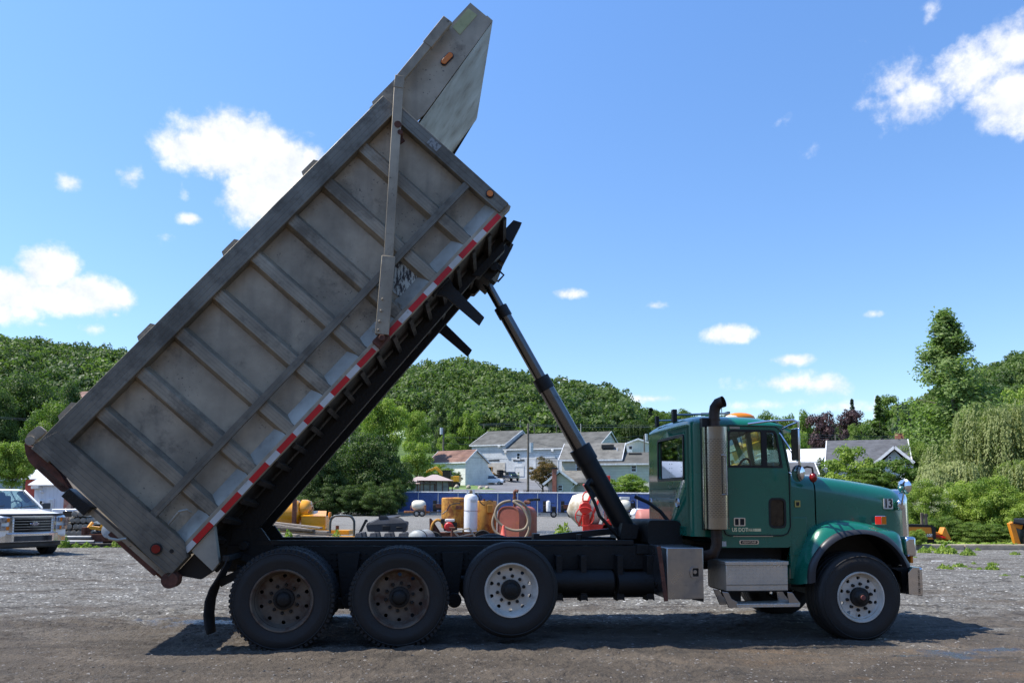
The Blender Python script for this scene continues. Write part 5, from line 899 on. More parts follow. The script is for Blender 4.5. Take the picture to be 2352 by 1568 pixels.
en = MB(); en.box((K(1023), -.55, .62), (K(1052), -.2, .9)); e = en.build('engine', M['grime'], t, bev=.02); M['whitep'] = mat('white_plastic_tank', (.7, .7, .68), .4); MB().box((K(1026), -.58, .92), (K(1047), -.2, 1.02)).build('fuel_tank', M['whitep'], e, bev=.03); M['redp'] = mat('red_engine_cover', (.5, .03, .03), .4); MB().lathe([(0, -.06), (.12, -.05), (.16, 0), (.16, .08)], (K(1035), -.58, .76), (0, 1, 0), 20).build('recoil_starter', M['redp'], e); MB().box((K(1016), -.5, .86), (K(1025), -.25, 1.02)).build('air_cleaner', M['black'], e, bev=.01)
b = MB(); b.path([(K(1009)+.25*math.cos(a)*.9, -.3, .62+.36*math.sin(a)) for a in np.linspace(.2, 3.1, 14)], .05, 8); b.build('fender', M['kettle'], t)
for (pts, nm) in (([(1085, 1133), (1096, 1134), (1101, 1141), (1104, 1152), (1110, 1158), (1115, 1159)], 'gas_hose'), ([(1104, 1150), (1105, 1138), (1108, 1141), (1106, 1150)], 'chain'), ([(1030, 1172), (1036, 1160), (1046, 1156), (1060, 1155)], 'hose'), ([(1030, 1172), (1024, 1176), (1019, 1180)], 'hose'), ([(1118, 1150), (1126, 1148), (1133, 1150)], 'hose')):
    MB().path([(K(x), -.55, KZ(y)) for x, y in pts], .018 if nm != 'chain' else .012, 6).build(nm, M['black'], t)
t = th('propane_cylinder', 'tall white propane cylinder chained in front of the tar kettle', 'gas cylinder', 1081.5, 26.2, 0, z=pz(1217, 26.2)); r_ = .225
b = MB(); b.lathe([(0, 0), (.19, .0), (.215, .03), (r_, .08), (r_, 1.02), (.21, 1.1), (.17, 1.16), (.1, 1.19), (0, 1.2)], (0, 0, 0), (0, 0, 1), 36); b.build('cylinder_body', M['white'], t, smooth=60)
b = MB(); b.lathe([(.2, .0), (.215, 0), (.215, -.05), (.2, -.05)], (0, 0, .0), (0, 0, 1), 32, True); b.plate(rect(-.14, 1.14, -.08, 1.34), (), (-.1, -.07)); b.plate(rect(.06, 1.14, .13, 1.34), (), (-.1, -.07)); b.build('collar', M['white'], t); b = MB(); b.cyl((0, -.02, 1.18), (0, -.02, 1.32), .03); b.cyl((-.05, -.02, 1.26), (.1, -.02, 1.26), .03); b.build('valve', mat('brass', (.3, .24, .15), .5, .6, .2), t); MB().lathe([(r_+.004, 0), (r_+.012, .006), (r_+.004, .012)], (0, 0, .63), Vector((.04, 0, 1)), 36).build('chain', M['rust'], t); MB().box((.0, -.229, .92), (.19, -.215, 1.0)).build('label', mat('grey_label', (.5, .5, .5), .5), t)
# ---- step frame, tilted
t = th('step_frame', 'grey steel step frame with a cream top, leaning by the kettle', 'step frame', 1066, 25.2, 0); b = MB(); s5 = 25.2/1800; Q = lambda x, y, dy=0.: ((x-1066)*s5, dy, pz(y, 25.2, 1066))
b.bar(Q(1044, 1221), Q(1067, 1244), .06, .05); b.bar(Q(1078, 1213), Q(1092, 1232), .06, .05); b.bar(Q(1056, 1231, .05), Q(1088, 1225, .05), .3, .03); b.bar(Q(1062, 1240), Q(1084, 1243), .06, .05); b.build('frame', M['steel'], t, bev=.004); MB().bar(Q(1043, 1220), Q(1079, 1212), .35, .035).build('tread', mat('cream_tread', (.55, .45, .3), .7), t)
b = MB(); b.box((-.03, -.03, 0), (.03, .03, 1)); t = th('jack_stand', 'rusty screw jack on the drawbar of the tar kettle', 'jack', 1039.5, 26, 0); MB().cyl((0, 0, 0), (0, 0, pz(1214, 26)), .05).build('tube', M['rust'], t); MB().cyl((-.1, 0, pz(1213, 26)), (.1, 0, pz(1213, 26)), .04).build('crank', M['rust'], t)
# ---- big oil tank and hose
M['oxide'] = mat('red_oxide_tank', (.30, .085, .055), .65, 0, .12, 2, spots=.6, scol=(.36, .12, .03), sscale=1.8, st=.58, bump=.1)
t = th('oil_tank', 'big upright red oxide oil tank with two pipes, wrapped by a tan hose', 'oil tank', 1168, 26.0, -24, z=.2); hw, hh = .385, 1.25
ov = rr([(-hw, 0), (hw, 0), (hw, hh), (-hw, hh)], .36, 9); b = MB(); b.plate(ov, (), (0, 1.55)); b.build('tank_body', M['oxide'], t, bev=.03, smooth=50); b = MB(); b.plate(rr([(-hw-.01, -.01), (hw+.01, -.01), (hw+.01, hh+.01), (-hw-.01, hh+.01)], .36, 9), [rr([(-hw+.02, .02), (hw-.02, .02), (hw-.02, hh-.02), (-hw+.02, hh-.02)], .34, 9)], (-.02, .03)); b.build('rim', M['oxide'], t)
b = MB(); b.cyl((.15, .15, hh-.05), (.15, .15, hh+.42), .045); b.cyl((.15, .15, hh+.12), (.15, .15, hh+.2), .075); b.cyl((.15, .15, hh+.26), (.15, .15, hh+.31), .07); b.path([(.15, .15, hh+.4), (.15, .15, hh+.47), (.19, .15, hh+.52), (.27, .15, hh+.50)], .055, 12); b.build('vent_pipe', M['rust'], t); b = MB(); b.path([(.12, 1.05, hh-.05), (.12, 1.05, hh+.06), (.17, 1.05, hh+.15), (.27, 1.05, hh+.14), (.3, 1.05, hh+.1)], .07, 12); b.build('filler_elbow', M['rust'], t)
b = MB()
for x in (-.3, .3):
    for y in (.15, 1.35): b.cyl((x, y, -.2), (x, y, .1), .03)
b.build('leg', M['rust'], t)
t = th('suction_hose', 'thick tan hose looped over the front of the oil tank', 'hose', 1176, 25.3, 0); s6 = 25.3/1800; H6 = [(1167, 1238), (1178, 1243), (1200, 1240), (1213, 1222), (1217, 1200), (1216, 1180), (1208, 1163), (1195, 1152), (1180, 1150), (1186, 1156), (1198, 1164), (1208, 1178), (1213, 1196), (1206, 1212), (1192, 1217), (1176, 1216), (1158, 1209), (1144, 1196), (1138, 1180), (1143, 1163), (1156, 1153), (1172, 1150), (1160, 1152), (1146, 1162), (1136, 1182), (1132, 1200), (1136, 1216), (1148, 1228), (1164, 1233)]
P_ = cat([(x, y) for x, y in H6], 110); MB().path([((p.x-1176)*s6, -.1+.12*math.sin(i*.09), pz(p.y, 25.3, 1176)) for i, p in enumerate(P_)], .043, 10).build('hose_loop', mat('tan_hose', (.30, .24, .16), .7, 0, .2, 3, col2=(.2, .16, .11)), t, smooth=70)
t = th('traffic_cone', 'faded pink orange traffic cone in front of the oil tank', 'traffic cone', 1157, 24.6, 0, z=pz(1242, 24.6)); MB().lathe([(.15, 0), (.13, .02), (.035, .48), (.0, .49)], (0, 0, 0), (0, 0, 1), 20).build('cone_body', mat('faded_cone', (.8, .13, .08), .5, 0, .1), t); MB().box((-.17, -.17, -.03), (.17, .17, .0)).build('cone_base', M['cone'], t)
# ---- cement mixer
M['mixred'] = mat('mixer_red', (.68, .035, .02), .4, 0, .08, 3, coat=.2, spots=.2, scol=(.3, .05, .03), sscale=5); M['drumw'] = mat('stained_cream_drum', (.62, .58, .47), .55, 0, .08, 1.5, spots=.55, scol=(.25, .17, .07), sscale=1.5, st=.56, streak=.7)
t = th('cement_mixer', 'red cement mixer with a cream drum and a large hand wheel', 'cement mixer', 1344, 25.6, 0); s7 = 25.6/1800; G = lambda x, y, d=0.: ((x-1344)*s7, d, pz(y, 25.6, 1344))
c0 = Vector(G(1350, 1171, .35)); ax_ = Vector((.93, -.1, -.36)).normalized(); b = MB(); b.lathe([(0, -.62), (.28, -.60), (.42, -.42), (.56, -.12), (.57, .05), (.47, .3), (.34, .5), (.31, .52), (.31, .50)], c0, ax_, 40); dr_ = b.build('drum', M['drumw'], t, smooth=60)
b = MB(); b.lathe([(.575, -.09), (.60, -.09), (.60, -.02), (.575, -.02)], c0, ax_, 40, True); b.lathe([(.50, .22), (.53, .21), (.52, .27), (.49, .28)], c0, ax_, 40, True); b.build('ring_gear', M['mixred'], dr_)
b = MB(); b.box((G(1336.5, 0)[0], -.3, 0), (G(1352, 0)[0], -.18, G(0, 1180)[2])); b.box((G(1352, 0)[0], -.2, G(0, 1222)[2]), (G(1410, 0)[0], .3, G(0, 1203)[2])); b.plate([G(1380, 1213)[::2], G(1408, 1213)[::2], G(1402, 1190)[::2], G(1388, 1194)[::2]], (), (-.2, .4)); b.box((G(1352, 0)[0], -.28, G(0, 1240.5)[2]), (G(1398, 0)[0], -.24, G(0, 1238)[2])); b.box((G(1345, 0)[0], .9, .0), (G(1352, 0)[0], 1.0, 1.0)); b.build('frame', M['mixred'], t, bev=.01)
b = MB(); c1 = Vector(G(1342, 1166, -.32)); b.lathe([(0, -.05), (.18, -.05), (.2, -.03), (.2, .05)], c1, (0, 1, 0), 28); b.box((G(1336, 0)[0], -.36, G(0, 1152)[2]), (G(1351, 0)[0], -.2, G(0, 1148.5)[2])); b.path([G(1337, 1149, -.3), G(1337, 1138, -.3), G(1341, 1131, -.28), G(1350, 1128, -.2)], .025, 8); b.build('gear_cover', M['mixred'], t, bev=.01)
c2 = Vector(G(1340, 1185, -.45)); b = MB(); rg = .295; b.path([c2+Vector((rg*math.cos(a), 0, rg*math.sin(a))) for a in np.linspace(0, 2*math.pi, 41)], .018, 8)
for a in (2.95, .75, 4.85): b.bar(c2, c2+Vector((rg*math.cos(a), 0, rg*math.sin(a))), .03, .03, (0, 1, 0))
b.cyl(c2+Vector((0, -.04, 0)), c2+Vector((0, .2, 0)), .05); b.build('hand_wheel', M['mixred'], t); wheel2(t, G(1327, 0)[0], .1, .24, .14, 'rust', 1); wheel2(t, G(1380, 0)[0], .5, .24, .14, 'rust', 1)
b = MB(); b.loft([[G(1345, 1111, .5), G(1384, 1094, .5), G(1384, 1094, 1.2), G(1345, 1111, 1.2)], [G(1362, 1140, .4), G(1404, 1136, .4), G(1404, 1136, 1.0), G(1362, 1140, 1.0)]], True, True); b.build('hopper', M['mixred'], t, bev=.01); b = MB(); b.box((G(1396, 0)[0], .3, G(0, 1215)[2]), (G(1404.5, 0)[0], 1.1, G(0, 1091)[2])); b.build('hopper_rail', M['mixred'], t, bev=.01)
# ---- second red tank, little white cycle, right of the hoist
t = th('fuel_tank', 'round red oxide fuel tank half hidden behind the green cab', 'fuel tank', 1466, 24.5, 0, z=0.); M['oxide2'] = mat('pale_red_oxide', (.42, .15, .12), .65, 0, .08, 2, spots=.3, scol=(.3, .12, .06), sscale=4)
zc = (pz(1167, 24.5)+pz(1230, 24.5))/2; rt = (pz(1167, 24.5)-pz(1230, 24.5))/2; b = MB(); b.lathe([(0, 0), (rt*.8, .01), (rt*.96, .06), (rt, .12), (rt, 1.5), (rt*.9, 1.6), (0, 1.62)], (0, .4, zc), (1, 0, 0), 36); b.build('tank_body', M['oxide2'], t, smooth=50); MB().lathe([(0, -.05), (.04, -.05), (.05, 0)], (.22, .4-rt, zc), (0, 1, 0), 12).build('bung', M['rust'], t); MB().box((.1, .1, 0), (1.4, .7, .25)).build('cradle', M['rust'], t)
t = th('motorcycle', 'white motorcycle with an orange side lamp, between hoist and red tank', 'motorcycle', 1459, 40, 20); s8 = 40/1800; b = MB(); b.loft([[(x, y*.22, z) for x, z in rr([(-.25, 1.0), (-.05, 1.3), (.5, 1.25), (.6, .9), (.1, .7)], .1)] for y in (-1, 1)], True, True); b.plate([(-.35, .3), (-.15, .3), (.0, .75), (-.2, .8)], (), (-.12, .12)); b.build('fairing', M['carwhite'], t, bev=.06); wheel2(t, .0, -.08, .31, .16, 'steel'); wheel2(t, 1.3, -.08, .31, .16, 'steel'); MB().box((-.3, -.14, .55), (-.24, -.1, .75)).build('side_lamp', M['cone'], t); MB().box((0, -.15, .3), (1.2, .15, .75)).build('engine', M['grime'], t, bev=.05); MB().path([(-.1, -.3, 1.3), (-.05, 0, 1.25), (-.1, .3, 1.3)], .02, 6).build('handlebar', M['black'], t)
# ================================================================ FENCE AND WHAT STANDS ALONG IT
FZ = 88.6; M['mesh'] = mat('blue_privacy_screen', (.028, .085, .30), .6, 0, .1, 1.2, spots=.45, scol=(.02, .05, .16), sscale=.9, st=.5)
def chainlink(m):
    t = m.node_tree; b = t.nodes['Principled BSDF']; tc = N(t, 'ShaderNodeTexCoord'); s = N(t, 'ShaderNodeSeparateXYZ'); LK(t, tc.outputs['Object'], s.inputs[0]); X = mth(t, 'MULTIPLY', s.outputs[0], 6.5); Z = mth(t, 'MULTIPLY', s.outputs[2], 6.5)
    a = mth(t, 'ABSOLUTE', mth(t, 'SUBTRACT', mth(t, 'FRACT', mth(t, 'ADD', X, Z)), .5)); c = mth(t, 'ABSOLUTE', mth(t, 'SUBTRACT', mth(t, 'FRACT', mth(t, 'SUBTRACT', X, Z)), .5))
    f = mth(t, 'LESS_THAN', mth(t, 'MINIMUM', a, c), .07); src = b.inputs['Base Color'].links[0].from_socket; LK(t, mixc(t, mth(t, 'MULTIPLY', f, .5), src, (.3, .36, .5)), b.inputs['Base Color'])
chainlink(M['mesh']); M['galv'] = mat('galvanised_post', (.5, .53, .56), .45, .4, .08)
zt, zb_ = pz(1130.5, FZ, 1176), pz(1176, FZ, 1176)
x0, x1 = px(915, FZ), px(1560, FZ); t = thing('screened_fence', 'long blue screened chain link fence across the back of the yard', 'fence', (x0, FZ, 0)); Lf = x1-x0
MB().box((0, 0, zb_), (Lf, .02, zt-.08)).build('screen', M['mesh'], t); b = MB(); b.cyl((0, -.04, zt), (Lf, -.04, zt), .055, n=8); b.build('top_rail', mat('white_rail', (.75, .77, .8), .5), t)
n = int(Lf/2.24)
for k in range(n+1): MB().cyl((k*2.24, -.05, 0), (k*2.24, -.05, zt+.04), .045, n=8).build('post', M['galv'], t)
MB().box((0, -.02, .0), (Lf, .2, zb_-.1)).build('base_wall', M['concrete'], t); MB().box((0, -.05, zb_-.1), (Lf, .05, zb_)).build('bottom_rail', M['galv'], t)
tag(MB().box((px(893, 84), 83.6, 0), (px(1560, 84), 84, .12)).build('kerb', M['concrete']), kind='structure')
M['otr'] = mat('orange_trailer', (.45, .16, .04), .6, 0, .2, 4, spots=.6, scol=(.1, .05, .03), sscale=5, st=.5); M['cream'] = mat('cream_poly_tank', (.72, .68, .55), .45, 0, .05, 2, spots=.2, scol=(.4, .3, .15), sscale=2)
def tank_trailer(x, label, r, L, frame, z0, tankm='cream', rz=0.):
    t = th('tank_trailer', label, 'tank trailer', x, 80, rz, 'tank trailers along the blue fence'); 
    MB().lathe([(0, -L/2), (r*.6, -L/2+.04), (r*.93, -L/2+.25), (r, -L/2+.45), (r, L/2-.45), (r*.93, L/2-.25), (r*.6, L/2-.04), (0, L/2)], (0, 0, z0+r), (1, 0, 0), 28).build('tank_body', M[tankm], t, smooth=60)
    b = MB(); b.box((-L/2-.7, -.5, z0-.25), (L/2+.4, .5, z0-.05)); b.box((-L/2-.05, -.6, z0), (-L/2+.0, -.5, z0+.5)); b.box((L/2-.1, -.65, .2), (L/2+.1, -.5, z0+.55)); b.build('frame', M[frame], t, bev=.02); wheel2(t, L/2-.3, -.75, .33, .2, 'steel'); wheel2(t, -L/2+.6, -.75, .33, .2, 'steel'); return t
tank_trailer(962, 'cream poly tank on a small orange trailer, leftmost at the fence', .52, 1.45, 'otr', .62)
t = tank_trailer(1434, 'white upright tank with hatch box on a dark trailer by the cab', .62, 1.25, 'grime', .62, 'cream'); b = MB(); b.box((-.45, -.3, 1.82), (.5, .3, 2.1)); b.build('hatch_box', M['dirtywhite'], t, bev=.02); b = MB(); b.path([(.6, -.3, 1.6), (.8, -.3, 1.75), (1.0, -.3, 1.6), (1.05, -.3, .8)], .07, 8); b.box((.6, -.3, .7), (1.1, .3, 1.5)); b.build('pump', M['grime'], t, bev=.03)
def equip(x, label, w_, cat_, white=False):
    t = th('equipment_trailer', label, cat_, x, 79, 0, 'small plant along the blue fence'); h = MB(); h.box((-w_/2, -.3, .7), (w_*.15, .3, 1.25)); h.box((w_*.2, -.3, .5), (w_*.5, .35, 1.1)); h.build('engine_housing', M['grime'], t, bev=.04); b = MB(); b.box((-w_/2-.2, -.5, .45), (w_/2, .5, .55)); b.box((-w_/2, -.1, .5), (-w_/2+.35, .1, 1.65)); b.bar((-w_*.4, 0, 1.5), (w_*.4, 0, 1.4), .05, .05); b.bar((-w_/2-.3, 0, .2), (-w_/2-.3, 0, .9), .06, .06); b.build('frame', M['black'], t, bev=.01); wheel2(t, w_*.3, -.6, .33, .2, 'steel')
    MB().box((-w_*.3, -.35, .9), (.1, -.3, 1.3)).build('radiator', M['rust'], t)
    if white: MB().lathe([(0, 0), (.2, .02), (.22, .1), (.22, .95), (.15, 1.05), (0, 1.1)], (-w_*.1, -.5, .6), (0, 0, 1), 18).build('gas_bottle', M['whitep'], t, smooth=60)
equip(1012, 'black tow behind engine unit between white tank and tar kettle', 1.5, 'engine trailer'); equip(1262, 'dark tow behind burner with a white gas bottle', 1.3, 'burner trailer', True); equip(1302, 'black tow behind unit just left of the cement mixer', 1.2, 'engine trailer')
for i, (x, y) in enumerate(((1218, 1147), (1233, 1146))):
    t = th('light_stand', 'thin black work light stand against the fence, %s of two' % ('left' if i == 0 else 'right'), 'light stand', x, 82, 0, 'work lights against the fence'); MB().cyl((0, 0, 0), (0, 0, pz(y, 82)), .03, n=6).build('pole', M['black'], t); MB().box((-.35, -.1, pz(y, 82)-.15), (.35, .1, pz(y, 82)+.12)).build('lamp_head', M['black'], t, bev=.05)
# ================================================================ BUILDINGS BEYOND THE FENCE
def sid(name, col, period=.25, **k): return stripes(mat(name, col, .6, 0, .06, .8, **k), 'Z', period, .03, .8, .3, .1, 'SAW', tuple(c*.5 for c in col))
M['beige'] = sid('beige_siding', (.54, .52, .42), .42); M['palegrey'] = mat('pale_grey_block', (.60, .61, .61), .8, 0, .08, .5, spots=.3, scol=(.28, .28, .29), sscale=1.5, streak=.2)
def blocks(m, w_, h_):
    t = m.node_tree; b = t.nodes['Principled BSDF']; tc = N(t, 'ShaderNodeTexCoord'); s = N(t, 'ShaderNodeSeparateXYZ'); LK(t, tc.outputs['Object'], s.inputs[0]); cx = N(t, 'ShaderNodeCombineXYZ'); LK(t, mth(t, 'ADD', s.outputs[0], s.outputs[1]), cx.inputs[0]); LK(t, s.outputs[2], cx.inputs[1])
    br = N(t, 'ShaderNodeTexBrick'); LK(t, cx.outputs[0], br.inputs['Vector']); br.inputs['Scale'].default_value = 1; br.inputs['Brick Width'].default_value = w_; br.inputs['Row Height'].default_value = h_; br.inputs['Mortar Size'].default_value = .03
    src = b.inputs['Base Color'].links[0].from_socket; LK(t, mixc(t, mth(t, 'MULTIPLY', br.outputs['Fac'], .35), src, (.18, .18, .19)), b.inputs['Base Color']); return m
blocks(M['palegrey'], .8, .4); M['brick'] = blocks(mat('red_brick', (.36, .1, .055), .85, 0, .15, 3), .3, .12)
M['shingle'] = mat('grey_shingle', (.09, .088, .078), .9, 0, .15, .6, spots=.35, scol=(.14, .135, .12), sscale=2, bump=.3); M['shingle2'] = mat('blotchy_grey_shingle', (.15, .145, .13), .9, 0, .12, .6, spots=.4, scol=(.08, .077, .07), sscale=1.2, st=.55); M['darkshingle'] = mat('charcoal_shingle', (.085, .087, .095), .9, 0, .12, 2, bump=.4)
M['rustroof'] = mat('rusty_roof', (.17, .085, .06), .8, 0, .15, .4, spots=.4, scol=(.2, .11, .04), sscale=.5); M['trim'] = mat('white_trim', (.7, .71, .72), .5); M['clap'] = sid('dirty_white_clapboard', (.70, .69, .62), .3, spots=.5, scol=(.3, .29, .25), sscale=1.5)
M['creamrib'] = stripes(mat('cream_metal_siding', (.62, .58, .5), .5, .1, .04), 'X', .6, .03, .5, .3, .08, 'NOTCH', (.35, .33, .28)); M['whiteroof'] = mat('white_flat_roof', (.8, .8, .8), .5); M['winglass'] = mat('house_window_glass', (.03, .04, .045), .08, 0, .3, spec=.8); M['tanpanel'] = stripes(mat('tan_board_panel', (.5, .45, .38), .7, 0, .1, 1), 'X', 1.1, .02, .3, .3, .05, 'NOTCH', (.35, .3, .25))
class House:
    """front wall from pixel (xl, ybase) at depth Z; a = heading of the wall; x local along the wall, y into depth"""
    def __init__(s, name, label, cat_, xl, xr, Z, ybase, a=-20.):
        s.Z = Z; P0_ = at(xl, ybase, Z); s.O = P0_; s.a = R_(a); s.dx = Vector((math.cos(s.a), math.sin(s.a), 0)); s.dy = Vector((-math.sin(s.a), math.cos(s.a), 0)); s.xl = xl
        s.t = thing(name, label, cat_, P0_, s.a); s.W = s.L(xr, ybase)[0]
    def L(s, x, y, d=0.):      # picture point -> (x, z) on the plane a distance d behind the front wall
        r = ray(x, y); t_ = ((s.O-CAM).dot(s.dy)+d)/r.dot(s.dy); p = CAM+r*t_-s.O; return (p.dot(s.dx), p.z)
    def walls(s, x0, x1, D, H_, m, z0=-4., ridge=None, name='wall'):
        b = MB(); b.box((x0, 0, z0), (x1, D, H_))
        if ridge: 
            for x in (x0, x1-.1): b.plate([(0, H_), (D, H_), (D*ridge[1], ridge[0]-.05)], (), (x, x+.1), lambda a, c, q_: (q_, a, c))
        return b.build(name, M[m], s.t)
    def roof(s, x0, x1, D, H_, R, m, k=.5, o=.4, trim=True, name='roof'):
        b = MB(); y1 = D*k; sl = (R-H_)/y1; sl2 = (R-H_)/(D-y1); th_ = .14; pf = [(-o, H_-sl*o), (y1, R), (D+o, H_-sl2*o)]
        q_ = [(y, z+th_) for y, z in pf]+[(y, z) for y, z in pf[::-1]]; b.plate(q_, (), (x0-o, x1+o), lambda a, c, t_: (t_, a, c)); r_ = b.build(name, M[m], s.t)
        if trim: b = MB(); b.box((x0-o, -o-.06, H_-sl*o-.12), (x1+o, -o, H_-sl*o+.12)); b.build('gutter', M['trim'], r_); b = MB(); [b.bar((x, y1, R+.02), (x, -o, H_-sl*o+.02), .08, .26) for x in (x0-o, x1+o)]; [b.bar((x, y1, R+.02), (x, D+o, H_-sl2*o+.02), .08, .26) for x in (x0-o, x1+o)]; b.build('bargeboard', M['trim'], r_)
        return r_
    def opening(s, x0, y0, x1, y1, name='window', fm='trim', gm='winglass', fw=.12, mid=True, d=0., sill=False):
        a, z0 = s.L(x0, y1, d); c, z1 = s.L(x1, y0, d); b = MB(); b.plate(rect(a, z0, c, z1), [rect(a+fw, z0+fw, c-fw, z1-fw)], (d-.08, d+.02)); 
        if mid: b.box((a+fw, d-.06, (z0+z1)/2-.04), (c-fw, d-.01, (z0+z1)/2+.04))
        if sill: b.box((a-.1, d-.2, z0-.15), (c+.1, d, z0))
        f = b.build(name, M[fm], s.t); MB().box((a+fw*.8, d-.03, z0+fw*.8), (c-fw*.8, d-.02, z1-fw*.8)).build('pane' if gm == 'winglass' else 'panel', M[gm], f); return f
c5 = lambda x, y: (918.7+x*.25634, 803.9+y*.25634)
# big grey block building
h = House('block_building', 'large pale grey block building with long dark roofs, behind the parked cars', 'building', 1082.8, 1382, 172, 1093, -24)
xm = h.L(1161, 1030)[0]; eA = h.L(1082.8, 1022)[1]; eB = h.L(1161, 1031)[1]; rA = h.L(1113, 991, 8)[1]; rB = h.L(1200, 997, 8)[1]; xe = h.L(1371, 1028)[0]
h.walls(0, xm, 18, eA, 'palegrey', ridge=(rA, .5)); h.roof(0, xm-.3, 18, eA, rA, 'shingle'); h.walls(xm, xe, 18, eB, 'palegrey', ridge=(rB, .5)); h.roof(xm, xe, 18, eB, rB, 'shingle')
a, z = h.L(*c5(682, 1012)); c, _ = h.L(*c5(945, 1012)); MB().box((a, -.1, -2), (c, -.02, z)).build('panel_wall', M['tanpanel'], h.t)
h.opening(*c5(1045, 920), *c5(1078, 978), sill=True); h.opening(*c5(1020, 1036), *c5(1113, 1130), 'garage_door', 'palegrey', 'dirtywhite', .25, False); M['shut'] = stripes(mat('roller_shutter', (.35, .35, .34), .6), 'Z', .3, .03, .8, .3); h.opening(*c5(1210, 955), *c5(1420, 1100), 'loading_door', 'palegrey', 'shut', .2, False)
b = MB(); 
for q_ in ((895, 860), (952, 912), (1372, 898)): a, z = h.L(*c5(*q_)); b.box((a-.3, -.5, z-.25), (a+.3, 0, z+.25)); b.build('wall_lamp', M['dirtywhite'], h.t, bev=.05); b = MB()
for q_ in ((842, 987), (1065, 987)): a, z = h.L(*c5(*q_)); MB().box((a-1.3, -.06, z-.15), (a+1.3, .02, z+.15)).build('slot_vent', M['black'], h.t)
# brown roofed clapboard shed
h = House('clapboard_shed', 'small dirty white clapboard shed with a rusty brown roof', 'shed', 985, 1068.7, 152, 1111, -38)
e = h.L(1068.7, 1058.5)[1]; r = h.L(1080, 1035, 4)[1]; Dp = 6.5; h.walls(0, h.W, Dp, e, 'clap', ridge=(r, .45)); h.roof(0, h.W, Dp, e, r, 'rustroof', .45, .35); b = MB(); b.plate([(Dp, -4), (Dp+2.2, -4), (Dp+2.2, e-2.6), (Dp, e-.7)], (), (h.W-5, h.W), lambda a, c, q_: (q_, a, c)); b.build('lean_to', M['clap'], h.t)
t = thing('banner_sign', 'blue and white banner sign at the foot of the clapboard shed', 'sign', at(1056, 1109, 149), R_(-30)); s_ = MB().plate(rr([(-1.4, 0), (1.3, -.1), (1.5, 1.6), (-1.5, 1.5)], .1), (), (0, .06)).build('board', M['blueb'], t); MB().plate([(-.9, .7), (.9, .7), (1.0, 1.2), (-1.0, 1.2)], (), (-.03, 0)).build('white_band', M['whitep'], s_); MB().plate([(-1.2, .1), (1.1, .1), (1.1, .35), (-1.2, .35)], (), (-.03, 0)).build('green_band', mat('green_band', (.1, .3, .08), .6), s_)
# beige siding house and its low gable
h = House('siding_house', 'beige two storey siding house with grey shingle roofs, behind the blue fence', 'house', 1290.5, 1377.5, 118, 1128, -14)
e = h.L(1290.5, 1052.5)[1]; r = h.L(1320, 1020, 4.5)[1]; x2 = h.L(1430, 1050)[0]; h.walls(0, x2-.5, 9, e, 'beige', ridge=(r, .5)); h.roof(.2, x2-.6, 9, e, r, 'shingle2', o=.6)
xw0 = h.L(1377.5, 1065)[0]; xw1 = h.L(1552, 1066)[0]; e2 = h.L(1378, 1064)[1]; r2 = h.L(1440, 1041, 3.5)[1]; b = MB(); b.box((xw0, -.8, -4), (xw1, 7, e2)); b.build('wing_wall', M['beige'], h.t); o = h.roof(xw0, xw1, 7.5, e2, r2, 'shingle', name='wing_roof'); o.location = (0, -.8, 0)
h.opening(*c5(2068, 1028), *c5(2122, 1092), d=-.8); h.opening(*c5(1576, 1008), *c5(1640, 1085))
for q_ in ((1808, 1915, 862), (2052, 2165, 937)):
    a, z = h.L(*c5(q_[0], q_[2]), 2.6 if q_[2] < 900 else 2.3); c, _ = h.L(*c5(q_[1], q_[2]), 2.6); MB().box((a, 2.2 if q_[2] < 900 else 1.9, z-.3), (c, 3.2, z+.25)).build('roof_vent', M['black'], h.t)
a, z = h.L(*c5(1947, 915), 2); MB().cyl((a, 2, z-.3), (a, 2, z+.7), .08, n=8).build('vent_pipe', M['white'], h.t)
h = House('gable_cottage', 'low beige gable end with a tall red brick chimney, peeking over the fence', 'house', 1259, 1316, 110, 1133, -8)
e = h.L(1259, 1108)[1]; xp, zp = h.L(1286, 1086); W_ = h.W; b = MB(); zf = -3; b.plate([(0, zf), (W_, zf), (W_, e+.2), (xp, zp), (0, e)], (), (0, 7)); b.build('wall', M['beige'], h.t)
b = MB(); b.plate([(-.7, e-.45), (xp, zp+.15), (W_+.6, e-.3), (W_+.6, e-.1), (xp, zp+.4), (-.7, e-.2)], (), (-.5, 7.3)); rf = b.build('roof', M['shingle2'], h.t); b = MB(); b.bar((-.7, -.52, e-.3), (xp, -.52, zp+.3), .06, .3); b.bar((W_+.6, -.52, e-.2), (xp, -.52, zp+.3), .06, .3); b.build('bargeboard', M['trim'], rf)
a, z = h.L(1269.4, 1077); c, _ = h.L(1279, 1077); MB().box((a, -.75, zf), (c, -.05, z)).build('chimney', M['brick'], h.t); MB().box((a-.1, -.85, z), (c+.1, .05, z+.25)).build('chimney_cap', M['black'], h.t); h.opening(*c5(1412, 1205), *c5(1460, 1262)); b = MB(); b.path([(W_+.3, -.3, e-.3), (W_-.3, -.1, e-.9), (W_-.35, -.1, zf)], .07, 6); b.path([(-.3, -.3, e-.4), (.2, -.1, e-1), (.2, -.1, zf)], .07, 6); b.build('downpipe', M['trim'], h.t)
x2 = h.L(1378, 1110, 5)[0]; b = MB(); b.box((W_, 3, -3), (x2, 9, e-.1)); b.build('link_wall', M['beige'], h.t); b = MB(); b.loft([[(W_-2, 2.6, e), (x2, 2.6, e)], [(W_-2, 7, e+1.9), (x2, 7, e+1.9)]]); b.build('link_roof', M['shingle2'], h.t, solid=.15)
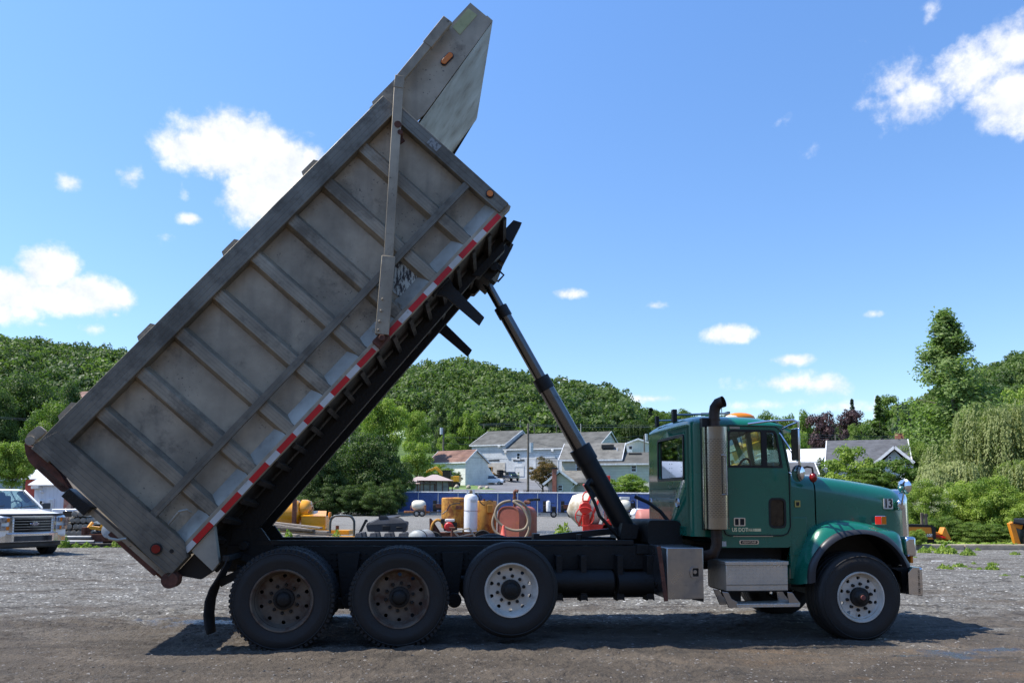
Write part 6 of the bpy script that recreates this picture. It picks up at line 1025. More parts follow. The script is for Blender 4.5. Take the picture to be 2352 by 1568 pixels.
t = thing('garden_deck', 'brown timber deck rail just above the fence, left of the brick chimney', 'deck', at(1202, 1127, 108), 0); b = MB(); b.box((0, 0, -2.5), (3.6, 1.5, -.1)); b.box((0, 0, 0.0), (3.6, .08, .1)); [b.box((.1+k*.3, 0, -.3), (.16+k*.3, .06, .0)) for k in range(12)]; b.build('deck_frame', mat('brown_deck', (.16, .10, .07), .8, 0, .2, 2), t)
# cream warehouse, red roofed house, far roofs
h = House('warehouse', 'cream metal warehouse with a white roof, left of the green cab', 'warehouse', 1420, 1560, 190, 1043, -10)
e = h.L(1430, 1028)[1]; a0 = h.L(1434, 1030)[0]; a1, z1 = h.L(1466, 1008); a2 = h.L(1500, 1030)[0]; e = h.L(1436, 1022)[1]; b = MB(); b.plate([(a0, -5), (h.W, -5), (h.W, e), (a2, e), (a1, z1-.2), (a0, e)], (), (0, 20)); b.build('wall', M['creamrib'], h.t); b = MB(); b.plate([(a0-1, e-.3), (a1, z1-.2), (a2+1, e-.3), (a2+1, e), (a1, z1+.2), (a0-1, e)], (), (-.6, 20)); b.build('roof', M['whiteroof'], h.t); b = MB(); b.add([(a0-4, 10, e-.2), (h.W, 10, e-.2), (h.W, 26, z1+1), (a0+1, 26, z1+1)], [(0, 1, 2, 3)]); b.build('rear_roof', M['whiteroof'], h.t, solid=.2)
h.opening(*c5(2050, 856), *c5(2083, 905), 'bay_door', 'trim', 'black', .1, False); h.opening(*c5(2222, 848), *c5(2300, 925), 'bay_door', 'trim', 'black', .3, False); a, z = h.L(*c5(2012, 893)); MB().box((a-1.8, -2.5, -4), (a+1.9, 0, z)).build('side_bay', M['trim'], h.t)
h = House('far_house', 'small distant house with a red brown roof, at the foot of the hill', 'house', 1384, 1421, 262, 1017, -8); e = h.L(1384, 1011)[1]; r = h.L(1388, 999, 5)[1]; h.walls(0, h.W, 9, e, 'trim', -6, (r, .5)); h.roof(0, h.W, 9, e, r, 'rustroof', trim=False)
h = House('far_barn', 'long distant building with a pale green metal roof, behind the trees', 'barn', 850, 984, 262, 1014, 6); M['palegreen'] = mat('pale_green_roof', (.58, .68, .52), .5); e = h.L(984, 1006)[1]; r = h.L(960, 989, 5)[1]; h.walls(0, h.W, 10, e, 'trim', -8, (r, .5)); h.roof(0, h.W, 10, e, r, 'palegreen', trim=False)
h = House('hillside_house', 'grey sided house with a chimney high among trees at the far left', 'house', -60, 52, 120, 1018, 12); e = h.L(50, 996)[1]; r = h.L(20, 984, 4)[1]; h.walls(0, h.W, 9, e, 'palegrey', -8, (r+1, .5)); h.roof(0, h.W, 9, e, r+1, 'shingle2'); a, z = h.L(47, 979); MB().box((a-.5, .5, 0), (a+.5, 1.5, z)).build('chimney', M['shingle2'], h.t)
h = House('far_house', 'brown roofed house half hidden in woods above the left trees', 'house', 158, 215, 190, 928, -10); e = h.L(160, 914)[1]; r = h.L(170, 901, 5)[1]; h.walls(0, h.W, 9, e, 'trim', -14, (r, .5)); h.roof(0, h.W, 9, e, r, 'rustroof', trim=False)
# right side: flat white building, grey roofs, charcoal roofed house
h = House('flat_building', 'long low white building with a blue roof edge, seen behind the mirror', 'building', 1795, 1893, 120, 1068, -6); e = h.L(1893, 1043)[1]; h.walls(0, h.W, 14, e, 'white', -6); MB().box((-.3, -.3, e), (h.W+.3, 14, e+.35)).build('fascia', mat('blue_fascia', (.03, .12, .32), .5), h.t); b = MB(); b.add([(0, -4, e-1.2), (h.W, -4, e-1.2), (h.W, 0, e-.1), (0, 0, e-.1)], [(0, 1, 2, 3)]); b.build('awning_roof', M['whiteroof'], h.t, solid=.1)
h = House('grey_outbuilding', 'grey gable roofed outbuilding behind the truck mirror', 'outbuilding', 1700, 1880, 85, 1080, -30); e = h.L(1806, 1060)[1]; r = h.L(1800, 1034, 4)[1]; h.walls(0, h.W, 9, e, 'palegrey', -4, (r, .5)); h.roof(0, h.W, 9, e, r, 'whiteroof')
h = House('small_shed', 'small dark roofed shed just behind the truck hood', 'shed', 1770, 1868, 60, 1120, -14); e = h.L(1868, 1088)[1]; r = h.L(1850, 1066, 2)[1]; h.walls(0, h.W, 4, e, 'palegrey', -4, (r, .5)); h.roof(0, h.W, 4, e, r, 'darkshingle')
h = House('charcoal_roofed_house', 'pale house with a big charcoal shingle roof and small front gable', 'house', 1910, 2085, 60, 1150, -24); M['bluesid'] = sid('pale_blue_siding', (.5, .56, .54), .2); e = h.L(1913, 1068)[1]; r = h.L(1910, 1014, 4)[1]; h.walls(0, h.W, 9.5, e, 'bluesid', -1, (r, .5)); h.roof(0, h.W, 9.5, e, r, 'darkshingle')
a0, z0 = h.L(2016, 1062, -.9); a1, z1 = h.L(2054, 1030, -.9); a2, z2 = h.L(2092, 1062, -.9); b = MB(); b.plate([(a0+.3, -1), (a2-.3, -1), (a2-.3, z2), (a1, z1-.1), (a0+.3, z0)], (), (-.9, 4)); g_ = b.build('gable', M['bluesid'], h.t); b = MB(); b.plate([(a0-.2, z0-.15), (a1, z1), (a2+.2, z2-.15), (a2+.2, z2+.05), (a1, z1+.2), (a0-.2, z0+.05)], (), (-1.3, 4.2)); rf = b.build('gable_roof', M['darkshingle'], h.t); b = MB(); b.bar((a0-.2, -1.32, z0-.05), (a1, -1.32, z1+.1), .04, .2); b.bar((a2+.2, -1.32, z2-.05), (a1, -1.32, z1+.1), .04, .2); b.build('bargeboard', M['trim'], rf)
h.opening(2040, 1047, 2049, 1060, d=-.9, fw=.05); a, _ = h.L(1919, 1080); MB().box((a-.12, -.06, -1), (a+.12, 0, e)).build('corner_board', M['trim'], h.t); a, z = h.L(2065, 996, 6); MB().box((a-.3, 5.5, z-2), (a+.3, 6.3, z)).build('chimney', M['brick'], h.t)
t = thing('church_spire', 'thin white church spire poking above the distant trees on the right', 'spire', at(2011, 960, 400), 0); MB().cyl((0, 0, 0), (0, 0, at(2011, 905, 400).z-at(2011, 960, 400).z), 1.1, .05, 8).build('spire', M['white'], t)
# gazebos behind a board fence
t = thing('board_fence', 'weathered grey board fence with dark posts, left above the blue fence', 'fence', at(944, 1130, 104), R_(8)); Wf = 5.0; M['boards'] = stripes(mat('weathered_boards', (.30, .28, .26), .85, 0, .15, 1.5), 'X', .18, .01, .5, .4, .1, 'NOTCH', (.12, .11, .1))
MB().box((0, 0, -1.5), (Wf, .06, 1.45)).build('boards', M['boards'], t); [MB().box((k*.83-.05, -.08, -1.5), (k*.83+.05, 0, 1.62)).build('post', M['rust'], t) for k in range(7)]
M['tancanvas'] = mat('tan_metal_canopy', (.42, .33, .30), .6, 0, .05)
for i, (x, y, ye, Z, lb) in enumerate(((958, 1101, 1111, 106, 'leftmost'), (956+8, 1094, 1107, 109, 'middle'), (998, 1089.5, 1104, 106, 'rightmost'))):
    p = at(x, ye, Z); t = thing('gazebo', 'gazebo with a tan pyramid roof behind the board fence, %s of three' % lb, 'gazebo', p, R_(12), 'tan roofed gazebos'); hz = at(x, y, Z).z-p.z; w_ = 2.3
    MB().add([(-w_, -w_, 0), (w_, -w_, 0), (w_, w_, 0), (-w_, w_, 0), (-.3, -.3, hz), (.3, -.3, hz), (.3, .3, hz), (-.3, .3, hz)], [(0, 1, 5, 4), (1, 2, 6, 5), (2, 3, 7, 6), (3, 0, 4, 7), (4, 5, 6, 7)]).build('roof', M['tancanvas'], t, smooth=5)
    for sx_ in (-1, 1):
        for sy_ in (-1, 1): MB().box((sx_*w_*.93-.06, sy_*w_*.93-.06, -3), (sx_*w_*.93+.06, sy_*w_*.93+.06, 0)).build('post', M['rust'], t)
# utility poles and wires
M['pole'] = mat('utility_pole', (.14, .12, .10), .9, 0, .2, 2); M['pole2'] = mat('pale_pole', (.35, .34, .33), .8); M['wire'] = mat('wire', (.16, .16, .17), .6)
for i, (x, y0, y1, Z, lb, r_, m_, tr) in enumerate(((1018, 983, 1040, 165, 'with a grey transformer, above the brown shed roof', .2, 'pole', 1), (1111.5, 972.5, 1000, 215, 'at the left ridge end of the block building', .17, 'pole', 0), (1195, 965, 992, 235, 'pale and tall, behind the block building ridge', .22, 'pole2', 0), (1212.7, 972, 1126, 112, 'tall and dark, standing in front of the block building', .17, 'pole', 1), (1227, 973, 1000, 230, 'thin, just right of the tall dark pole', .14, 'pole', 0), (1278, 975, 1000, 230, 'thin, partly behind the hoist rod', .14, 'pole', 0), (1334, 972.5, 1000, 225, 'pale, above the right end of the long roof', .17, 'pole2', 0), (1480, 1000, 1043, 170, 'dark, in front of the cream warehouse', .16, 'pole', 1), (1828, 985, 1050, 130, 'pale, seen behind the truck mirror', .16, 'pole2', 0), (1919, 997, 1012, 150, 'short looking, above the charcoal roof', .15, 'pole', 0), (801, 985, 1060, 110, 'pale, half hidden among the dark trees', .14, 'pole2', 0))):
    p = at(x, y1, Z); t = thing('utility_pole', 'utility pole '+lb, 'utility pole', p, 0, 'utility poles'); hh_ = at(x, y0, Z).z-p.z; MB().cyl((0, 0, -6), (0, 0, hh_), r_*1.15, r_*.8, 8).build('pole_shaft', M[m_], t)
    if tr: MB().cyl((.45 if i else -.45, 0, hh_*.75 if i != 3 else hh_-4.2), (.45 if i else -.45, 0, (hh_*.75 if i != 3 else hh_-4.2)+1.4), .32, n=12).build('transformer', M['galv'], t)
WR = [((805, 980), (1195, 968), 4, 200), ((805, 976), (1195, 971.5), 5, 200), ((918, 972), (1505, 981), 2, 190), ((918, 970), (1505, 977), 1, 190), ((1018, 1003), (1100, 1004), 1, 150), ((918, 1031), (1290, 1037), 2, 120), ((918, 1043), (1290, 1055), 3, 118), ((1078, 1048), (1290, 1058), 3, 116), ((1018, 1016), (1082, 1020), 1, 150), ((1212, 1010), (1290, 1027), 3, 112), ((1227, 1038), (1290, 1042), 2, 112), ((1365, 1008), (1505, 997), 1, 140), ((1365, 1003), (1505, 1012), 4, 140), ((0, 957), (150, 962), 2, 80), ((0, 960), (160, 966), 2, 80), ((1800, 993), (2100, 1000), 4, 110), ((1800, 997), (2090, 1004), 5, 110), ((1800, 1002), (2090, 1007), 6, 108), ((1212, 975), (1500, 980), 3, 113)]
for i, (a, c, sag, Z) in enumerate(WR):
    A, C_ = at(*a, Z), at(*c, Z); pts = [A.lerp(C_, k/12)+Vector((0, 0, -sag*Z/1800*(1-(2*k/12-1)**2)))-A for k in range(13)]
    t = MB().path(pts, .028*Z/150, 4).build('power_line', M['wire']); t.location = A; tag(t, 'thin grey overhead wire strung between the distant utility poles', 'wire', 'overhead wires')
# drives, road, lawns laid on the slope
def sheet(name, quad, m, up=.06, n=14):
    b = MB(); A, B_, C_, D_ = [Vector(p) for p in quad]; b.loft([[((lambda p: (p.x, p.y, terr(p.x, p.y)+up))(A.lerp(B_, i/n).lerp(D_.lerp(C_, i/n), j/n))) for i in range(n+1)] for j in range(n+1)]); return tag(b.build(name, M[m], smooth=180), kind='structure')
M['asph'] = mat('far_asphalt', (.16, .16, .165), .9, 0, .15, .5); M['lawnm'] = mat('lawn_grass', (.09, .17, .03), .9, 0, .2, .3, col2=(.14, .2, .05), bump=.3, bs=3)
sheet('lawn', [(px(850, 121), 121.5), (px(1225, 121), 121.5), (px(1170, 138), 150), (px(900, 138), 150)], 'lawnm', .03); sheet('road', [(-40, 119.5), (20, 117), (20, 120.5), (-40, 123.5)], 'asph', .05); sheet('driveway', [(px(1140, 122), 122), (px(1330, 122), 122), (px(1330, 168), 170), (px(1050, 168), 170)], 'asph', .06)
sheet('lawn', [(60, 190), (120, 190), (130, 235), (64, 235)], 'lawnm', .06); sheet('road', [(60, 212), (150, 212), (150, 220), (60, 220)], 'asph', .12)
0 and sheet('grass_verge', [(-40, 78), (px(893, 80), 78), (px(893, 86), 93), (-40, 93)], 'lawnm', .02)
# parked cars and machines on the slope
def car(name, label, x, y, Z, rz, paint, L=4.6, suv=True):
    p = at(x, y-1.2, Z); t = thing(name, label, 'car' if suv else 'pickup truck', p, R_(rz)); lift = .12
    carbody([(L/2, .8, .5+lift, .85+lift, .1, .9), (L/2-.1, .88, .38+lift, 1.0+lift, .1, .9), (L/2-1.1, .9, .35+lift, 1.1+lift, .1, .92), (L/2-1.3, .9, .35+lift, 1.12+lift, .06, .96), (-L/2+.1, .9, .38+lift, 1.12+lift, .08, .96), (-L/2, .86, .5+lift, 1.05+lift, .08, .96)], paint, t)
    if suv: greenhouse(t, (-L/2+.08, L/2-1.25, .86, 1.12+lift), (-L/2+.3, L/2-1.95, .68, 1.72+lift), paint=paint)
    else: greenhouse(t, (-L/2+1.7, L/2-1.25, .86, 1.12+lift), (-L/2+1.85, L/2-2.0, .7, 1.75+lift), paint=paint)
    for sx_ in (L/2-.85, -L/2+.85):
        for s in (-1, 1): wheel2(t, sx_, s*.92, .39, .24, 'steel', -s)
    MB().box((L/2-.02, -.6, .62+lift), (L/2+.03, .6, .88+lift)).build('grille', M['black'], t); MB().box((L/2-.1, -.85, .42+lift), (L/2+.06, .85, .58+lift)).build('bumper', M['chrome'] if not suv else M['plastic'], t, bev=.03)
    for s in (-1, 1): MB().box((L/2-.08, s*.72-.12, .7+lift), (L/2+.04, s*.72+.12, .88+lift)).build('headlight', M['lampglass'], t)
    return t
car('parked_car', 'white off road estate car parked side on, on the gravel slope', 1132, 1115.3, 152, -12, 'carwhite', 4.6)
t = car('parked_pickup', 'dark blue pickup with a lime sheet on its hood, two people beside it', 1173, 1105.5, 160, -70, 'navy', 5.2, False); MB().box((1.5, -.6, 1.24), (2.3, .5, 1.28)).build('lime_sheet', mat('lime_cloth', (.35, .7, .08), .7), t)
def person(label, x, y, Z, rz, shirt, bend=0.):
    o = bpy.data.objects.new('person', bpy.data.meshes.new('person')); link(o); o.location = at(x, y, Z); o.rotation_euler = (0, 0, R_(rz)); J = [((0, 0, .95), .15), ((.08*bend, 0, 1.2), .16), ((.22*bend, 0, 1.42), .15), ((.3*bend, 0, 1.55), .065), ((.34*bend, 0, 1.66), .1), ((.36*bend, 0, 1.74), .085)]
    V_ = [p for p, _ in J]; R2 = [r for _, r in J]; E_ = [(i, i+1) for i in range(5)]
    def chain(root, pts):
        k = root
        for p, r in pts: V_.append(p); R2.append(r); E_.append((k, len(V_)-1)); k = len(V_)-1
    for s in (-1, 1): chain(0, [((0, s*.1, .88), .11), ((.03, s*.11, .48), .075), ((-.01, s*.12, .08), .05), ((.14, s*.13, .04), .04)]); chain(2, [((.2*bend, s*.2, 1.4), .07), ((.3*bend+.02, s*.24, 1.12), .045), ((.35*bend+.15, s*.2, .92), .035), ((.38*bend+.2, s*.2, .86), .03)])
    me = o.data; me.from_pydata(V_, E_, []); me.materials.append(M[shirt]); mo = o.modifiers.new('skin', 'SKIN')
    for i, v in enumerate(me.skin_vertices[0].data): v.radius = (R2[i], R2[i]); v.use_root = i == 0
    o.modifiers.new('sub', 'SUBSURF').render_levels = 1; tag(o, label, 'person'); h = MB().ball((.34*bend, 0, 1.74), .105, 10).build('hair', M['black'], o); return o
M['dclothes'] = mat('dark_clothes', (.03, .035, .05), .9); M['hivis'] = mat('pale_shirt', (.5, .52, .3), .9)
person('person in a pale shirt and dark trousers standing by the dark pickup', 1192, 1104.8, 158, 180, 'hivis', .6); person('person in dark clothes leaning in at the dark pickup door', 1188, 1104.5, 158.5, 0, 'dclothes', 1.)
def digger(label, x, y, Z, rz, kind, name='excavator'):
    p = at(x, y, Z); t = thing(name, label, 'excavator' if kind else 'skid steer', p, R_(rz)); b = MB()
    for s in (-1, 1): b.plate(rr([(-1.6, 0), (1.6, 0), (1.6, .75), (-1.6, .75)], .35), (), (s*.95-.25, s*.95+.25))
    b.build('track', M['grime'], t)
    if kind:
        MB().box((-1.7, -1.0, .8), (.4, 1.1, 1.8)).build('house', M['yellow'], t, bev=.08); MB().box((-.2, .1, .8), (1.1, 1.1, 2.7)).build('cab_glass', M['darkglass'], t, bev=.05); b = MB(); [b.box((x_, y_, .8), (x_+.1, y_+.1, 2.75)) for x_ in (-.25, 1.05) for y_ in (.05, 1.05)]; b.box((-.25, .05, 2.7), (1.15, 1.15, 2.8)); b.build('cab_frame', M['black'], t)
        b = MB(); b.bar((.6, -.3, 1.4), (2.6, -.3, 3.3), .35, .5); b.bar((2.5, -.3, 3.3), (4.2, -.3, 2.5), .3, .42); b.bar((4.1, -.3, 2.6), (4.7, -.3, 1.0), .28, .3); b.build('boom', M['yellow'], t, bev=.03); MB().plate([(4.4, .2), (5.1, .3), (5.0, 1.1), (4.5, 1.1)], (), (-.7, .1)).build('bucket', M['grime'], t)
    else:
        MB().plate([(-1.4, .5), (1.2, .5), (1.2, 1.0), (-.3, 1.4), (-1.4, 1.5)], (), (-.85, .85)).build('body', M['yellow'], t, bev=.05); b = MB(); b.plate([(-.2, 1.3), (.8, 1.2), (.8, 2.1), (-.1, 2.1)], (), (-.6, .6)); b.build('cab_glass', M['darkglass'], t, bev=.04); b = MB(); b.box((-.25, -.65, 2.08), (.9, .65, 2.16)); [b.bar((x_, s*.62, 1.2), (x_+.02, s*.62, 2.1), .08, .08) for x_ in (-.2, .8) for s in (-1, 1)]; b.bar((-1.4, -.8, 1.5), (-.2, -.7, 2.1), .12, .12); b.bar((-1.4, -.9, 1.3), (1.6, -.9, .6), .15, .25); b.build('cab_frame', M['yellow'], t)
    return t
digger('yellow and black skid steer standing against the tan board wall', 1122, 1096, 163, -10, 0, 'skid_steer'); digger('yellow excavator with its boom lowered, between gazebos and brown shed', 1034, 1117, 135, 175, 1)
for i, (x, y, n_, lb) in enumerate(((1148.5, 1097, 4, 'stack of four tyres'), (1139, 1097, 1, 'single tyre lying flat'), (1157.5, 1096, 0, 'tyre leaning on its edge'))):
    p = at(x, y, 164); t = thing('old_tyre', 'old black %s against the tan wall' % lb, 'tyre', p, 0, 'old tyres by the wall')
    for k in range(max(n_, 1)): b = MB(); b.lathe([(.35, 0), (.65, .02), (.7, .12), (.7, .28), (.65, .38), (.35, .4)], (0, 0, k*.42) if n_ else (0, 0, .7), (0, 0, 1) if n_ else (.5, 1, .2), 20, True); b.build('tyre_body', M['tyre2'], t)
M['rock'] = mat('pale_boulder', (.42, .36, .30), .9, 0, .2, 1, bump=.5, bs=3)
for i, (x, y, w_, lb) in enumerate(((1049, 1121, .8, 'leftmost of the four, wide and flat'), (1076, 1121.5, .8, 'second from the left, rounded'), (1103, 1123.5, .8, 'third from the left, lowest'), (1118.5, 1123.5, .75, 'rightmost and tallest of the four'))):
    p = at(x, y, 126); rs = random.Random(i); b = MB(); b.ball((0, 0, .2), 1, 14, (w_*.5, .4, .38)); b.v = [(a*(1+rs.uniform(-.12, .12)), c*(1+rs.uniform(-.1, .1)), max(0, d*(1+rs.uniform(-.15, .15)))) for a, c, d in b.v]; o = b.build('boulder', M['rock'], smooth=30); o.location = p; tag(o, 'pale boulder on the grass strip, '+lb, 'boulder', 'boulders along the grass')
# ---- right edge: kerb, orange machine, forks, excavator
for i, (xa, xb) in enumerate(((2085, 2217), (2218.5, 2380))):
    A = gnd(xa, 1262.5); B_ = gnd(xb, 1262.5); t = thing('kerb_block', 'long tan concrete kerb block, %s' % ('the one nearer the truck bumper' if i == 0 else 'the one running out of the right edge'), 'kerb', A, math.atan2((B_-A).y, (B_-A).x)); MB().plate(rr([(0, 0), (.32, 0), (.3, .19), (.02, .19)], .03), (), (0, (B_-A).length-.02), lambda a, c, q_: (q_, a, c)).build('block', mat('tan_kerb%d' % i, (.38, .32, .24), .85, 0, .12, 2, spots=.3, scol=(.2, .17, .13), bump=.4), t, bev=.01)
M['orange'] = mat('machine_orange', (.75, .26, .02), .35, 0, .06, 2, coat=.2, spots=.25, scol=(.3, .12, .04), sscale=5)
ZM = 28.5; t = th('loader_attachment', 'orange machine cowling and arm parked behind the kerb in the weeds', 'machine part', 2110, ZM, 0); m2 = lambda x: px(x, ZM)-px(2110, ZM); mz = lambda y: pz(y, ZM, 2110)
b = MB(); b.plate(rr([(m2(2075), mz(1238)), (m2(2143), mz(1238)), (m2(2144), mz(1212)), (m2(2135), mz(1208)), (m2(2075), mz(1206))], [.03, .05, .12, .1, .05]), (), (0, .9)); cw = b.build('cowling', M['orange'], t, bev=.03); b = MB(); b.plate(rr([(m2(2075), mz(1209)), (m2(2136), mz(1210)), (m2(2139), mz(1237)), (m2(2145.5), mz(1237)), (m2(2146), mz(1210)), (m2(2138), mz(1204.5)), (m2(2075), mz(1203))], .03), (), (-.02, .95)); b.build('cowling_edge', M['grime'], cw)
b = MB(); b.plate(rect(m2(2113), mz(1233), m2(2140), mz(1224.5)), (), (-.012, -.002)); lb = b.build('number_plate', M['black'], cw); text_mesh('S610E', 'lettering', M['whitep'], lb, .14, lambda x, y, z: (m2(2126)+x, -.018-z, mz(1228.8)+y), .004, .004, 1, .2)
b = MB(); b.bar((m2(2146), .3, mz(1224)), (m2(2178), .3, mz(1231)), .3, .14); b.bar((m2(2146), .5, mz(1230)), (m2(2180), .2, mz(1236)), .12, .16); b.plate([(m2(2160), mz(1226)), (m2(2166), mz(1210)), (m2(2170), mz(1211)), (m2(2182), mz(1238)), (m2(2172), mz(1239))], (), (.0, .3)); b.build('arm', M['orange'], t, bev=.02); MB().bar((m2(2148), .1, mz(1229)), (m2(2168), -.0, mz(1233)), .01, .07).build('red_stripe', M['tape_red'], t); MB().box((m2(2075), .1, 0), (m2(2146), .8, mz(1237))).build('base', M['grime'], t)
for i, x in enumerate((2117, 2126)):
    t = th('fork_tine', 'upright brown steel fork tine behind the orange machine, %s of two' % ('left' if i == 0 else 'right'), 'fork tine', x, 29.6, 0, 'upright fork tines'); b = MB(); b.box((-.05, 0, 0), (.05, .06, pz(1172+i*2, 29.6))); b.box((-.05, -.02, 0), (.05, .3, .4)); b.build('tine', mat('tine_brown%d' % i, (.2, .16, .12), .7, .3, .2), t, bev=.006)
t = th('compact_excavator', 'orange and black compact excavator cut off by the right edge', 'excavator', 2340, 28.4, 0); b = MB(); b.bar((-.12, 0, .05), (-.34, 0, .95), .16, .2); b.bar((-.36, 0, .92), (.05, 0, .78), .14, .16); b.build('boom', M['orange'], t, bev=.02); MB().bar((-.3, -.1, .95), (.1, -.1, .88), .06, .06).build('ram', M['black'], t)
b = MB(); b.plate(rr([(0, .1), (.75, .1), (.8, 1.1), (.1, 1.1)], .06), [rr(rect(.16, .4, .66, 1.0), .05)], (-.3, .5)); b.build('cab_frame', M['black'], t, bev=.01); MB().box((.15, -.25, .38), (.68, .45, 1.02)).build('cab_glass', M['darkglass'], t); MB().box((0, -.35, 0), (1.1, .6, .2)).build('track', M['grime'], t, bev=.05); MB().box((.75, -.3, .2), (1.2, .5, .8)).build('house', M['orange'], t, bev=.05)
t = th('short_pipe', 'short pale pipe lying on the gravel near the kerb', 'pipe', 2148, 21.9, 4); MB().cyl((-.18, 0, .03), (.18, .02, .03), .022).build('tube', M['whitep'], t)
# ================================================================ TREES
def leafmat(name, c1, c2, trans=.42):
    m = bpy.data.materials.new(name); m.use_nodes = True; t = m.node_tree; t.nodes.clear(); at_ = N(t, 'ShaderNodeAttribute'); at_.attribute_name = 'tint'; oi = N(t, 'ShaderNodeObjectInfo')
    f = mth(t, 'ADD', at_.outputs['Fac'], mth(t, 'MULTIPLY', mth(t, 'SUBTRACT', oi.outputs['Random'], .5), .3), clamp=True); c = mixc(t, f, c1, c2)
    d = N(t, 'ShaderNodeBsdfPrincipled'); d.inputs['Roughness'].default_value = .55; d.inputs['Specular IOR Level'].default_value = .3; LK(t, c, d.inputs['Base Color']); tr = N(t, 'ShaderNodeBsdfTranslucent'); LK(t, mixc(t, 1., c, (1., 1.25, .6), 'MULTIPLY'), tr.inputs[0])
    mx = N(t, 'ShaderNodeMixShader'); mx.inputs[0].default_value = trans; LK(t, d.outputs[0], mx.inputs[1]); LK(t, tr.outputs[0], mx.inputs[2]); o = N(t, 'ShaderNodeOutputMaterial'); LK(t, mx.outputs[0], o.inputs[0]); return m
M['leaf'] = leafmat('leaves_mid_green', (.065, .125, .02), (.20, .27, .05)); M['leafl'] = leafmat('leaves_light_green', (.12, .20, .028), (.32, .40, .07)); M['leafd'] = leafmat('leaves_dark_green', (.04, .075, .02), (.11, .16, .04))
M['willow'] = leafmat('willow_leaves', (.18, .22, .075), (.40, .42, .17)); M['leafr'] = leafmat('dark_purple_leaves', (.035, .02, .025), (.10, .05, .055), .2); M['leafb'] = leafmat('bronze_green_leaves', (.11, .09, .03), (.25, .14, .055)); M['leafs'] = leafmat('blue_spruce_needles', (.018, .04, .022), (.045, .08, .045), .1)
M['flower'] = leafmat('cream_blossom', (.5, .5, .36), (.7, .7, .55)); M['pinkf'] = leafmat('pink_blossom', (.5, .12, .3), (.7, .25, .45))
M['leafc'] = leafmat('feathery_leaves', (.09, .155, .04), (.24, .32, .10)); M['leafh'] = leafmat('hill_wood_leaves', (.05, .09, .028), (.15, .205, .06)); M['bark'] = mat('bark', (.10, .08, .065), .9, 0, .25, 3, bump=.5)
def quads(P_, Nn, S_, tint, asp=1., up=None, rs=None):
    n = len(P_); Nn = Nn/np.maximum(1e-6, np.linalg.norm(Nn, axis=1, keepdims=True))
    if up is None: up = rs.normal(size=(n, 3))
    A = np.cross(Nn, up); A /= np.maximum(1e-6, np.linalg.norm(A, axis=1, keepdims=True)); B_ = np.cross(A, Nn)
    S_ = S_.reshape(-1, 1); A = A*S_*.5; B_ = B_*S_*.5*asp
    V_ = np.stack([P_-B_, P_+A*.8+Nn*S_*.08, P_+B_, P_-A*.8+Nn*S_*.08], 1).reshape(-1, 3); return V_, np.repeat(tint, 4)
def mesh_np(name, V_, tint, m, mats=None, midx=None):
    n = len(V_)//4; me = bpy.data.meshes.new(name); me.vertices.add(len(V_)); me.vertices.foreach_set('co', V_.astype(np.float32).ravel()); me.loops.add(4*n); me.loops.foreach_set('vertex_index', np.arange(4*n, dtype=np.int32)); me.polygons.add(n); me.polygons.foreach_set('loop_start', np.arange(0, 4*n, 4, dtype=np.int32)); me.polygons.foreach_set('loop_total', np.full(n, 4, dtype=np.int32))
    a = me.attributes.new('tint', 'FLOAT', 'POINT'); a.data.foreach_set('value', tint.astype(np.float32)); me.materials.append(m)
    if mats: 
        for q in mats: me.materials.append(q)
        me.polygons.foreach_set('material_index', midx.astype(np.int32))
    me.update(); return me
def sph(rs, n): d = rs.normal(size=(n, 3)); return d/np.linalg.norm(d, axis=1, keepdims=True)
def broad(seed, nc, nl, ls, w=.42, z0=.16, cr=(.10, .17), shape='round', gap=0.):
    """leaf cloud of a unit-high broadleaf tree; returns leaves + clump centres"""
    rs = np.random.RandomState(seed); d = sph(rs, nc*3); r = rs.rand(nc*3)**.45; c = d*r[:, None]; c = c[np.argsort(rs.rand(len(c)))][:nc]
    zc = (1+z0)/2; hz = (1-z0)/2-.07; C = np.c_[c[:, 0]*(w-.06), c[:, 1]*(w-.06), zc+c[:, 2]*hz]
    if shape == 'cone': f = np.clip(1.08-(C[:, 2]-z0)/(1-z0), .08, 1); C[:, 0] *= f*1.25; C[:, 1] *= f*1.25
    if shape == 'vase': f = .55+.45*np.clip((C[:, 2]-z0)/(.5), 0, 1); C[:, 0] *= f; C[:, 1] *= f
    R_c = cr[0]+(cr[1]-cr[0])*rs.rand(nc); per = max(4, nl//nc); idx = np.repeat(np.arange(nc), per); n = len(idx); dd = sph(rs, n); dd[:, 2] = np.where(rs.rand(n) < .3, -dd[:, 2]*.5, np.abs(dd[:, 2])); rad = R_c[idx]*(.55+.5*rs.rand(n)**.6)
    P_ = C[idx]+dd*rad[:, None]*np.array([1, 1, .72]); P_ += rs.normal(size=P_.shape)*.012; Nn = dd+rs.normal(size=dd.shape)*.45+np.array([0, 0, .25]); tc_ = rs.rand(nc)
    tint = np.clip(.5+(tc_[idx]-.5)*.7+rs.normal(size=n)*.14, 0, 1); V_, T_ = quads(P_, Nn, ls*(.7+.6*rs.rand(n)), tint, 1.25, None, rs); return V_, T_, C
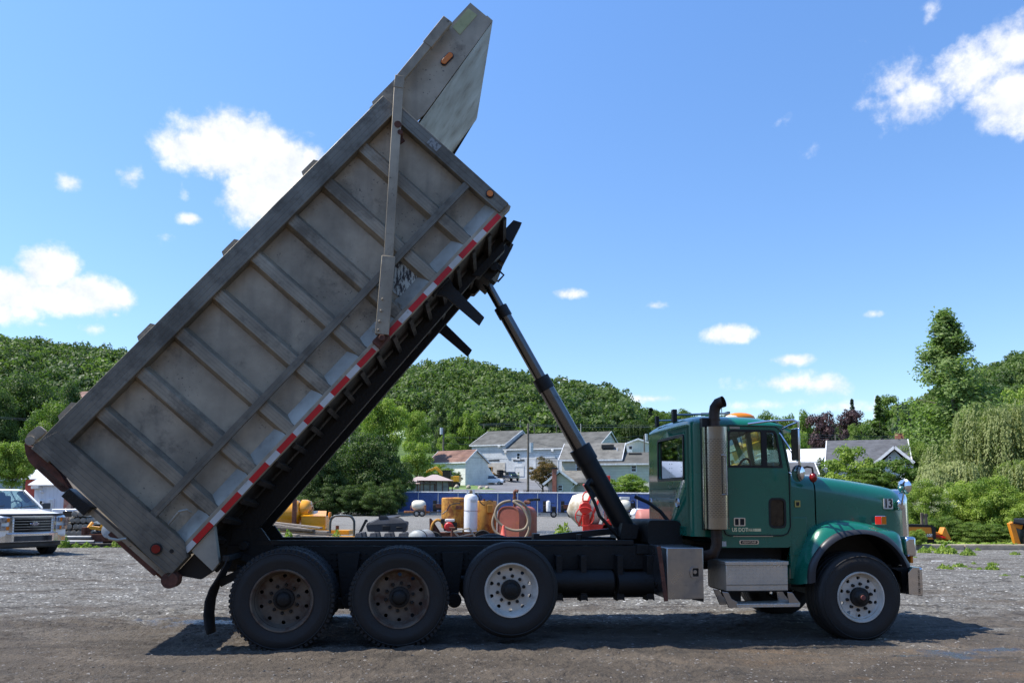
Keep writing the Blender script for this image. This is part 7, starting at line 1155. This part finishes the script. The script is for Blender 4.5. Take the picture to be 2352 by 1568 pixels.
def spruce(seed, nb, nl, ls, w=.26):
    rs = np.random.RandomState(seed); h = rs.rand(nb)**1.2*.93+.04; a = rs.rand(nb)*6.28; L = w*(1.02-h)**.85*(.75+.4*rs.rand(nb)); per = nl//nb; i = np.repeat(np.arange(nb), per); n = len(i); t_ = rs.rand(n)**.7
    x = L[i]*t_; P_ = np.c_[np.cos(a[i])*x, np.sin(a[i])*x, h[i]-x*.28+.05*t_*t_*w]; P_ += rs.normal(size=P_.shape)*np.array([.012, .012, .008])*(1.3-t_[:, None]); Nn = np.c_[np.cos(a[i])*.5, np.sin(a[i])*.5, np.ones(n)]+rs.normal(size=(n, 3))*.4
    V_, T_ = quads(P_, Nn, ls*(.6+.6*rs.rand(n)), np.clip(rs.rand(nb)[i]*.5+rs.rand(n)*.5, 0, 1), 1.6, None, rs); return V_, T_, P_[:0]
def willow(seed, ns, nl, ls, w=.5):
    rs = np.random.RandomState(seed); d = sph(rs, ns); d[:, 2] = np.abs(d[:, 2]); lob = rs.rand(ns); k = rs.randint(0, 9, ns); kc = np.c_[rs.normal(size=(9, 2))*.2, .45+.4*rs.rand(9)]; kc[:, :2] *= (1.15-kc[:, 2:3])*2.0
    S0 = kc[k]+d*np.array([.2, .2, .13]); S0[:, 2] = np.minimum(S0[:, 2], .97); L = np.clip(S0[:, 2]-.04, .05, .42)*(.4+.6*rs.rand(ns)); per = nl//ns; i = np.repeat(np.arange(ns), per); n = len(i); t_ = rs.rand(n)
    P_ = S0[i]-np.c_[np.zeros(n), np.zeros(n), L[i]*t_]; P_[:, :2] += d[i, :2]*(.05*np.sqrt(t_))[:, None]+rs.normal(size=(n, 2))*.006; Nn = d[i]*np.array([1, 1, .2])+rs.normal(size=(n, 3))*.4+np.array([-.35, -.2, .55]); up = np.tile([0, 0, 1.], (n, 1))+rs.normal(size=(n, 3))*.25
    V_, T_ = quads(P_, Nn, ls*(.6+.6*rs.rand(n)), np.clip(rs.rand(9)[k][i]*.4+rs.rand(ns)[i]*.35+rs.rand(n)*.25, 0, 1), 2.3, up, rs); return V_, T_, kc
def cypress(seed, nb, nl, ls, w=.2):
    rs = np.random.RandomState(seed); h = np.linspace(.06, .97, nb)+rs.normal(size=nb)*.01; a = rs.rand(nb)*6.28; prof = np.interp(h, [0, .1, .35, .5, .62, .72, .82, .92, 1], [1.0, 1.05, .95, .82, .66, .50, .34, .15, .02]); L = w*prof*(.5+.62*rs.rand(nb)); per = nl//nb; i = np.repeat(np.arange(nb), per); n = len(i); t_ = rs.rand(n)**.6
    x = L[i]*t_; P_ = np.c_[np.cos(a[i])*x, np.sin(a[i])*x, h[i]+x*.55*(1-.7*t_)]; wd = .007+.026*np.clip(1-h[i], .15, 1)*np.sin(np.clip(t_, .05, 1)*2.6); P_ += rs.normal(size=P_.shape)*wd[:, None]*np.array([1, 1, 1.1]); P_[:, 2] -= np.abs(rs.normal(size=n))*.02
    P_[:, 0] += .05*(1-P_[:, 2])  # slight lean
    Nn = np.c_[np.cos(a[i]), np.sin(a[i]), .6*np.ones(n)]+rs.normal(size=(n, 3))*.7; V_, T_ = quads(P_, Nn, ls*(.6+.6*rs.rand(n)), np.clip(rs.rand(nb)[i]*.5+rs.rand(n)*.5, 0, 1), 1.5, None, rs)
    br = [(Vector((.05*(1-h[j]), 0, h[j]-.02)), Vector((math.cos(a[j])*L[j]*.9+.05*(1-h[j]), math.sin(a[j])*L[j]*.9, h[j]+L[j]*.35))) for j in range(0, nb, 2)]; return V_, T_, br
def trunk_mesh(C, seed, r=.02, z0=.0, lean=0., k=9):
    rs = random.Random(seed); b = MB(); top = max([c[2] for c in C]) if len(C) else .9; b.path([(lean*.0, 0, -.12), (0, 0, .02), (rs.uniform(-.01, .01), rs.uniform(-.01, .01), .25), (rs.uniform(-.02, .02), 0, top*.8)], [r*1.4, r, r*.8, r*.25], 8)
    for c in (sorted(C, key=lambda q: q[0]*7 % 1)[:k] if len(C) else []):
        z = max(.1, c[2]*.55-.05+rs.uniform(-.04, .04)); b.path([(0, 0, z), (c[0]*.5, c[1]*.5, (z+c[2])*.52), (c[0], c[1], c[2])], [r*.5, r*.33, r*.1], 5)
    me = bpy.data.meshes.new('trunk'); me.from_pydata(b.v, [], b.f); me.materials.append(M['bark']); me.shade_smooth(); return me
PT = {}
def proto(k, fn, m, tr=True, k_=9, r=.02, **kw):
    V_, T_, C = fn(**kw); cm = mesh_np('crown', V_, T_, M[m])
    if fn is cypress:
        b = MB(); b.path([(.055, 0, -.05), (.045, 0, .2), (.025, .0, .5), (.0, 0, .97)], [.017, .014, .008, .002], 8); [b.path([p, p.lerp(q_, .5)+Vector((0, 0, .01)), q_], [.0035, .0022, .001], 4) for p, q_ in C]; tm = bpy.data.meshes.new('trunk'); tm.from_pydata(b.v, [], b.f); tm.materials.append(M['bark'])
    else: tm = trunk_mesh([tuple(c) for c in C], kw['seed'], r, k=k_)
    PT[k] = (cm, tm)
WD = dict(broad=.84, cone=.6, spruce=.52, willow=1.0, cypress=.42)
for i in range(3): proto('mid%d' % i, broad, 'leaf', seed=20+i, nc=44, nl=5200, ls=.034)
proto('near0', broad, 'leaf', seed=31, nc=120, nl=26000, ls=.018, cr=(.06, .12), k_=22, r=.014); proto('near1', broad, 'leafl', seed=32, nc=100, nl=22000, ls=.019, cr=(.06, .12), shape='vase', k_=22, r=.012); proto('lite0', broad, 'leafl', seed=35, nc=60, nl=8000, ls=.028, cr=(.08, .13), k_=14); proto('dark0', broad, 'leafd', seed=36, nc=60, nl=9000, ls=.026, cr=(.08, .14), k_=16)
proto('red0', broad, 'leafr', seed=41, nc=50, nl=5200, ls=.035); proto('bronze', broad, 'leafb', seed=42, nc=46, nl=6000, ls=.026, cr=(.07, .12), z0=.2, k_=18); proto('sprig', broad, 'leafl', seed=43, nc=60, nl=9000, ls=.026, cr=(.05, .11), z0=.1, k_=16, r=.012); proto('spr0', spruce, 'leafs', seed=51, nb=170, nl=9000, ls=.028); proto('spr1', spruce, 'leafs', seed=52, nb=120, nl=3600, ls=.05)
proto('pine', broad, 'leafs', seed=53, nc=50, nl=8000, ls=.024, cr=(.05, .11), shape='cone', k_=16); proto('wil', willow, 'willow', seed=61, ns=1500, nl=48000, ls=.013, r=.03); proto('wil2', willow, 'willow', seed=62, ns=700, nl=16000, ls=.02); proto('cyp', cypress, 'leafc', seed=71, nb=125, nl=25000, ls=.0105); proto('dense', broad, 'leafl', seed=72, nc=130, nl=30000, ls=.019, cr=(.07, .12), z0=.02, w=.5, k_=30, r=.012); proto('airy', broad, 'leaf', seed=73, nc=40, nl=6500, ls=.024, cr=(.05, .10), z0=.2, k_=24, r=.016)
def tree(kind, x, yt, yb, wpx, Z, label, m=None, name='tree', group=None, cat_='tree', sink=0.):
    p = at(x, yb, Z); zt_ = at(x, yt, Z).z; zg = min(p.z, max(terr(p.x, p.y), p.z-6)) if yb < 1150 else p.z; H_ = (zt_-zg); wm = wpx/1800*Z
    fam = 'willow' if kind.startswith('wil') else 'spruce' if kind.startswith('spr') else 'cypress' if kind == 'cyp' else 'dense' if kind == 'dense' else 'broad'
    s = wm/{'willow': .95, 'spruce': .48, 'cypress': .42, 'dense': 1.0, 'broad': .84}[fam]; 
    if fam == 'dense': zg -= .2*H_; H_ *= 1.2
    t = thing(name, label, cat_, (p.x, p.y, zg), random.random()*6.28 if fam != 'cypress' else 0, group); t.scale = (s, s, H_)
    cm, tm = PT[kind]; c = link(bpy.data.objects.new('crown', cm)); c.parent = t
    if m: c.data = PT.setdefault((kind, m), [cm.copy()])[0]; c.data.materials.clear(); c.data.materials.append(M[m])
    r_ = link(bpy.data.objects.new('trunk', tm)); r_.parent = t; return t
def n_(): return None
TL = [ # kind, x, ytop, ybase, width, Z, label, material
 ('cyp', 2186, 704, 1165, 285, 62, 'tall pointed feathery tree rising above everything on the right', None),
 ('wil', 2330, 905, 1235, 260, 46, 'big pale green weeping willow at the right edge', None), ('wil2', 2185, 1040, 1215, 170, 44, 'smaller weeping willow low in front of the tall pointed tree', None), ('wil2', 2370, 1035, 1240, 170, 36, 'drooping willow boughs nearest the right edge', None),
 ('near0', 2262, 868, 1120, 130, 75, 'dark leafy tree just behind and right of the tall pointed tree', 'leafd'), ('lite0', 2360, 878, 1120, 130, 90, 'bright green tree top at the right edge above the willow', None), ('near0', 2105, 1010, 1200, 110, 60, 'full green tree below and left of the tall pointed tree', None), ('airy', 2085, 905, 1100, 60, 100, 'thin half bare tree top left of the tall pointed tree', None),
 ('sprig', 1962, 1008, 1140, 84, 50, 'young light green maple in front of the charcoal roof', None), ('sprig', 2052, 1038, 1145, 92, 49, 'young maple with darker leaves in front of the small gable', 'leaf'), ('sprig', 2005, 1066, 1150, 60, 48, 'lowest young maple between the other two by the hood', 'leaf'), ('sprig', 1896, 1035, 1120, 40, 70, 'slim bush at the left corner of the charcoal roofed house', 'leafd'), ('sprig', 1870, 1080, 1125, 46, 52, 'pale wispy shrub just above the truck hood', 'willow'),
 ('red0', 1889, 940, 1030, 76, 190, 'round dark purple leaved tree, larger of the pair', None), ('red0', 1956, 934, 1010, 66, 215, 'round dark purple leaved tree, smaller of the pair', None), ('spr1', 1959, 914, 985, 34, 240, 'small dark conifer top behind the purple trees', None), ('spr0', 2022, 905, 1045, 74, 130, 'broad dark brownish spruce right of the purple trees', 'leafd'), ('pine', 2078, 903, 1040, 84, 125, 'blue green pine between the spruce and the tall pointed tree', None), ('mid0', 1846, 937, 1012, 52, 200, 'round mid green tree above the cab mirror', None), ('mid1', 1803, 942, 1012, 60, 210, 'broad green tree right behind the cab roof', None), ('lite0', 1972, 968, 1045, 70, 160, 'light green tree below the smaller purple tree', 'leaf'), ('lite0', 1836, 985, 1040, 55, 150, 'light green tree behind the mirror bracket', None), ('mid2', 2040, 900, 1000, 80, 250, 'large green tree behind the spruce on the skyline', None), ('mid0', 1757, 940, 1000, 50, 260, 'small tree just behind the beacon on the cab roof', None),
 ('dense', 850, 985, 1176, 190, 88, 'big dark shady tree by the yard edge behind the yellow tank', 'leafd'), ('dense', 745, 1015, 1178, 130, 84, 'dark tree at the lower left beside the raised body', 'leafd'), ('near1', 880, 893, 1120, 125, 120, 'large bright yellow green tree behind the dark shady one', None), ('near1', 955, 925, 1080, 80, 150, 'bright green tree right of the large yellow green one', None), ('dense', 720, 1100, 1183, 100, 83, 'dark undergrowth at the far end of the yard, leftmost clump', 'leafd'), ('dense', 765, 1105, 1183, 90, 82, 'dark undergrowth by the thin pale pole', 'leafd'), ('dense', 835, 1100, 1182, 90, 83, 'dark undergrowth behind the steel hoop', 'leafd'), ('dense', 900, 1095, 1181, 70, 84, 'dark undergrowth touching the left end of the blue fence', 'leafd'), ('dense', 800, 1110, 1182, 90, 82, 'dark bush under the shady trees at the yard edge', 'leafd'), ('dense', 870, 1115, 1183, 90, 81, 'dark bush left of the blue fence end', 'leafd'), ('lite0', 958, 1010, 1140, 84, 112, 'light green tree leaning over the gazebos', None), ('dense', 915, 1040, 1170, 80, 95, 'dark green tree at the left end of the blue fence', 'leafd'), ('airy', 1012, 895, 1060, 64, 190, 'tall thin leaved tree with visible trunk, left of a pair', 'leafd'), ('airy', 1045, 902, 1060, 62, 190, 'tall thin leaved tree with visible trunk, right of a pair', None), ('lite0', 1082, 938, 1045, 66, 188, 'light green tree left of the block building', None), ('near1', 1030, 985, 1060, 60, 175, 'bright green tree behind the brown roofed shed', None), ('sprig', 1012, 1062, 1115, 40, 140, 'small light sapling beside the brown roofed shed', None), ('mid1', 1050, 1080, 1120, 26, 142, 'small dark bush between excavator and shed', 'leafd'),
 ('spr0', 1217, 955, 1010, 42, 240, 'blue spruce just behind the block building ridge', None), ('spr0', 1380, 945, 1015, 40, 300, 'dark spruce on the right above the grey roof', None), ('mid0', 1160, 960, 1010, 60, 260, 'mid green tree behind the left roof ridge', None), ('mid2', 1255, 965, 1010, 60, 265, 'green tree behind the block building right of the spruce', None), ('lite0', 1320, 960, 1010, 70, 262, 'light green tree behind the right part of the long roof', 'leaf'), ('bronze', 1247, 1046, 1126, 86, 113, 'bronze leaved spreading tree in front of the block building', None), ('sprig', 1436, 1082, 1145, 76, 98, 'light green shrub just over the blue fence by the hoist', None), ('wil2', 1455, 955, 1030, 90, 240, 'grey green willow like tree behind the warehouse', 'leafd'), ('mid0', 1402, 988, 1025, 40, 255, 'bush beside the small red brown roof', None), ('spr1', 1496, 935, 1010, 46, 300, 'dark conifer just left of the cab', None), ('mid1', 1520, 935, 1000, 60, 280, 'green tree behind the rear of the cab roof', None), ('mid2', 1570, 935, 1000, 60, 290, 'green tree behind the cab roof horn bracket', None),
 ('near0', 108, 912, 1110, 140, 62, 'round mid green tree above the pickup, left of the body', None), ('near1', 25, 1000, 1160, 120, 50, 'light green tree directly behind the pickup roof', None), ('near0', 80, 1030, 1150, 100, 66, 'shaded green tree between pickup and red shed', None), ('near0', 60, 850, 1050, 190, 110, 'large dark tree on the left slope', 'leafd'), ('near0', 190, 905, 1060, 120, 105, 'green tree tucked against the raised body on the left', 'leaf'), ('near0', -20, 880, 1060, 110, 100, 'dark tree cut by the left edge', 'leafd'), ('mid0', 165, 870, 960, 80, 170, 'dark green tree on the slope near the raised body', 'leafd')]
for k, x, yt, yb, wp, Z, lb, m in TL: tree(k, x, yt, yb, wp, Z, lb, m)
tree('mid0', 1404, 992, 1008, 14, 258, 'small pink flowering tree by the red brown roof', 'pinkf', 'flowering_tree')
# shrubs behind the kerb, uneven and individually placed
SH = [('dense', 2125, 1092, 1242, 120, 33, 'cream blossomed elder bush just right of the truck nose', None), ('dense', 2205, 1095, 1246, 150, 34, 'tall light green thicket shrub behind the orange arm', None), ('dense', 2275, 1082, 1250, 150, 33, 'tall light green shrub in the middle of the right hand thicket', None), ('dense', 2345, 1120, 1252, 120, 32, 'light green shrub beside the compact excavator', None), ('dense', 2165, 1180, 1248, 110, 31, 'low green bramble behind the orange machine', 'leaf'), ('dense', 2240, 1195, 1252, 110, 30, 'low green bramble between machine and excavator', 'leaf'), ('dense', 2300, 1198, 1254, 110, 29.6, 'low green bramble left of the compact excavator', 'leaf'), ('dense', 2108, 1212, 1250, 44, 27.6, 'leafy weed bush in front of the orange cowling', None), ('dense', 2085, 1130, 1230, 90, 40, 'darker bush behind the truck nose', 'leafd')]
for i, (k, x, yt, yb, wp, Z, lb, m) in enumerate(SH):
    t = tree(k, x, yt, yb, wp, Z, lb, m, 'shrub', cat_='shrub')
    if i == 0:   # blossom
        rs = np.random.RandomState(5); cen = sph(rs, 60); cen[:, 2] = np.abs(cen[:, 2]); C_ = np.array([0, 0, .55])+cen*np.array([.5, .5, .38]); ii = np.repeat(np.arange(60), 40); P_ = C_[ii]+rs.normal(size=(2400, 3))*np.array([.035, .035, .012]); V_, T_ = quads(P_, np.tile([0, 0, 1.], (2400, 1))+rs.normal(size=(2400, 3))*.4, np.full(2400, .012), rs.rand(2400), 1, None, rs); f = link(bpy.data.objects.new('blossom', mesh_np('blossom', V_, T_, M['flower']))); f.parent = t
# ---- wooded hills: one mass nobody could count
rs = np.random.RandomState(9); pr = []
for i in range(6): V_, T_, _ = broad(100+i, 26, 620, .068, w=.42, z0=.12, cr=(.10, .18)); pr.append((V_, T_))
VV, TT = [], []; cnt = 0
for iy in range(34):
    Y = 208+iy*7.2
    for ix in range(-42, 46):
        X = (ix+rs.rand()*.9)*Y*.0195; y = Y+rs.uniform(-3.5, 3.5)
        if abs(X) > Y*.78 or (X/Y > .15 and y < 285 and X/Y < .5): continue
        xi = 1176+1800*X/y
        if y < 235 and 1060 < xi < 1560: continue
        if y < 300 and 1380 < xi < 1425 or (y < 275 and 830 < xi < 1000) or (y < 250 and 1780 < xi < 1900) or (y < 232 and 150 < xi < 225): continue
        V_, T_ = pr[rs.randint(6)]; h = rs.uniform(10, 16.5)*(.72 if .15 < X/Y < .5 else 1); w_ = h*rs.uniform(.85, 1.15); a = rs.rand()*6.28; c_, s_ = math.cos(a), math.sin(a)
        q = np.c_[(V_[:, 0]*c_-V_[:, 1]*s_)*w_+X, (V_[:, 0]*s_+V_[:, 1]*c_)*w_+y, V_[:, 2]*h+terr(X, y)-.6]; VV.append(q.astype(np.float32)); TT.append(np.clip(T_*.6+rs.normal()*.26+.22+.22*math.sin(X*.035+y*.05)*math.cos(y*.04-X*.02), 0, 1)); cnt += 1
print('hill trees', cnt)
o = link(bpy.data.objects.new('hillside_wood', mesh_np('hillside_wood', np.concatenate(VV), np.concatenate(TT), M['leafh']))); tag(o, 'dense green wood covering the hills behind the buildings', 'wood', kind='stuff')
# ---- weeds and grass
def tuft(n, h, w, seed, leafy=False):
    rs = np.random.RandomState(seed); a = rs.rand(n)*6.28; r = np.sqrt(rs.rand(n))*w; z = rs.rand(n)*h if leafy else np.zeros(n)+h*.4; P_ = np.c_[np.cos(a)*r*(1-.3*z/h), np.sin(a)*r*(1-.3*z/h), z*(1-.7*r/w)]; Nn = np.c_[np.cos(a), np.sin(a), rs.rand(n)*.8]+rs.normal(size=(n, 3))*.5
    up = np.tile([0, 0, 1.], (n, 1))+rs.normal(size=(n, 3))*(.9 if leafy else .35); return quads(P_, Nn, np.full(n, .05 if leafy else h*.2)*(.6+.8*rs.rand(n)), rs.rand(n), 1.6 if leafy else 3.2, up, rs)
TM_ = {}
for k, (n, h, w_, lf) in {'weed': (230, .26, .24, True), 'tallweed': (420, .7, .26, True), 'tuft': (110, .2, .2, False)}.items(): V_, T_ = tuft(n, h, w_, 7, lf); TM_[k] = mesh_np(k, V_, T_, M['leafl'])
def weed(k, x, y, s, label, grp='weeds in the gravel', Z=None):
    p = gnd(x, y) if Z is None else th_at(x, Z); o = link(bpy.data.objects.new('weed', TM_[k])); o.location = p; o.rotation_euler = (0, 0, random.random()*6); o.scale = (s, s, s); tag(o, label, 'weed', grp)
def th_at(x, Z): return Vector((px(x, Z), Z, 0))
c2 = lambda x, y: (2009.8+x*.1831, 1091+y*.1831)
for i, (x, y, s, k) in enumerate(((620, 975, 1., 'weed'), (715, 950, .8, 'weed'), (890, 985, 1.6, 'weed'), (1170, 1008, 1.1, 'weed'), (1290, 945, .5, 'weed'), (1060, 1165, 1.1, 'tuft'), (850, 1190, .7, 'weed'), (930, 1190, .6, 'weed'), (1480, 1135, .8, 'tuft'), (1468, 1195, .8, 'weed'), (1640, 1285, .7, 'tuft'), (1760, 1000, .9, 'tuft'), (1200, 1190, .5, 'tuft'), (1315, 1190, .6, 'tuft'), (1240, 1125, .4, 'weed'), (1850, 1300, .6, 'tuft'), (500, 1040, .5, 'tuft'))): weed(k, *c2(x, y), s, 'small green weed growing through the gravel near the tan kerb')
for x, Z, s, k in ((152, 26.2, .9, 'tallweed'), (160, 26.3, .6, 'weed'), (180, 26.4, .8, 'weed'), (205, 26.4, .9, 'weed'), (226, 26.3, .7, 'tuft'), (250, 26.3, .6, 'tuft'), (278, 26.6, 1., 'tallweed'), (290, 26.7, .8, 'weed')): weed(k, x, 0, s, 'green weed along the dark edging timbers at the left', 'weeds by the edging timbers', Z)
for x, Z, s, k in ((588, 25.6, 1.2, 'weed'), (640, 25.3, 1.2, 'tallweed'), (665, 25.2, 1.2, 'tallweed'), (680, 25.4, 1.0, 'weed'), (730, 25.3, 1.3, 'weed'), (755, 25.5, 1.4, 'weed'), (775, 25.4, 1.2, 'tallweed'), (790, 25.6, 1.5, 'weed'), (805, 25.3, 1.4, 'weed'), (820, 25.5, 1.5, 'weed'), (838, 25.2, 1.0, 'weed'), (700, 25.6, 1.1, 'weed'), (1008, 26., .8, 'weed'), (1050, 26.3, 1., 'weed'), (1265, 26.5, 1.2, 'weed'), (1285, 26.8, 1.5, 'tallweed'), (1300, 26.4, 1.6, 'tallweed'), (1310, 26.9, 1.3, 'weed'), (1325, 26.3, 1.2, 'weed'), (1360, 26.5, 1., 'weed'), (1385, 26.3, 1.3, 'weed'), (1248, 26.6, 1., 'weed')): weed(k, x, 0, s, 'leafy green weed among the machinery behind the truck', 'weeds among the machinery', Z)
# low ground cover behind the kerb
rs = np.random.RandomState(3); n = 16000; Yc = 28+rs.rand(n)**1.3*22; Xc = Yc*(.485+rs.rand(n)*.25); P_ = np.c_[Xc, Yc, rs.rand(n)*.28*(.4+.6*(np.sin(Xc*2.1)*np.cos(Yc*1.7)+1)/2)]; V_, T_ = quads(P_, rs.normal(size=(n, 3))*.6+np.array([0, -.3, 1.]), .07+.1*rs.rand(n), rs.rand(n), 1.5, None, rs)
o = link(bpy.data.objects.new('ground_cover', mesh_np('ground_cover', V_, T_, M['leafl']))); tag(o, 'low green weeds carpeting the ground behind the tan kerb', 'ground cover', kind='stuff')
